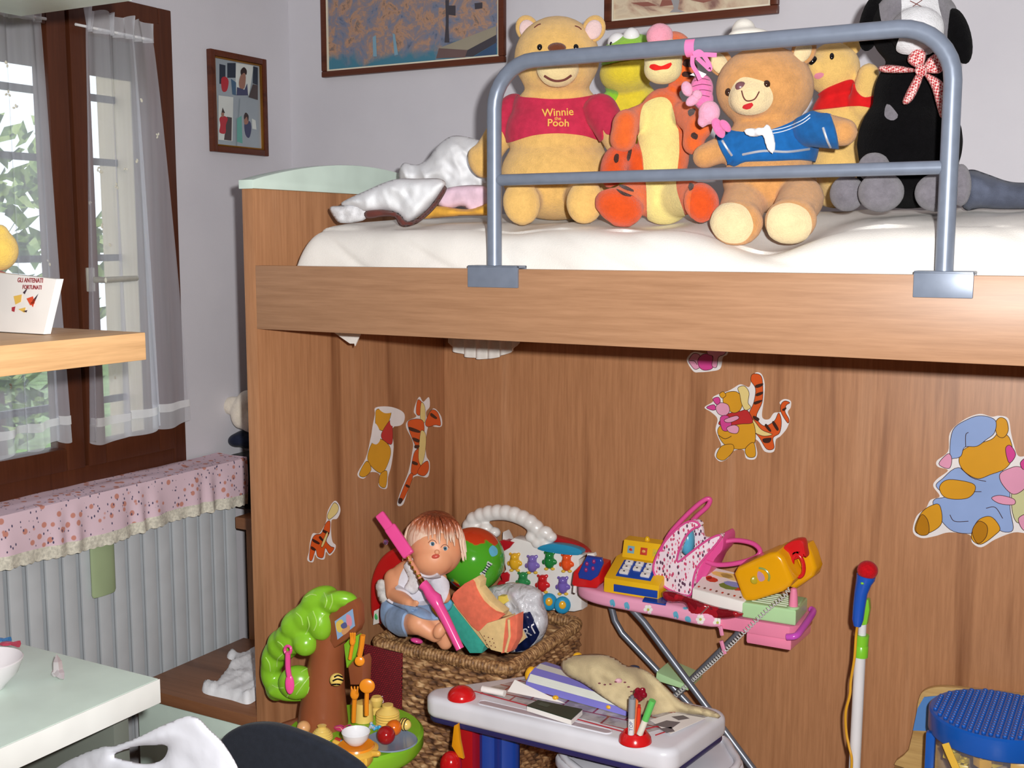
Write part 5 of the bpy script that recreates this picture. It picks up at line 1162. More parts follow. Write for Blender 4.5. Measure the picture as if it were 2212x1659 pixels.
for lo, hi in (((KX0 + .004, KY0 + .004, 0), (KX1 - .004, KY0 + .012, KZ)), ((KX0 + .004, KY1 - .012, 0), (KX1 - .004, KY1 - .004, KZ)), ((KX0 + .004, KY0 + .012, 0), (KX0 + .012, KY1 - .012, KZ)), ((KX1 - .012, KY0 + .012, 0), (KX1 - .004, KY1 - .012, KZ)), ((KX0 + .004, KY0 + .004, 0), (KX1 - .004, KY1 - .004, .012))): wb.box(lo, hi)
wb.build('woven_body', WICK, bas, smooth=80)
rp_ = []
cs = [(KX0, KY0), (KX1, KY0), (KX1, KY1), (KX0, KY1)]; rr = .03
for i, (sx_, sy_) in enumerate(((1, 1), (-1, 1), (-1, -1), (1, -1))):
    cx, cy = cs[i][0] + sx_ * rr, cs[i][1] + sy_ * rr; a0 = math.pi + i * math.pi / 2
    for j in range(9): a = a0 + j * math.pi / 16; rp_.append(Vector((cx + rr * math.cos(a), cy + rr * math.sin(a), KZ)))
dense = []
for i, p in enumerate(rp_):
    q_ = rp_[(i + 1) % len(rp_)]; n_ = max(1, int((q_ - p).length / .0026))
    for j in range(n_): dense.append(p.lerp(q_, j / n_))
MB().tube(dense, [.0168 + .0034 * abs(math.sin(math.pi * i / 4.0)) + .0008 * mnoise.noise(Vector((i * .3, 0, 0))) for i in range(len(dense))], 14, True).build('rim', RIMM, bas, smooth=80)
t = NT('red_mesh_weave'); t.setp(Roughness=.7)
bt = t.n('TexBrick', Scale=1.0, Color1=lin((150, 26, 40)), Color2=lin((126, 20, 34)), Mortar=lin((78, 12, 20))); bt.inputs['Brick Width'].default_value = .008; bt.inputs['Row Height'].default_value = .006; bt.inputs['Mortar Size'].default_value = .0012
t.l(t.coord(rot=(math.pi / 2, 0, 0)), bt.inputs['Vector']); t.l(bt.outputs[0], t.b.inputs['Base Color'])
rm = [P(a, b, Y=KY0 - .031) for a, b in ((786, 1392), (868, 1412), (866, 1560), (786, 1548))]
rmo = tag(MB().prism(rm, (0, .006, 0), .001).build('red_mat', t.m), 'dark red woven mat hanging on the front left of the wicker basket', 'mat')
c = P(826, 1512, Y=KY0 - .0325); k = dep(c) / F_PX
MB().text('S', 16 * k / .72, Matrix.Translation(c) @ CAMROT.to_4x4(), .0004, sx=.7).build('print', plastic((226, 200, 200), .5), rmo, smooth=0)
# ================================================================== toys in the basket
SKIN = NT('doll_vinyl'); SKIN.setp(Roughness=.45, Subsurface__Weight=.1); SKIN.b.inputs['Base Color'].default_value = lin((232, 164, 124)); SKIN = SKIN.m
DY = 2.745
doll = thing('baby_doll', 'blond baby doll in a white top and pale blue shorts sitting in the basket', 'doll', P(900, 1370, Y=DY))
m = MB()
m.E(943, 1182, DY, 57, 62, 56, 14).E(938, 1205, DY - .03, 46, 40, 42, 14).E(904, 1200, DY + .01, 20, 24, 18)
m.E(895, 1262, DY + .03, 58, 56, 44).E(885, 1320, DY + .03, 62, 50, 46).E(918, 1228, DY + .01, 34, 26, 30)
A, B, C_ = P(852, 1250, Y=DY), P(852, 1282, Y=DY - .04), P(880, 1300, Y=DY - .085)
m.caps(A, B, mm(23, A), mm(19, B)).caps(B, C_, mm(18, B), mm(13, C_))
m.E(886, 1303, DY - .092, 13, 11, 9, -20)
k_ = mm(1, C_)
for i, (fx, fy) in enumerate(((904, 1300), (903, 1307), (899, 1312), (892, 1315))):
    a = P(889 + 1.2 * i * -.5, 1299 + i * 3.4, Y=DY - .096); b = P(fx - 4, fy - 1, Y=DY - .102); c = P(fx, fy + 2, Y=DY - .10)
    m.caps(a, b, 3.6 * k_, 3.2 * k_, 10).caps(b, c, 3.2 * k_, 2.6 * k_, 10)
m.caps(P(880, 1308, Y=DY - .095), P(887, 1318, Y=DY - .1), 3.8 * k_, 3 * k_, 10)
A2, B2 = P(948, 1250, Y=DY + .03), P(960, 1290, Y=DY + .02); m.caps(A2, B2, mm(18, A2), mm(14, B2))
for a, b, c in (((868, 1338, DY - .02), (905, 1345, DY - .09), (940, 1372, DY - .085)), ((915, 1330, DY + .0), (945, 1350, DY - .05), (962, 1388, DY - .045))):
    p, q, r_ = P(*a[:2], Y=a[2]), P(*b[:2], Y=b[2]), P(*c[:2], Y=c[2])
    m.caps(p, q, mm(32, p), mm(27, q)).caps(q, r_, mm(26, q), mm(16, r_))
m.E(950, 1362, DY - .10, 14, 20, 14, -25)
dbody = m.remesh(.0042, 5).build('body', SKIN, doll, smooth=180)
hm_ = [(p.x, p.y) for p in crc([(a, b, 0) for a, b in [(872, 1190), (865, 1155), (885, 1118), (925, 1098), (970, 1102), (998, 1130), (1004, 1165), (985, 1195), (982, 1170), (965, 1160), (945, 1148), (925, 1152), (905, 1160), (892, 1178), (890, 1205)]], 4)]
t = NT('doll_hair'); t.setp(Roughness=.35, Specular__IOR__Level=.6); n1 = t.n('TexNoise', Scale=120.0, Detail=3.0); t.l(t.coord((1, 1, .15)), n1.inputs['Vector'])
sx_ = t.n('SeparateXYZ'); t.l(t.coord(), sx_.inputs[0])
ad = t.n('Math', _operation='MULTIPLY_ADD'); ad.inputs[1].default_value = .08; t.l(n1.outputs[0], ad.inputs[0]); t.l(sx_.outputs[2], ad.inputs[2])
hz = P(945, 1140, Y=DY).z - ORI[doll.name].z
mr = t.n('MapRange'); mr.inputs['From Min'].default_value = hz - .02 + .04; mr.inputs['From Max'].default_value = hz + .05 + .04; t.l(ad.outputs[0], mr.inputs[0])
t.l(t.ramp(mr.outputs[0], [(.1, (240, 212, 190)), (.55, (190, 112, 76)), (.9, (134, 64, 40))]), t.b.inputs['Base Color']); t.bump(n1.outputs[0], .6, .004); HAIR = t.m
hair = MB().E(938, 1158, DY + .012, 60, 56, 58, 14)
rnd = random.Random(2)
for i in range(62):
    a = rnd.uniform(0, 1); ang = math.pi * (1.05 - 1.15 * a); rr_ = 60
    x0, y0 = 938 + 20 * math.cos(ang), 1112 + 8 * (1 - math.sin(ang)); x2, y2 = 938 + 66 * math.cos(ang) + rnd.uniform(-5, 5), 1170 - 20 * math.sin(ang) + rnd.uniform(0, 26) + (18 if ang > 2.6 or ang < .4 else 0)
    yd = DY - .052 * math.sin(max(0, min(math.pi, ang))) - rnd.uniform(0, .012)
    hair.tube(crc([P(x0, y0, Y=DY - .012), P((x0 + x2) / 2 + 12 * math.cos(ang), (y0 + y2) / 2 - 12, Y=yd + .004), P(x2, y2, Y=yd)], 5, False), [.0055] * 6 + [.005, .004, .0035, .0025, .0012], 7)
hair.build('hair', HAIR, doll, smooth=70)
for x, y in ((934, 1175), (961, 1185)):
    sy = surf_y(dbody, x, y); e = MB().E(x, y, sy + .003, 7, 5.5, 5, 14).build('eye', EYEW, doll); MB().E(x + .5, y, sy - .0005, 4.2, 4.6, 2, 14).build('iris', plastic((92, 128, 150), .1), e); MB().E(x + .5, y, sy - .0022, 1.8, 2, 1).build('pupil', BLACK, e)
    stroke(dbody, 'eyelash', BROWN, doll, [(x - 9, y - 2), (x - 3, y - 8), (x + 5, y - 7), (x + 9, y - 1)], .0008)
on(dbody, 'nose', SKIN, doll, 944, 1193, 6, 6, 5)
on(dbody, 'lips', plastic((214, 92, 76), .35), doll, 941, 1202, 9, 5, 5, 10)
on(dbody, 'mouth_hole', plastic((90, 20, 20), .5), doll, 941, 1201, 2.6, 2.2, 4)
tp = [(p.x, p.y) for p in crc([(a, b, 0) for a, b in [(880, 1222), (900, 1214), (925, 1226), (948, 1240), (966, 1258), (964, 1290), (945, 1312), (905, 1316), (860, 1306), (838, 1296), (858, 1268), (868, 1240)]], 4)]
wrap(dbody, 'top', cloth((226, 224, 234), .94, 40), lambda V, q: np.minimum(sdf(tp, q), (V[:, 1] - (DY - .062)) * 1200), .006, doll, 'white sleeveless top')
ch_ = [(p.x, p.y) for p in crc([(a, b, 0) for a, b in [(832, 1300), (870, 1306), (915, 1312), (960, 1306), (972, 1330), (945, 1340), (915, 1338), (880, 1326), (872, 1350), (880, 1375), (850, 1362), (828, 1340)]], 4)]
wrap(dbody, 'shorts', cloth((150, 180, 220), .88, 30), lambda V, q: sdf(ch_, q), .007, doll, 'pale blue shorts')
puff([(812, 1262), (824, 1250), (838, 1262), (850, 1284), (866, 1300), (860, 1312), (838, 1316), (818, 1296)], DY - .01, .022, 'frill', cloth((232, 230, 228), .9, 80), doll, w=10, amp=.006, freq=50)
puff([(872, 1222), (888, 1206), (908, 1204), (932, 1222), (920, 1232), (906, 1228), (912, 1250), (904, 1275), (890, 1284), (872, 1272), (882, 1250)], DY - .035, .012, 'lace_bib', cloth((238, 236, 240), .92, 80, .6), doll, w=8, amp=.004, freq=50, step=.004)

# pink toy wand in front of the doll
wd = thing('toy_wand', 'long pink toy flute with golden bead sections leaning in front of the doll', 'toy', P(990, 1395, Y=2.73))
def wp(x, y): return P(x, y, Y=2.622 + (1300 - y) * .0001)
k = mm(.92, wp(920, 1260))
MB().tube([wp(994, 1402), wp(962, 1336), wp(948, 1310)], [10 * k, 12 * k, 13 * k], 16).build('lower_tube', PNK, wd)
MB().tube([wp(948, 1310), wp(940, 1294), wp(930, 1284), wp(922, 1270), wp(914, 1262)], [13 * k, 17 * k, 14 * k, 12 * k, 13 * k], 16).build('grip', PNK, wd)
MB().tube([wp(914, 1262), wp(908, 1250)], [8 * k, 7 * k], 12).build('gold_collar', metal((150, 110, 50), .25), wd)
MB().tube([wp(908, 1250), wp(902, 1236), wp(880, 1200), wp(866, 1180)], [5 * k] * 4, 10).build('stem', plastic((226, 150, 120), .2), wd)
for i in range(7): a = i / 6; MB().ell(wp(905 - 34 * a, 1244 - 58 * a), 6 * k, nu=10, nv=8).build('gold_bead', metal((220, 170, 60), .2), wd)
for a, b, r in (((884, 1200), (842, 1138), 15), ((850, 1152), (820, 1110), 12)):
    A, B = wp(*a), wp(*b); d = (B - A).normalized(); X_, Y_, Z_ = d.cross(FWD).normalized(), d, FWD
    R = Matrix((X_, Y_, X_.cross(Y_))).transposed(); c = (A + B) / 2; L = (B - A).length / 2
    MB().box(c - Vector((r * k, L, 9 * k)), c + Vector((r * k, L, 9 * k)), 5 * k, R=R, seg=3).build('head_block', PNK, wd)
MB().ell(wp(846, 1164) + Vector((-.012, -.012, -.008)), 7 * k, nu=8, nv=6).build('gem', metal((190, 150, 220), .1), wd)
MB().tube(crc([wp(932, 1306), wp(936, 1318), wp(946, 1330)], 4, False), 3 * k, 8).build('gold_chain', metal((214, 160, 60), .2), wd)

# red toy case behind the doll
rc2 = thing('toy_case', 'red rounded plastic toy case standing behind the baby doll', 'toy', P(830, 1365, Y=2.92))
MB().prism(crc([P(a, b, Y=2.85) for a, b in ((797, 1290), (800, 1250), (814, 1215), (836, 1192), (870, 1180), (930, 1185), (940, 1270), (930, 1340), (850, 1354), (816, 1350), (800, 1332))], 4), (0, .05, 0), .018, seg=4).build('shell', plastic((190, 24, 28), .2), rc2)
lb = MB().prism([P(a, b, Y=2.8485) for a, b in ((808, 1320), (820, 1314), (818, 1346), (806, 1350))], (0, .003, 0)).build('label_plate', plastic((226, 222, 216), .4), rc2); MB().E(813, 1332, 2.8475, 4, 7, 1).build('green_mark', plastic((60, 170, 90), .3), lb)
MB().prism([P(a, b, Y=2.8485) for a, b in ((825, 1312), (842, 1306), (846, 1335), (824, 1352))], (0, .003, 0)).build('label_plate', plastic((60, 60, 84), .4), rc2)

# green ball
bc = P(1022, 1208, Y=2.99); br_ = mm(69, bc)
t = NT('printed_ball'); t.setp(Roughness=.12)
sx_ = t.n('SeparateXYZ'); co = t.coord((1 / br_, 1 / br_, 1 / br_), ); t.l(co, sx_.inputs[0])
zz = t.n('Math', _operation='ADD'); n1 = t.n('TexNoise', Scale=1.6); t.l(co, n1.inputs['Vector']); t.l(sx_.outputs[2], zz.inputs[0]); t.l(n1.outputs[0], zz.inputs[1])
c1 = t.ramp(zz.outputs[0], [(0, (80, 160, 40)), (1, (80, 170, 44))])
mr = t.n('MapRange'); mr.inputs['From Min'].default_value = 0; mr.inputs['From Max'].default_value = 2.6; t.l(zz.outputs[0], mr.inputs[0])
vo = t.n('TexVoronoi', Scale=5.0); t.l(co, vo.inputs['Vector'])
blob = t.ramp(vo.outputs['Color'], [(.0, (206, 40, 40)), (.25, (240, 206, 60)), (.45, (80, 170, 44)), (.62, (96, 170, 214)), (.8, (206, 40, 40)), (.92, (80, 170, 44))], 'CONSTANT')
sel = t.ramp(mr.outputs[0], [(.34, (255, 255, 255)), (.40, (0, 0, 0))]); topm = t.ramp(mr.outputs[0], [(.84, (0, 0, 0)), (.86, (255, 255, 255))])
ml = t.n('Math', _operation='SUBTRACT'); ml.inputs[0].default_value = .15; t.l(sx_.outputs[0], ml.inputs[1])
lm = t.ramp(ml.outputs[0], [(.05, (0, 0, 0)), (.15, (255, 255, 255))]); mu = t.n('MixRGB', _blend_type='MULTIPLY'); mu.inputs[0].default_value = 1; t.l(sel, mu.inputs[1]); t.l(lm, mu.inputs[2])
x1 = t.n('MixRGB'); t.l(mu.outputs[0], x1.inputs[0]); t.l(c1, x1.inputs[1]); t.l(blob, x1.inputs[2])
x2 = t.n('MixRGB'); t.l(topm, x2.inputs[0]); t.l(x1.outputs[0], x2.inputs[1]); x2.inputs[2].default_value = lin((206, 66, 34)); t.l(x2.outputs[0], t.b.inputs['Base Color'])
bl = MB().ell(bc, br_, nu=48, nv=32).build('ball', t.m, smooth=180); tag(bl, 'shiny green play ball with colourful prints behind the doll', 'ball')
decal(bl, 'sticker', plastic((206, 214, 210), .3), [(1036, 1240), (1054, 1212), (1064, 1218), (1047, 1246)], k=0)
for i in range(5): decal(bl, 'bar', plastic((30, 40, 60), .4), [(1040 + i * 3.2, 1236 - i * 4.6), (1048 + i * 3.2, 1241 - i * 4.6), (1049 + i * 3.2, 1239 - i * 4.6), (1041 + i * 3.2, 1234 - i * 4.6)], .0018, k=0)
decal(bl, 'sticker', plastic((100, 190, 226), .3), [(1056, 1188), (1064, 1178), (1074, 1186), (1074, 1198), (1062, 1202)])

# white train toy with cloud handle
TRW = plastic((240, 238, 236), .3, 'white_toy_plastic'); AB = plastic((46, 150, 196), .25)
NY = 3.226
trn = thing('toy_train', 'white toy train board with a cloud shaped handle and coloured animal buttons', 'toy', P(1170, 1330, Y=NY + .02))
bodyp = [(1085, 1150), (1096, 1172), (1110, 1162), (1128, 1166), (1148, 1172), (1166, 1180), (1262, 1200), (1250, 1210), (1256, 1262), (1256, 1318), (1240, 1322), (1180, 1318), (1130, 1300), (1090, 1290), (1086, 1240), (1092, 1230), (1084, 1190)]
MB().prism([P(a, b, Y=NY) for a, b in bodyp], (0, .05, 0), .006).build('board', TRW, trn)
arch = MB(); ap = crc([P(a, b, Y=NY + .02) for a, b in ((1012, 1152), (1020, 1128), (1045, 1114), (1075, 1109), (1105, 1112), (1135, 1124), (1158, 1142), (1176, 1162))], 5, False)
arch.tube(ap, mm(15, ap[0]), 14)
for i, p in enumerate(ap):
    if i % 3 == 0: arch.ell(p + Vector((0, 0, .004)), mm(17.5, p), nu=16, nv=10)
for x, y, r in ((1178, 1150, 17), (1165, 1172, 18), (1190, 1160, 14), (1028, 1142, 22), (1050, 1142, 16), (1068, 1150, 14), (1150, 1160, 16), (1180, 1175, 16)): arch.E(x, y, NY + .015, r, r * .85, 14)
arch.remesh(.0045, 3).build('cloud_handle', TRW, trn, smooth=180)
MB().prism(crc([P(a, b, Y=NY + .035) for a, b in ((1170, 1152), (1200, 1160), (1240, 1172), (1266, 1190), (1262, 1202), (1180, 1190))], 3), (0, .03, 0), .004).build('red_roof', plastic((176, 34, 40), .3), trn)
MB().prism(crc([P(a, b, Y=NY - .012) for a, b in ((1161, 1187), (1172, 1178), (1200, 1175), (1232, 1180), (1256, 1190), (1248, 1200), (1200, 1196))], 3), (0, .03, 0), .004).build('blue_roof', AB, trn)
for pl in (((1074, 1172), (1086, 1166), (1110, 1172), (1100, 1184), (1086, 1192), (1078, 1190)), ((1080, 1240), (1094, 1236), (1100, 1242), (1098, 1256), (1086, 1260)), ((1078, 1255), (1090, 1258), (1090, 1276), (1070, 1268))): MB().prism([P(a, b, Y=NY - .006) for a, b in pl], (0, .03, 0), .004).build('red_funnel', plastic((190, 30, 40), .3), trn)
for x, y, c in ((1112, 1215, (230, 176, 44)), (1150, 1220, (130, 110, 190)), (1187, 1212, (36, 130, 62)), (1224, 1217, (240, 90, 40)), (1130, 1256, (50, 140, 80)), (1172, 1262, (206, 36, 40)), (1216, 1266, (120, 100, 186))):
    mt_ = plastic(c, .12); b = MB().E(x, y, NY - .002, 12, 17, 11).E(x, y - 12, NY - .005, 10, 9, 9).E(x - 9, y - 18, NY, 4, 4, 4).E(x + 9, y - 18, NY, 4, 4, 4).E(x - 12, y + 2, NY, 5, 6, 5).E(x + 12, y + 2, NY, 5, 6, 5).remesh(.0025, 2).build('animal_button', mt_, trn, smooth=180)
    for s in (-7, 7): MB().E(x + s, y + 17, NY - .004, 5, 3.5, 4, nu=10, nv=8).build('foot', plastic((232, 190, 70), .2), b)
for x, y in ((1186, 1300), (1215, 1307)):
    w_ = MB().E(x, y, NY - .018, 18, 19, 8).build('wheel', AB, trn); MB().E(x, y, NY - .026, 8, 9, 4).build('hub', plastic((238, 180, 50), .2), w_)

# foam book blocks
CORAL, SAND, TEAL = cloth((242, 124, 96), .93, 60), cloth((238, 206, 146), .95, 60), cloth((66, 178, 160), .93, 60)
fb_ = thing('foam_book', 'open foam play book with coral and sand layers on a teal one, in the basket', 'foam toy', P(1060, 1405, Y=2.78))
MB().prism([P(a, b, Y=2.80) for a, b in ((962, 1318), (966, 1306), (982, 1300), (1046, 1396), (1040, 1412), (1014, 1412), (968, 1346))], (.01, .10, .02), .006).build('teal_layer', TEAL, fb_)
MB().prism([P(a, b, Y=2.79) for a, b in ((978, 1306), (1052, 1400), (1096, 1412), (1078, 1372), (990, 1292))], (.01, .10, .02), .004).build('sand_layer', SAND, fb_)
MB().prism(crc([P(a, b, Y=2.775) for a, b in ((975, 1294), (990, 1272), (1016, 1254), (1024, 1272), (1040, 1300), (1066, 1322), (1086, 1330), (1058, 1350), (1032, 1364), (1004, 1334))], 2), (.004, .012, .002), .002).build('coral_cover', CORAL, fb_)
MB().prism([P(a, b, Y=2.785) for a, b in ((1012, 1256), (1030, 1246), (1038, 1256), (1036, 1270), (1060, 1300), (1088, 1322), (1082, 1334), (1062, 1324), (1036, 1298))], (.004, .03, .002), .003).build('cream_page_edge', SAND, fb_)
MB().prism([P(a, b, Y=2.765) for a, b in ((1034, 1364), (1052, 1346), (1092, 1334), (1084, 1410), (1060, 1404))], (.006, .05, .0), .003).build('sand_page', SAND, fb_)
sl = MB().prism([P(a, b, Y=2.768) for a, b in ((1082, 1412), (1088, 1340), (1118, 1326), (1116, 1380), (1102, 1408))], (.004, .03, 0), .003).build('coral_spine', CORAL, fb_)
MB().tube([P(1092, 1408, Y=2.764), P(1101, 1374, Y=2.764), P(1099, 1338, Y=2.764)], .004, 8).build('cream_seam', SAND, sl)
hl = MB()
for i in range(9): hl.E(1046 + (i % 3) * 9 + (i // 3) * 3, 1374 + (i // 3) * 9 + (i % 3) * 3, 2.7645, 1.3, 1.3, 1)
hl.build('perforation', BROWN, fb_)

# clear plastic bag with dark print
t = NT('cloudy_film'); t.setp(Roughness=.22, Specular__IOR__Level=.7); t.b.inputs['Base Color'].default_value = lin((236, 238, 246))
n1 = t.n('TexNoise', Scale=26.0, Detail=6.0, Distortion=1.0); t.l(t.coord(), n1.inputs['Vector']); t.bump(n1.outputs[0], .9, .012)
tr = t.n('BsdfTransparent'); mx = t.n('MixShader', Fac=.72); t.l(tr.outputs[0], mx.inputs[1]); t.l(t.b.outputs[0], mx.inputs[2]); t.l(mx.outputs[0], t.out.inputs[0]); CFILM = t.m
pb_ = thing('plastic_bag', 'crumpled translucent shopping bag with a navy printed block in the basket', 'bag', P(1130, 1400, Y=2.92))
bgo = puff([(1040, 1290), (1058, 1268), (1085, 1262), (1110, 1258), (1150, 1266), (1172, 1280), (1174, 1300), (1182, 1325), (1184, 1350), (1172, 1380), (1150, 1404), (1100, 1410), (1056, 1400), (1040, 1350)], 2.985, .07, 'bag', CFILM, pb_, w=50, amp=.022, freq=18, ridge=.02, seed=41)
bgo.parent = pb_
patch(bgo, 'print', plastic((24, 34, 78), .3), [(1118, 1330), (1144, 1320), (1166, 1366), (1156, 1384), (1140, 1402), (1112, 1408), (1120, 1360)], .002, parent=pb_, smooth_poly=False)
text_on(bgo, 'print_lettering', [('RT', 1145, 1364, 21, .85, .0004, 28)], 2.87, plastic((232, 232, 238), .4), pb_, .0065)
tag(MB().prism([P(a, b, Y=2.915) for a, b in ((1076, 1288), (1090, 1288), (1096, 1300), (1082, 1310), (1074, 1308))], (0, .03, 0), .003).build('yellow_block', plastic((240, 214, 96), .4)), 'small yellow block inside the translucent bag', 'toy')
tag(MB().E(1100, 1284, 2.985, 16, 7, 12, -12).build('pink_toy', plastic((240, 170, 206), .4), smooth=180), 'pale pink toy inside the top of the translucent bag', 'toy')
tag(MB().E(900, 1384, 2.76, 14, 6, 10, -14).build('pink_shoe', PNK, smooth=180), 'small pink doll shoe under the baby doll leg', 'shoe')
tag(puff([(946, 1290), (958, 1284), (978, 1300), (970, 1320), (950, 1316)], 2.80, .02, 'blue_cloth', cloth((110, 190, 226), .9), w=6), 'bit of light blue cloth between doll and foam book', 'cloth')
# ================================================================== toy ironing board
t = NT('pink_print_cover'); t.setp(Roughness=.85)
co = t.coord(); v1 = t.n('TexVoronoi', Scale=17.0); t.l(co, v1.inputs['Vector']); m1 = t.ramp(v1.outputs['Distance'], [(.15, (255, 255, 255)), (.2, (0, 0, 0))])
cl_ = t.ramp(v1.outputs['Color'], [(0, (96, 176, 206)), (.35, (246, 246, 244)), (.6, (170, 90, 130)), (.8, (236, 214, 120))], 'CONSTANT')
mx = t.n('MixRGB'); t.l(m1, mx.inputs[0]); mx.inputs[1].default_value = lin((240, 164, 196)); t.l(cl_, mx.inputs[2]); t.l(mx.outputs[0], t.b.inputs['Base Color']); PCOV = t.m
PB = plastic((242, 140, 174), .3, 'pink_board_plastic')
iy0, iy1 = 3.05, 3.25
ib = thing('toy_ironing_board', 'toy ironing board with pink flowered cover and grey tube legs', 'toy ironing board', (-1.2, 3.15, 0))
zs = lambda x: .652       # height of the board's top
xe = P(1556, 1360, Y=iy0).x; xr_ = P(1704, 1380, Y=iy0).x
outl = crc([(-1.515, 3.135, 0), (-1.47, 3.085, 0), (-1.38, 3.06, 0), (-1.2, 3.052, 0), (xe, 3.05, 0), (xe, 3.25, 0), (-1.2, 3.248, 0), (-1.38, 3.235, 0), (-1.47, 3.20, 0)], 5)
outl = [v for v in outl if v.x <= xe + .002]
MB().prism([Vector((v.x, v.y, zs(v.x) - .042)) for v in outl], (0, 0, .042), .014, seg=3).build('padded_cover', PCOV, ib)
MB().prism([Vector((x, y, zs(x) - .046)) for x, y in ((xe - .01, iy0 + .004), (xr_, iy0 + .004), (xr_ + .02, iy0 + .03), (xr_ + .02, iy1 - .03), (xr_, iy1 - .004), (xe - .01, iy1 - .004))], (0, 0, .040), .006).build('end_rest', PB, ib)
xa, xb = P(1610, 1378, Y=iy0).x, P(1706, 1395, Y=iy0).x
MB().prism([Vector((x, y, zs(x) - .078)) for x, y in ((xa, iy0 + .012), (xb, iy0 + .012), (xb + .01, iy1 - .02), (xa, iy1 - .02))], (0, 0, .034), .008).build('under_tray', PB, ib)
MAG = plastic((206, 84, 196), .2, 'magenta_plastic')
hp = [P(1700, 1376, Y=iy0 - .012), P(1718, 1374, Y=iy0 - .010), P(1730, 1362, Y=iy0 + .02), P(1756, 1324, Y=iy0 + .13), P(1752, 1316, Y=iy0 + .15)]
MB().tube(crc(hp, 5, False), .0095, 10).build('handle', MAG, ib)
for a, b in (((1608, 1332), (1716, 1352)),):
    pass
# printed flowers on the front edge
LEG = metal((128, 134, 146), .35, 'grey_tube', .5); lr = .0105
def leg(pts, nm='leg'):
    MB().tube(crc([P(a, b, Y=y) for a, b, y in pts], 6, False), lr, 14).build(nm, LEG, ib)
zb = lambda a, b, y: P(a, b, Y=y)
def to_floor(p, q):
    """extend the line p->q down to the floor"""
    d = q - p; t_ = (p.z - .011) / -d.z; return p + d * t_
p_, q_ = P(1392, 1345, Y=3.075), P(1625, 1659, Y=3.045); f_ = to_floor(p_, q_)
MB().tube([P(1362, 1312, Y=3.08), p_, f_], lr, 14).build('leg', LEG, ib)
off = Vector((P(1338, 1345, Y=3.2).x - p_.x, .13, P(1338, 1345, Y=3.2).z - p_.z))
MB().tube([P(1318, 1300, Y=3.2), P(1328, 1340, Y=3.2), P(1344, 1368, Y=3.2), Vector((f_.x - .09, 3.19, .011))], lr, 14).build('leg', LEG, ib)
a1, a2 = P(1592, 1372, Y=3.12), P(1450, 1512, Y=3.12); a3 = to_floor(a1, a2)
MB().tube([P(1606, 1346, Y=3.12), a1, a3], lr, 14).build('leg', LEG, ib)
MB().cyl((f_.x, f_.y - .02, f_.z), (f_.x - .1, 3.24, f_.z), lr).build('foot_bar', LEG, ib)
MB().cyl((a3.x, 3.06, a3.z), (a3.x, 3.24, a3.z), lr).build('foot_bar', LEG, ib)
PGR = plastic((182, 222, 168), .3, 'mint_plastic')
MB().prism([P(a, b, Y=3.10) for a, b in ((1418, 1452), (1488, 1482), (1486, 1492), (1416, 1470))], (0, .12, 0), .003).build('lower_shelf', PGR, ib)
MB().E(1370, 1442, 3.16, 12, 5, 12).build('hinge', plastic((60, 78, 110), .3), ib)
for p, q in (((1556, 1352), (1560, 1372)), ((1558, 1384), (1566, 1412))): MB().tube([P(*p, Y=iy0 - .002), P(*q, Y=iy0 - .002)], .006, 6).build('tie_string', plastic((236, 150, 186), .5), ib)
# flower and butterfly prints standing out of the front of the cover
cvr = [o for o in ib.children if o.name.startswith('padded_cover')][0]
for x, y, kind in ((1400, 1317, 'f'), (1513, 1338, 'f'), (1550, 1345, 'f'), (1323, 1304, 'b'), (1354, 1310, 'b'), (1460, 1330, 'b')):
    if kind == 'f':
        for i in range(6): decal(cvr, 'print_petal', plastic((246, 244, 240), .6), [(x + 6 * math.cos(i * 1.047) + 4 * math.cos(j * 1.047), y + 7 * math.sin(i * 1.047) + 4 * math.sin(j * 1.047)) for j in range(6)], .0012)
        decal(cvr, 'print_centre', plastic((190, 200, 90), .6), [(x + 3 * math.cos(j * 1.047), y + 3 * math.sin(j * 1.047)) for j in range(6)], .0018)
    else:
        decal(cvr, 'print_wing', plastic((232, 206, 120), .6), [(x - 8, y + 2), (x - 2, y - 8), (x + 7, y - 4), (x + 9, y + 10), (x, y + 11)], .0012)
        decal(cvr, 'print_wing', plastic((100, 180, 212), .6), [(x - 6, y - 6), (x + 2, y - 9), (x + 6, y + 4), (x - 2, y + 7)], .0018)

# ---- things on the ironing board
pur = MB()
ph_ = thing('toy_phone', 'red and blue toy telephone at the tip of the ironing board', 'toy telephone', P(1268, 1268, Y=3.09))
RD, BL = plastic((214, 30, 34), .2), plastic((34, 64, 160), .2)
def slab(pts, Y0, dvec, bev, name, mat, parent): return MB().prism([P(a, b, Y=Y0) for a, b in pts], dvec, bev).build(name, mat, parent)
slab(((1234, 1262), (1238, 1236), (1252, 1222), (1294, 1232), (1296, 1262), (1288, 1272), (1240, 1268)), 3.068, (0, .09, .012), .008, 'phone_base', RD, ph_)
hs = MB().prism([P(a, b, Y=3.05) for a, b in ((1266, 1203), (1298, 1208), (1301, 1220), (1290, 1246), (1276, 1255), (1250, 1250), (1248, 1240), (1256, 1222))], (0, .016, .003), .005, seg=3).build('handset', BL, ph_)
for x, y in ((1268, 1218), (1283, 1213), (1266, 1231), (1281, 1228)): MB().E(x, y, 3.0495, 4, 5, 3).build('key', plastic((150, 40, 110), .3), hs)
slab(((1268, 1196), (1282, 1195), (1284, 1202), (1268, 1203)), 3.11, (0, .02, 0), .002, 'white_tab', TRW, ph_)
slab(((1238, 1266), (1244, 1266), (1243, 1282), (1237, 1280)), 3.066, (0, .01, 0), .002, 'white_tab', TRW, ph_)
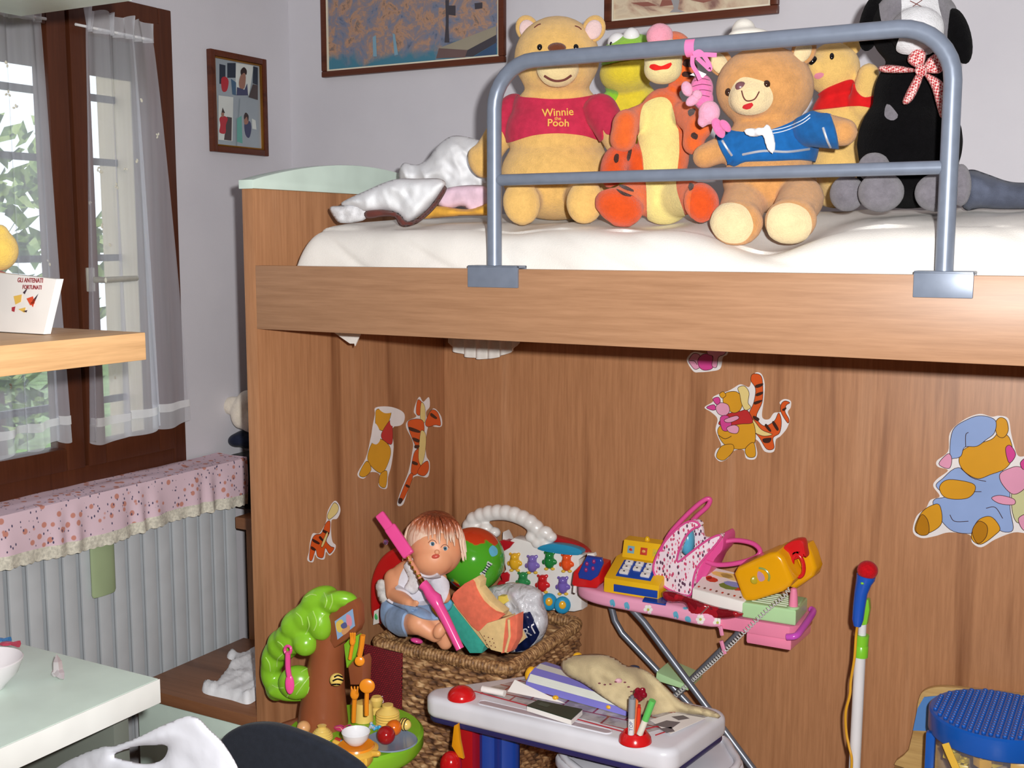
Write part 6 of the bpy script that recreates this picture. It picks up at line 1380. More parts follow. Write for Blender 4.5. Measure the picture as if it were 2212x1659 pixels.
# cash register
X0, X1 = P(1304, 1262, Y=3.075).x, P(1424, 1270, Y=3.075).x; zb0 = zs(X0) + .002
YP = plastic((240, 188, 30), .25, 'sunny_plastic'); KB = plastic((30, 72, 168), .25)
cr_ = thing('toy_cash_register', 'yellow toy cash register with white keys and a blue drawer', 'toy cash register', ((X0 + X1) / 2, 3.15, zb0))
def yz(pr, x0, x1, nm, mt, par, bev=.006): return MB().prism([Vector((x0, y, zb0 + z)) for y, z in pr], (x1 - x0, 0, 0), bev).build(nm, mt, par)
yz([(3.072, 0), (3.076, .042), (3.165, .088), (3.225, .088), (3.225, 0)], X0, X1, 'body', YP, cr_)
yz([(3.162, .082), (3.178, .138), (3.215, .142), (3.22, .082)], X0 + .018, X1 - .012, 'display', YP, cr_)
MB().ell(((X0 + X1) / 2 + .0, 3.195, zb0 + .143), (.008, .008, .010)).build('bell_knob', YP, cr_)
sl_ = Vector((0, .089, .046)).normalized(); up_ = Vector((0, -.046, .089)).normalized(); R = Matrix((Vector((1, 0, 0)), sl_, up_)).transposed()
pc0 = Vector(((X0 + X1) / 2, 3.1205, zb0 + .065))
kp = MB().box(pc0 - Vector((.056, .036, .002)), pc0 + Vector((.056, .036, .002)), .001, R=R).build('keypad', KB, cr_)
kd = plastic((40, 40, 60), .4)
for i, x in enumerate((-.034, 0, .034)):
    for j in range(3):
        if i == 1 and j == 0: continue
        c = pc0 + R @ Vector((x, (j - 1) * .021 + .002, .005)); b = MB().box(c - Vector((.012 + (.002 if j == 0 else 0), .008, .004)), c + Vector((.012 + (.002 if j == 0 else 0), .008, .004)), .002, R=R).build('key', TRW, kp)
        cc = c + up_ * .0042; MB().box(cc - Vector((.003, .002, .0003)), cc + Vector((.003, .002, .0003)), 0, R=R).build('key_mark', kd, b)
MB().box((X0 + .035, 3.0695, zb0 + .006), (X1 - .004, 3.074, zb0 + .028), .001).build('drawer', KB, cr_, label='blue drawer front')
dn_ = Vector((0, .056, .0)).normalized()
for i, (x, cs_) in enumerate(((-.042, ((120, 170, 190), (190, 50, 40))), (.0, ((200, 60, 40), (232, 170, 90))), (.040, ((220, 190, 60), (190, 200, 70))))):
    c = Vector(((X0 + X1) / 2 + x, 3.1685, zb0 + .112)); RR = Matrix.Rotation(-.28, 3, 'X')
    s1_ = MB().box(c - Vector((.011, .0008, .011)), c + Vector((.011, .0008, .011)), .0005, R=RR).build('picture_label', plastic(cs_[0], .4), cr_)
    MB().ell(c + Vector((0, -.001, -.001)), (.006, .001, .006), nu=12, nv=6).build('fruit_print', plastic(cs_[1], .4), s1_)
# handbag
t = NT('scribble_print'); t.setp(Roughness=.6)
co = t.coord(); v1 = t.n('TexVoronoi', Scale=130.0); t.l(t.coord((1, 1, .55)), v1.inputs['Vector']); n1 = t.n('TexNoise', Scale=30.0); t.l(co, n1.inputs['Vector'])
mk1 = t.ramp(v1.outputs['Distance'], [(.36, (255, 255, 255)), (.42, (0, 0, 0))]); cl_ = t.ramp(v1.outputs['Color'], [(0, (200, 70, 110)), (.4, (90, 50, 80)), (.55, (226, 130, 160)), (.8, (180, 60, 96))], 'CONSTANT')
mx = t.n('MixRGB'); t.l(mk1, mx.inputs[0]); mx.inputs[1].default_value = lin((238, 222, 232)); t.l(cl_, mx.inputs[2]); t.l(mx.outputs[0], t.b.inputs['Base Color']); BPR = t.m
HPK = plastic((230, 84, 156), .35, 'hot_pink_vinyl')
hb = thing('toy_handbag', 'small pink and white printed handbag standing open on the ironing board', 'handbag', P(1470, 1290, Y=3.12))
fr = [(1411, 1224), (1425, 1187), (1449, 1155), (1479, 1130), (1500, 1126), (1512, 1136), (1498, 1142), (1480, 1160), (1466, 1192), (1464, 1214), (1490, 1195), (1526, 1168), (1552, 1156), (1556, 1164), (1530, 1196), (1506, 1226), (1497, 1256), (1496, 1276), (1487, 1287), (1460, 1280), (1436, 1268), (1418, 1248)]
MB().prism(crc([P(a, b, Y=3.115) for a, b in fr], 3), (.006, .02, .004), .004).build('printed_side', BPR, hb)
MB().prism(crc([P(a, b, Y=3.13) for a, b in ((1552, 1157), (1562, 1163), (1560, 1188), (1544, 1208), (1526, 1244), (1500, 1262), (1496, 1250), (1508, 1224), (1534, 1190))], 3), (.01, .08, .004), .004).build('gusset', HPK, hb)
MB().prism(crc([P(a, b, Y=3.20) for a, b in ((1440, 1260), (1436, 1200), (1470, 1140), (1500, 1126), (1516, 1140), (1520, 1160), (1540, 1170), (1530, 1240), (1500, 1270))], 3), (.002, .012, .002), .003).build('printed_side', BPR, hb)
e1 = [P(a, b, Y=3.113) for a, b in fr]; MB().tube(crc(e1, 3), .0032, 8, True).build('piping', HPK, hb)
MB().tube(crc([P(a, b, Y=3.12 + i * .004) for i, (a, b) in enumerate(((1428, 1190), (1448, 1152), (1480, 1116), (1508, 1090), (1526, 1078), (1534, 1080), (1528, 1094), (1508, 1112), (1496, 1124)))], 5, False), .007, 12).build('handle', HPK, hb)
MB().tube(crc([P(a, b, Y=y) for a, b, y in ((1556, 1172, 3.15), (1590, 1167, 3.16), (1626, 1174, 3.16), (1642, 1190, 3.15), (1630, 1205, 3.14), (1590, 1217, 3.13), (1550, 1220, 3.13), (1526, 1213, 3.13))], 5, False), .007, 12).build('handle', HPK, hb)
tag(MB().E(1484, 1166, 3.165, 17, 34, 22).build('toy_bottle', plastic((92, 178, 214), .2), smooth=180), 'light blue rounded toy poking out of the open handbag', 'toy')
# red pouch, blue card, picture box
t = NT('red_glossy_pouch'); t.setp(Roughness=.12); v1 = t.n('TexVoronoi', Scale=45.0); t.l(t.coord(), v1.inputs['Vector']); t.l(t.ramp(v1.outputs['Color'], [(.2, (120, 20, 30)), (.5, (176, 30, 44)), (.8, (90, 30, 40))]), t.b.inputs['Base Color'])
rp2 = thing('red_pouch', 'glossy dark red zip pouch squashed under the white box', 'pouch', P(1520, 1330, Y=3.08))
puff([(1430, 1278), (1450, 1276), (1490, 1290), (1540, 1308), (1600, 1322), (1604, 1330), (1570, 1338), (1525, 1336), (1490, 1326), (1478, 1304), (1446, 1302), (1432, 1292)], 3.055, .02, 'pouch_body', t.m, rp2, w=8, amp=.005, freq=30)
MB().tube([P(1514, 1326, Y=3.03), P(1530, 1310, Y=3.028)], .002, 8).build('zip_pull', metal((220, 200, 200), .2), rp2)
zc_ = zs(-1.30) + .002; tag(MB().prism([Vector((P(a, b, Z=zc_).x, P(a, b, Z=zc_).y, zc_)) for a, b in ((1388, 1300), (1396, 1286), (1442, 1296), (1438, 1308))], (0, 0, .004)).build('blue_card', KB), 'small blue card lying in front of the yellow cash register', 'card')
wbx = thing('picture_box', 'white box with colourful pictures on its lid between handbag and yellow toy', 'box', P(1550, 1325, Y=3.10))
fA = [P(a, b, Y=3.06) for a, b in ((1496, 1272), (1608, 1301), (1602, 1326), (1494, 1296))]; ov = P(1536, 1224, Y=3.19) - P(1496, 1272, Y=3.06)
MB().prism(fA, ov, .002).build('box_body', PAPER, wbx)
tA, tB = fA[0], fA[1]; nrm = (tB - tA).cross(ov).normalized()
if nrm.z < 0: nrm = -nrm
def tp_(u, v): return tA + (tB - tA) * u + ov * v + nrm * .0012
lidm = [plastic(c, .35) for c in ((238, 206, 120), (206, 70, 40), (120, 140, 60), (140, 150, 210), (120, 80, 60), (240, 232, 226))]; lp = MB()
lp.flat([tp_(.02, .02), tp_(.98, .02), tp_(.98, .98), tp_(.02, .98)], 5)
rnd = random.Random(8)
for (u, v, a, b, k_i) in ((.3, .78, .22, .10, 0), (.55, .80, .3, .13, 0), (.2, .5, .12, .1, 1), (.12, .55, .06, .08, 1), (.55, .4, .18, .12, 2), (.62, .52, .2, .1, 3), (.72, .42, .1, .1, 1), (.85, .75, .1, .1, 1)):
    lp.flat([tp_(u + a * math.cos(i * .785), v + b * math.sin(i * .785)) + nrm * .0003 * (1 + k_i) for i in range(8)], k_i)
for i in range(8): lp.flat([tp_(.08 + i * .115 + .025 * math.cos(j * 1.26), .12 + .04 * math.sin(j * 1.26)) + nrm * .0006 for j in range(5)], 4 if i % 2 else 1)
lp.build('lid_picture', lidm, wbx, smooth=0)
# mint tray and pink post
xA, xB = P(1603, 1320, Y=3.055).x, P(1718, 1340, Y=3.055).x; zT = zs(xA) - .0045
tr_ = thing('mint_tray', 'pale green plastic stand tray on the pink end of the ironing board', 'tray', ((xA + xB) / 2, 3.14, zT))
MB().prism([Vector((x, y, zT)) for x, y in ((xA, 3.058), (xB, 3.058), (xB - .004, 3.19), (xA, 3.19))], (0, 0, .046), .008, seg=3).build('tray_body', PGR, tr_)
for i in range(6): y = 3.078 + i * .018; MB().box((xA + .02, y, zT + .0455), (xB - .03, y + .003, zT + .048), 0).build('slat', plastic((226, 232, 214), .4), tr_)
pc2 = Vector((xB - .012, 3.075, zT + .046)); MB().lathe([(.001, 0), (.017, 0), (.017, .004), (.011, .006), (.001, .006)], pc2).build('post_ring', PGR, tr_); MB().lathe([(.001, .005), (.0125, .005), (.0105, .04), (.008, .055), (.001, .058)], pc2, n=20).build('cord_post', PB, tr_)
# yellow toy iron with red handle and coiled cord
YI = plastic((238, 168, 16), .18, 'egg_yellow_plastic')
it = thing('toy_iron', 'big yellow toy with a red ring handle tilted over the mint tray', 'toy', P(1660, 1300, Y=3.10))
MB().prism([P(a, b, Y=3.065) for a, b in ((1584, 1240), (1592, 1226), (1660, 1196), (1676, 1194), (1690, 1206), (1712, 1256), (1706, 1268), (1690, 1280), (1628, 1300), (1610, 1300), (1602, 1292))], (.012, .075, .012), .014, seg=4).build('front_half', YI, it)
MB().prism([P(a, b, Y=3.14) for a, b in ((1664, 1205), (1684, 1180), (1742, 1176), (1752, 1196), (1762, 1228), (1756, 1246), (1716, 1274), (1690, 1262))], (.01, .05, .004), .012, seg=4).build('rear_half', YI, it)
MB().prism(crc([P(a, b, Y=3.105) for a, b in ((1690, 1186), (1708, 1170), (1732, 1168), (1738, 1190), (1740, 1206), (1726, 1196), (1714, 1200), (1712, 1216), (1704, 1212))], 3), (.004, .03, .004), .006).build('red_handle', RD, it)
rgp = [P(1724 + 15 * math.cos(a) * .8 + 3 * math.sin(a), 1222 + 24 * math.sin(a), Y=3.108) for a in [i * .3927 for i in range(16)]]; MB().tube(crc(rgp, 2), mm(4.5, rgp[0]), 10, True).build('ring', RD, it)
MB().E(1630, 1253, 3.064, 9, 9, 3).build('dial_knob', plastic((190, 170, 40), .25), it)
dp = crc([P(1640 + 22 * math.cos(a), 1247 + 20 * math.sin(a), Y=3.0645) for a in (-1.6, -1.1, -.6, -.1, .4)], 4, False); MB().tube(dp, .003, 8).build('dial_arc', plastic((150, 170, 90), .25), it)
MB().prism(crc([P(a, b, Y=3.0642) for a, b in ((1638, 1234), (1648, 1240), (1652, 1252), (1642, 1256), (1636, 1246))], 3), (0, .004, 0)).build('picture_print', plastic((200, 150, 170), .3), it)
cp = crc([P(a, b, Y=y) for a, b, y in ((1706, 1272, 3.05), (1690, 1290, 3.04), (1650, 1324, 3.035), (1600, 1372, 3.035), (1540, 1430, 3.06), (1470, 1492, 3.09), (1420, 1540, 3.095))], 30, False)
L = [0]
for i in range(1, len(cp)): L.append(L[-1] + (cp[i] - cp[i - 1]).length)
hel = []; n_ = int(L[-1] / .0013); j = 0
for i in range(n_):
    s = L[-1] * i / n_
    while j < len(L) - 2 and L[j + 1] < s: j += 1
    p = cp[j].lerp(cp[j + 1], (s - L[j]) / max(1e-6, L[j + 1] - L[j])); a = s / .0105 * 6.283
    x, y, z = basis(cp[min(j + 1, len(cp) - 1)] - cp[j]); hel.append(p + x * .0055 * math.cos(a) + y * .0055 * math.sin(a))
MB().tube(hel, .0016, 6).build('coiled_cord', plastic((206, 208, 206), .35), it)
# ================================================================== toy drawing desk
TW = plastic((222, 222, 230), .3, 'white_desk_plastic'); NAVY = plastic((24, 62, 150), .3, 'blue_desk_plastic')
QZ = .50
td = thing('toy_desk', 'white toy drawing desk with red domes and blue legs', 'toy desk', (-1.2, 2.62, 0))
def round_poly(pts, rad, k=8):
    out = []; n = len(pts); pts = [Vector((a, b, 0)) for a, b in pts]
    for i in range(n):
        p, a, b = pts[i], (pts[i - 1] - pts[i]).normalized(), (pts[(i + 1) % n] - pts[i]).normalized()
        h = math.acos(max(-1, min(1, a.dot(b)))) / 2; c = p + (a + b).normalized() * (rad / math.sin(h)); t0 = p + a * (rad / math.tan(h)) - c; t1 = p + b * (rad / math.tan(h)) - c
        for j in range(k + 1): out.append(c + t0.lerp(t1, j / k).normalized() * rad)
    return out
dk_ = round_poly([(-1.702, 2.456), (-.938, 2.450), (-.895, 2.765), (-1.44, 2.77)], .045)
MB().slab(dk_, QZ - .060, QZ, .018).build('desktop', TW, td)
MB().prism([Vector((-1.28 + (p.x + 1.28) * .985, 2.61 + (p.y - 2.61) * .97, QZ - .070)) for p in dk_], (0, 0, .014), .004).build('under_frame', plastic((44, 40, 90), .3), td)
t = NT('printed_play_sheet'); t.setp(Roughness=.25)
br2 = t.n('TexBrick', Scale=1.0, Color1=lin((196, 190, 190)), Color2=lin((178, 172, 176)), Mortar=lin((150, 60, 64))); br2.inputs['Brick Width'].default_value = .09; br2.inputs['Row Height'].default_value = .05; br2.inputs['Mortar Size'].default_value = .003
n1 = t.n('TexNoise', Scale=25.0, Detail=4.0); co = t.coord(); t.l(co, n1.inputs['Vector']); t.l(co, br2.inputs['Vector'])
mx = t.n('MixRGB', _blend_type='MULTIPLY'); mx.inputs[0].default_value = .6; t.l(br2.outputs[0], mx.inputs[1]); t.l(t.ramp(n1.outputs[0], [(.4, (150, 140, 140)), (.55, (255, 255, 255))]), mx.inputs[2]); t.l(mx.outputs[0], t.b.inputs['Base Color'])
def onz(pts, z=QZ): return [Vector(P(a, b, Z=z)) for a, b in pts]
MB().prism(onz(((1020, 1494), (1120, 1470), (1240, 1448), (1545, 1545), (1390, 1586))), (0, 0, .0012)).build('play_sheet', t.m, td, smooth=0)
for a, b in (((1024, 1493), (1374, 1588)), ((1416, 1588), (1522, 1552)), ((1380, 1578), (1480, 1555))): A, B = onz((a, b), QZ + .0022); MB().tube([A, B], .0016, 6).build('red_line', plastic((176, 40, 50), .4), td)
# long pen groove
g0, g1 = onz(((1044, 1518), (1310, 1580)), QZ + .0005)
gr_ = MB(); dv = (g1 - g0).normalized(); sv = Vector((-dv.y, dv.x, 0)); rim = []
for c, s in ((g0, 1), (g1, -1)):
    for i in range(9): a = math.pi / 2 + i * math.pi / 8; rim.append(c + (dv * math.cos(a) * s + sv * math.sin(a) * s) * .013)
gr_.tube(rim, .0022, 8, True).build('pen_groove_rim', TW, td)
MB().prism(rim, (0, 0, .0008)).build('pen_groove', plastic((186, 170, 178), .4), td)
c = onz(((997, 1506),))[0]; k = dep(c) / F_PX
MB().lathe([(31 * k * math.cos(i * .157), 26 * k * math.sin(i * .157)) for i in range(11)], c + Vector((0, 0, -.001)), n=36).build('dome_cap', plastic((206, 26, 30), .2), td, label='red dome cap')
c = onz(((1372, 1600),))[0]; k = dep(c) / F_PX; cup_c = c
MB().lathe([(.1 * k, 0), (36 * k, 0), (34 * k, 10 * k), (26 * k, 20 * k), (25 * k, 21 * k), (22 * k, 19 * k), (20 * k, 2 * k), (.1 * k, 2 * k)], c, n=40).build('pen_cup', plastic((206, 26, 30), .2), td, label='red pen cup')
for lx, ly in ((-1.475, 2.56), (-1.02, 2.57)):
    lg = MB()
    lg.prism(crc([(lx - .058, ly, 0), (lx - .03, ly - .03, 0), (lx, ly - .018, 0), (lx + .03, ly - .03, 0), (lx + .058, ly, 0), (lx + .04, ly + .04, 0), (lx - .04, ly + .04, 0)], 3), (0, 0, QZ - .06)); lg.build('leg', NAVY, td)
tz = .385
tr2 = [Vector((p.x, p.y, tz - .03)) for p in crc(onz(((1205, 1640), (1222, 1622), (1330, 1640), (1450, 1650), (1560, 1596), (1592, 1622), (1600, 1665), (1480, 1720), (1300, 1700)), tz), 4)]
MB().prism(tr2, (0, 0, .03), .010, seg=3).build('lower_tray', TW, td)
cz = Vector((sum(v.x for v in tr2) / len(tr2), sum(v.y for v in tr2) / len(tr2), 0))
MB().tube([Vector((cz.x + (v.x - cz.x) * .93, cz.y + (v.y - cz.y) * .93, tz + .004)) for v in tr2], .010, 10, True).build('tray_rim', TW, td)
MB().prism([Vector((cz.x + (v.x - cz.x) * .5, cz.y + (v.y - cz.y) * .5, 0)) for v in tr2], (0, 0, tz - .03)).build('tray_post', NAVY, td)
# things on the toy desk
nb = onz(((1138, 1524), (1162, 1512), (1258, 1532), (1234, 1554)), QZ + .0195); A, B, C_, D_ = nb
nbk = thing('notebook', 'dark green closed notebook lying on the toy desk', 'notebook', A.lerp(C_, .5) - Vector((0, 0, .014)))
MB().prism([v - Vector((0, 0, .0145)) for v in (A, B, C_, D_)], (0, 0, .013)).build('pages', PAPER, nbk)
MB().prism([v - Vector((0, 0, .002)) for v in (A, B, C_, D_)], (0, 0, .0025)).build('cover', plastic((38, 54, 40), .35), nbk)
def qq(u, v): return A + (D_ - A) * u + (B - A) * v + Vector((0, 0, .0008))
MB().flat([qq(.12, .45), qq(.34, .45), qq(.34, .85), qq(.12, .85)]).build('emblem', plastic((62, 80, 66), .3), nbk, smooth=0)
pp = [P(1112, 1466, Y=2.60), Vector(onz(((1222, 1520),), QZ + .006)[0]), Vector(onz(((1096, 1494),), QZ + .006)[0])]; pp[0] = P(1112, 1468, Y=pp[2].y + .03)
tag(MB().prism(pp, (.0, .002, -.0008)).build('folded_paper', PAPER, smooth=0), 'white folded paper triangle standing on the toy desk', 'paper')
A, B = onz(((1042, 1488), (1090, 1498)), QZ + .011); tag(MB().tube([A, B], .009, 14).build('paper_roll', PAPER), 'small roll of white paper beside the red dome of the toy desk', 'paper')
# purple striped roll case with yellow ends
PUR = plastic((132, 128, 214), .35, 'lilac_plastic'); CRM = plastic((224, 228, 220), .35)
pc3 = thing('striped_case', 'lilac and white striped case with yellow ends on the toy desk', 'case', P(1240, 1520, Z=QZ))
lz = QZ + .003
c4 = onz(((1136, 1486), (1190, 1452), (1420, 1528), (1352, 1546)), lz)
def sp3(u, v, h): return c4[0].lerp(c4[3], u).lerp(c4[1].lerp(c4[2], u), v) + Vector((0, 0, h))
prf = [(0, 0), (.02, .018), (.14, .034), (.34, .042), (.56, .044), (.78, .040), (.95, .024), (1, 0)]
for i in range(7):
    (v0, h0), (v1_, h1) = prf[i], prf[i + 1]; m = MB(); m.grid(lambda u, w: sp3(u, v0 + (v1_ - v0) * w, h0 + (h1 - h0) * w), 2, 3); m.build('stripe_panel', PUR if i % 2 == 0 or i == 5 else CRM, pc3, smooth=0, solid=.002)
for u in (0, 1):
    m = MB().prism([sp3(u, v, h) for v, h in prf], (sp3(1, .5, 0) - sp3(0, .5, 0)).normalized() * (.003 if u == 0 else -.003)); m.build('end_cap', PUR, pc3)
YO = plastic((240, 180, 40), .3)
MB().E(1146, 1456, c4[0].lerp(c4[1], .35).y, 12, 17, 12, -16).build('yellow_latch', YO, pc3); MB().E(1162, 1444, c4[1].y - .05, 18, 6, 8, 16).build('yellow_latch', YO, pc3)
for x, y in ((1200, 1507), (1316, 1527)): MB().E(x, y, P(x, y + 4, Z=QZ + .006).y - .004, 7, 5, 6).build('yellow_clip', YO, pc3)
# beige sun hat
HAT = cloth((206, 188, 148), .9, 25, .6, 'beige_cotton')
ht = thing('sun_hat', 'crumpled beige cloth hat with stitched trim lying over the toy desk', 'hat', P(1380, 1510, Z=QZ))
hb_ = puff([(1212, 1440), (1216, 1426), (1240, 1416), (1290, 1412), (1326, 1420), (1350, 1436), (1385, 1444), (1410, 1458), (1440, 1486), (1475, 1516), (1520, 1528), (1550, 1540), (1554, 1552), (1500, 1545), (1440, 1542), (1400, 1546), (1356, 1538), (1310, 1510), (1260, 1476), (1228, 1460)], lambda a, b: min(2.70, 2.525 + .001 * max(0, a - 1300) + (1546 - b) * .001), .045, 'crown', HAT, ht, w=36, amp=.012, freq=16, ridge=.012, seed=51)
for i, (x, y) in enumerate(((1295, 1476), (1306, 1479), (1318, 1478), (1330, 1473), (1340, 1468), (1350, 1474), (1358, 1484), (1364, 1494))): on(hb_, 'stitch', plastic((110, 40, 60), .5), ht, x, y, 3.2, 1.6, 2)
on(hb_, 'flower_print', plastic((206, 160, 170), .5), ht, 1336, 1471, 8, 6, 3)
tag(MB().E(1248, 1418, 2.70, 11, 9, 9).build('yellow_ring', YO, smooth=180), 'yellow knob peeping out behind the beige hat', 'toy')
dr = MB(); A = onz(((1404, 1556), (1455, 1540), (1524, 1552), (1448, 1586)), QZ + .0045)
dr.prism(A, (0, 0, .001)); 
for q in (((1410, 1566), (1440, 1556), (1470, 1560), (1450, 1574)), ((1450, 1548), (1476, 1545), (1490, 1552), (1466, 1556)), ((1424, 1574), (1450, 1570), (1458, 1580), (1440, 1583))): dr.flat([v for v in onz(q, QZ + .0058)], 1)
tag(dr.build('drawing_sheet', [PAPER, plastic((110, 104, 108), .5)], smooth=0), 'sheet with grey drawings lying right of the pen cup', 'paper')
# pens in the cup
def pen(label, pts, r, segs, name='marker'):
    """pts: bottom and top pixel; segs: (from, to, colour, radius factor)"""
    A = P(*pts[0], Y=cup_c.y + (pts[2] * .8 if len(pts) > 2 else 0)); B = P(*pts[1], Y=cup_c.y + pts[2] if len(pts) > 2 else cup_c.y); k = mm(r, A)
    t_ = thing(name, label, 'pen', A, 'pens in the red cup')
    for nm, a, b, c, f in segs: MB().tube([A.lerp(B, a), A.lerp(B, b)], [k * f, k * f], 14).build(nm, plastic(c, .3), t_)
    return t_, A, B, k
mk_, A, B, k = pen('grey capped marker with a printed white barrel, leftmost in the cup', ((1363, 1586), (1366, 1502)), 7, (('barrel', 0, .46, (226, 226, 226), 1), ('cap', .42, .92, (150, 152, 158), 1.08), ('tip', .92, 1, (120, 124, 132), .6)))
c = A.lerp(B, .2) + (CAM - A).normalized() * (k + .0006); d = (B - A).normalized(); R = Matrix((d, d.cross((CAM - A).normalized()) * -1, (CAM - A).normalized())).transposed()
kk = dep(c) / F_PX; MB().text('TOP', 8 * kk / .72, Matrix.Translation(c) @ R.to_4x4(), .0003, sx=1.0).build('print', plastic((40, 60, 130), .4), mk_, smooth=0)
pen('red marker standing in the cup behind the grey one', ((1377, 1586), (1381, 1522), .012), 4.5, (('barrel', 0, .9, (226, 62, 34), 1), ('tip', .9, 1, (190, 40, 30), .7)))
pf, A, B, k = pen('orange pen topped with a dark red flower standing in the cup', ((1372, 1584), (1377, 1500), .02), 3, (('barrel', 0, 1, (226, 120, 70), 1),), 'pen')
fl_ = MB().E(1383, 1499, cup_c.y + .005, 8, 8, 4)
for i in range(5): fl_.E(1383 + 9 * math.cos(i * 1.257 + .3), 1499 + 9 * math.sin(i * 1.257 + .3), cup_c.y + .005, 7.5, 7.5, 3.5, nu=14, nv=8)
fl_.remesh(.0022, 3).build('flower', plastic((126, 12, 32), .2), pf, smooth=180)
pen('green capped white marker leaning right in the cup', ((1382, 1586), (1410, 1513)), 7, (('barrel', 0, .46, (232, 228, 214), 1), ('cap', .42, 1, (96, 196, 96), 1.08)))
# red and yellow toy leaning by the blue leg
tf = thing('toy_figure', 'red toy with a yellow fin standing against the blue desk leg', 'toy', (P(970, 1659, Y=2.45).x, 2.45, 0))
pt = P(974, 1652, Y=2.44); MB().E(974, 1652, 2.44, 24, 30, 22).build('red_dome', plastic((190, 22, 26), .15), tf)
MB().cyl((pt.x, pt.y, 0), pt, .028).build('stem', plastic((190, 22, 26), .15), tf)
MB().prism([P(a, b, Y=2.445) for a, b in ((975, 1612), (980, 1568), (988, 1564), (992, 1600), (1000, 1640), (990, 1636))], (0, .012, 0), .003).build('yellow_fin', plastic((226, 150, 20), .25), tf)
MB().prism([P(a, b, Y=2.50) for a, b in ((984, 1552), (1020, 1560), (1022, 1900), (990, 1900))], (0, .05, 0), .004).build('red_panel', plastic((178, 22, 28), .3), td)

# ================================================================== toy microphone on a stand
ms = thing('toy_microphone_stand', 'white pole microphone stand with lime clips', 'microphone stand', (P(1850, 1500, Y=3.0).x, 3.0, 0))
mx0 = P(1846, 1659, Y=3.0); mx1 = P(1860, 1372, Y=3.0); px_ = mx0.x; LIMEP = plastic((128, 204, 50), .25)
d = (mx1 - mx0).normalized(); f0 = mx0 - d * (mx0.z / d.z); k = mm(1, mx1)
MB().tube([f0 + Vector((0, 0, .02)), mx1], [.0155, .0145], 24).build('pole', plastic((226, 226, 230), .3), ms)
MB().lathe([(.001, 0), (.062, 0), (.062, .012), (.04, .026), (.02, .04), (.001, .04)], f0, n=48).build('base', BL, ms)
a, b = P(1859, 1418, Y=3.0), P(1862, 1371, Y=3.0); MB().tube([a, a.lerp(b, .5), a.lerp(b, .52), b], [.0185, .0185, .0175, .0185], 20).build('collar', LIMEP, ms)
MB().tube([b, P(1864, 1330, Y=3.0)], .0105, 16).build('inner_tube', plastic((226, 226, 230), .3), ms)
MB().prism([P(x, y, Y=2.985) for x, y in ((1848, 1328), (1846, 1310), (1852, 1294), (1876, 1296), (1878, 1318), (1872, 1350), (1862, 1352))], (0, .025, 0), .004).build('clip', LIMEP, ms)
mic = thing('toy_microphone', 'blue toy microphone with a red ball top clipped to the white stand', 'microphone', P(1853, 1352, Y=2.965))
mp = [(1852, 1352, 8), (1853, 1338, 12), (1856, 1310, 13), (1860, 1280, 14), (1866, 1258, 17), (1870, 1248, 20), (1871, 1243, 20)]
p3 = [P(x, y, Y=2.965) for x, y, r in mp]; MB().tube(p3, [mm(r, p) for (x, y, r), p in zip(mp, p3)], 24).build('mic_body', plastic((28, 86, 190), .25), mic)
MB().E(1874, 1232, 2.965, 22, 21, 21, -8).build('mic_head', cloth((196, 16, 28), .9, 200, .8), mic); MB().E(1863, 1260, 2.945, 4, 3, 3).build('button', LIMEP, mic)
cd = crc([P(x, y, Y=yy_) for x, y, yy_ in ((1852, 1352, 2.965), (1849, 1375, 2.975), (1846, 1420, 2.975), (1838, 1470, 2.985), (1836, 1500, 2.985), (1827, 1538, 2.985), (1828, 1580, 2.985), (1834, 1612, 2.98), (1840, 1640, 2.975), (1838, 1680, 2.98))], 6, False)
MB().tube(cd + [Vector((cd[-1].x - .02, 2.95, .2)), Vector((cd[-1].x - .05, 2.9, .012))], .0035, 8).build('cord', plastic((224, 164, 40), .35), mic)

# ================================================================== small chair with a tub of blocks
PINE = wood((204, 170, 112), (184, 146, 90), (214, 182, 126), 'x', 'pine', .4, 12); SKY = plastic((84, 138, 206), .35, 'sky_blue_paint')
kc = thing('child_chair', 'small pine child chair with pale blue panels in the right corner', 'chair', (-.33, 3.1, 0))
KY = 3.275
xl = P(1950, 1659, Y=KY).x
bo_ = crc([P(a, b, Y=KY) for a, b in ((1952, 1659), (1962, 1620), (1976, 1560), (1984, 1510), (2000, 1490), (2040, 1484), (2120, 1492), (2240, 1506), (2284, 1512), (2302, 1560), (2304, 1659))], 4)
bo_ = [v for v in bo_ if v.z > .19]; bo_ = bo_ + [Vector((bo_[-1].x, KY, .2)), Vector((bo_[0].x, KY, .2))]
MB().prism(bo_, (0, .022, 0), .004).build('backrest', PINE, kc)
bi = [P(a, b, Y=KY - .003) for a, b in ((1972, 1578), (1982, 1530), (1996, 1506), (2040, 1502), (2120, 1510), (2262, 1526), (2272, 1590))]
MB().prism(bi, (0, .004, 0)).build('back_panel', SKY, kc, label='pale blue back panel')
xs0, xs1 = min(v.x for v in bo_), max(v.x for v in bo_)
MB().box((xs0, 2.86, .185), (xs1, KY + .02, .205), .004).build('seat', PINE, kc)
for x in (xs0 + .02, xs1 - .05):
    for y in (2.88, KY - .02): MB().box((x, y, 0), (x + .03, y + .03, .186), .003).build('leg', PINE, kc)
tb_ = thing('block_tub', 'blue lidded tub of yellow building blocks standing on the child chair', 'tub', (0, 0, 0))
lc = P(2156, 1541, Z=.49); lrad = mm(141, lc); tb_.location = Vector((lc.x, lc.y, .206)); ORI[tb_.name] = Vector((lc.x, lc.y, .206))
LB = plastic((20, 92, 190), .25, 'brick_blue'); l0 = Vector((lc.x, lc.y, 0))
lid = MB().lathe([(.001, .432), (lrad - .002, .432), (lrad, .436), (lrad, .485), (lrad - .005, .49), (.001, .49)], l0, n=64)
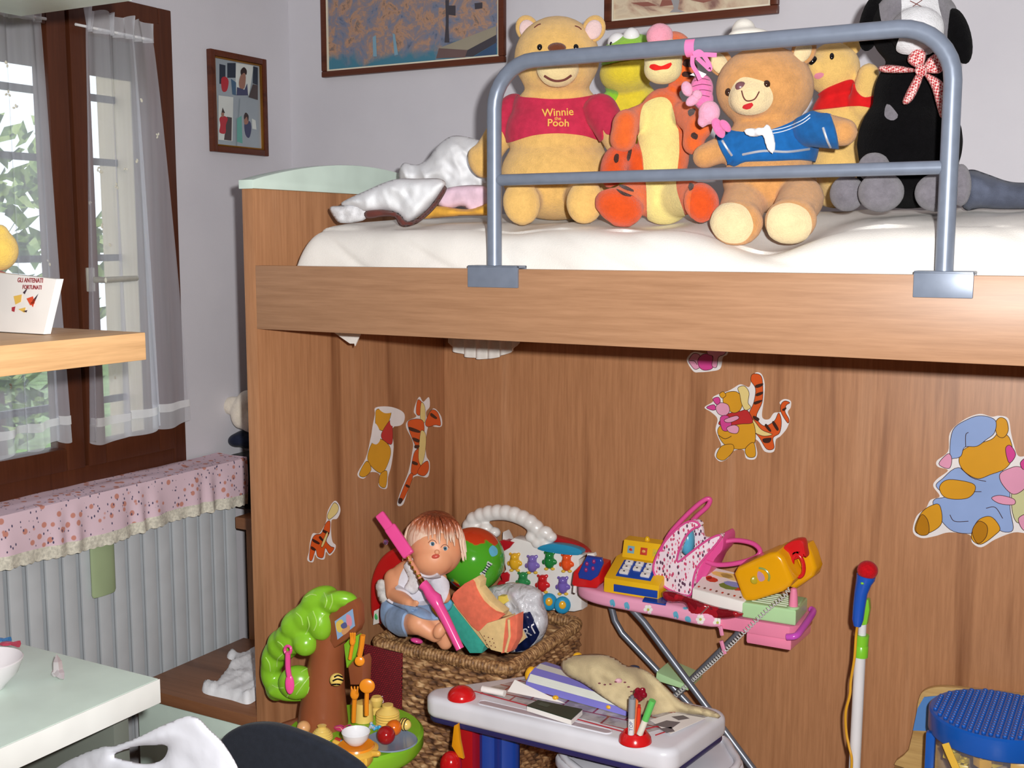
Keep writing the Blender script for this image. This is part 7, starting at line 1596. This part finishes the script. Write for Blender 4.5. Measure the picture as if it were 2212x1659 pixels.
for i in range(-10, 11):
    for j in range(-10, 11):
        x, y = i * .0162, j * .0162
        if math.hypot(x, y) < lrad - .012: lid.lathe([(.0058, 0), (.0058, .0045), (.0048, .0058), (.001, .006)], l0 + Vector((x, y, .4895)), n=10)
lid.build('studded_lid', LB, tb_)
MB().lathe([(.001, .207), (lrad * .80, .207), (lrad * .90, .434), (lrad * .885, .434), (lrad * .785, .215), (.001, .215)], l0, n=48).build('clear_body', clear((200, 206, 226), .08, .1, 'clear_tub'), tb_)
for s in (-1, 1):
    a = math.radians(200 if s < 0 else 20); r1 = lrad * 1.0; p = l0 + Vector((r1 * math.cos(a), r1 * math.sin(a), .43)); q = l0 + Vector((r1 * .93 * math.cos(a), r1 * .93 * math.sin(a), .33))
    MB().box((p + q) / 2 - Vector((.012, .012, .06)), (p + q) / 2 + Vector((.012, .012, .05)), .006).build('latch', LB, tb_)
hx = crc([P(2042, 1606, Y=lc.y - .15), P(2052, 1630, Y=lc.y - .155), P(2066, 1662, Y=lc.y - .155), P(2090, 1720, Y=lc.y - .14)], 4, False)
MB().ribbon(hx, .018, (0, -1, 0)).build('strap', plastic((236, 190, 70), .3), tb_, solid=.003)
rnd = random.Random(12); bm_ = [plastic(c, .3) for c in ((240, 208, 60), (232, 178, 40), (226, 212, 80), (40, 130, 60))]
for i in range(34):
    a = (i % 7) * .8976 + (i // 7) * .45 + rnd.uniform(-.1, .1); z = .223 + (i // 7) * .041; r = lrad * (.54 + .03 * (i // 7))
    c = l0 + Vector((r * math.cos(a), r * math.sin(a), z + .012)); R = Matrix.Rotation(rnd.uniform(0, 3), 3, 'Z') @ Matrix.Rotation(rnd.uniform(-.25, .25), 3, 'X')
    b = MB().box(c - Vector((.016, .016, .011)), c + Vector((.016, .016, .011)), .002, R=R)
    for sx_ in (-.008, .008):
        for sy_ in (-.008, .008): b.cyl(c + R @ Vector((sx_, sy_, .010)), c + R @ Vector((sx_, sy_, .0145)), .0045, n=10)
    col = 3 if i in (4, 19) else rnd.choice((0, 0, 1, 2)); nm_ = ('yellow', 'amber', 'lemon', 'green')[col]
    tag(b.build('building_block', bm_[col]), '%s studded building block inside the clear tub under the blue lid' % nm_, 'block', '%s building blocks in the tub' % nm_)
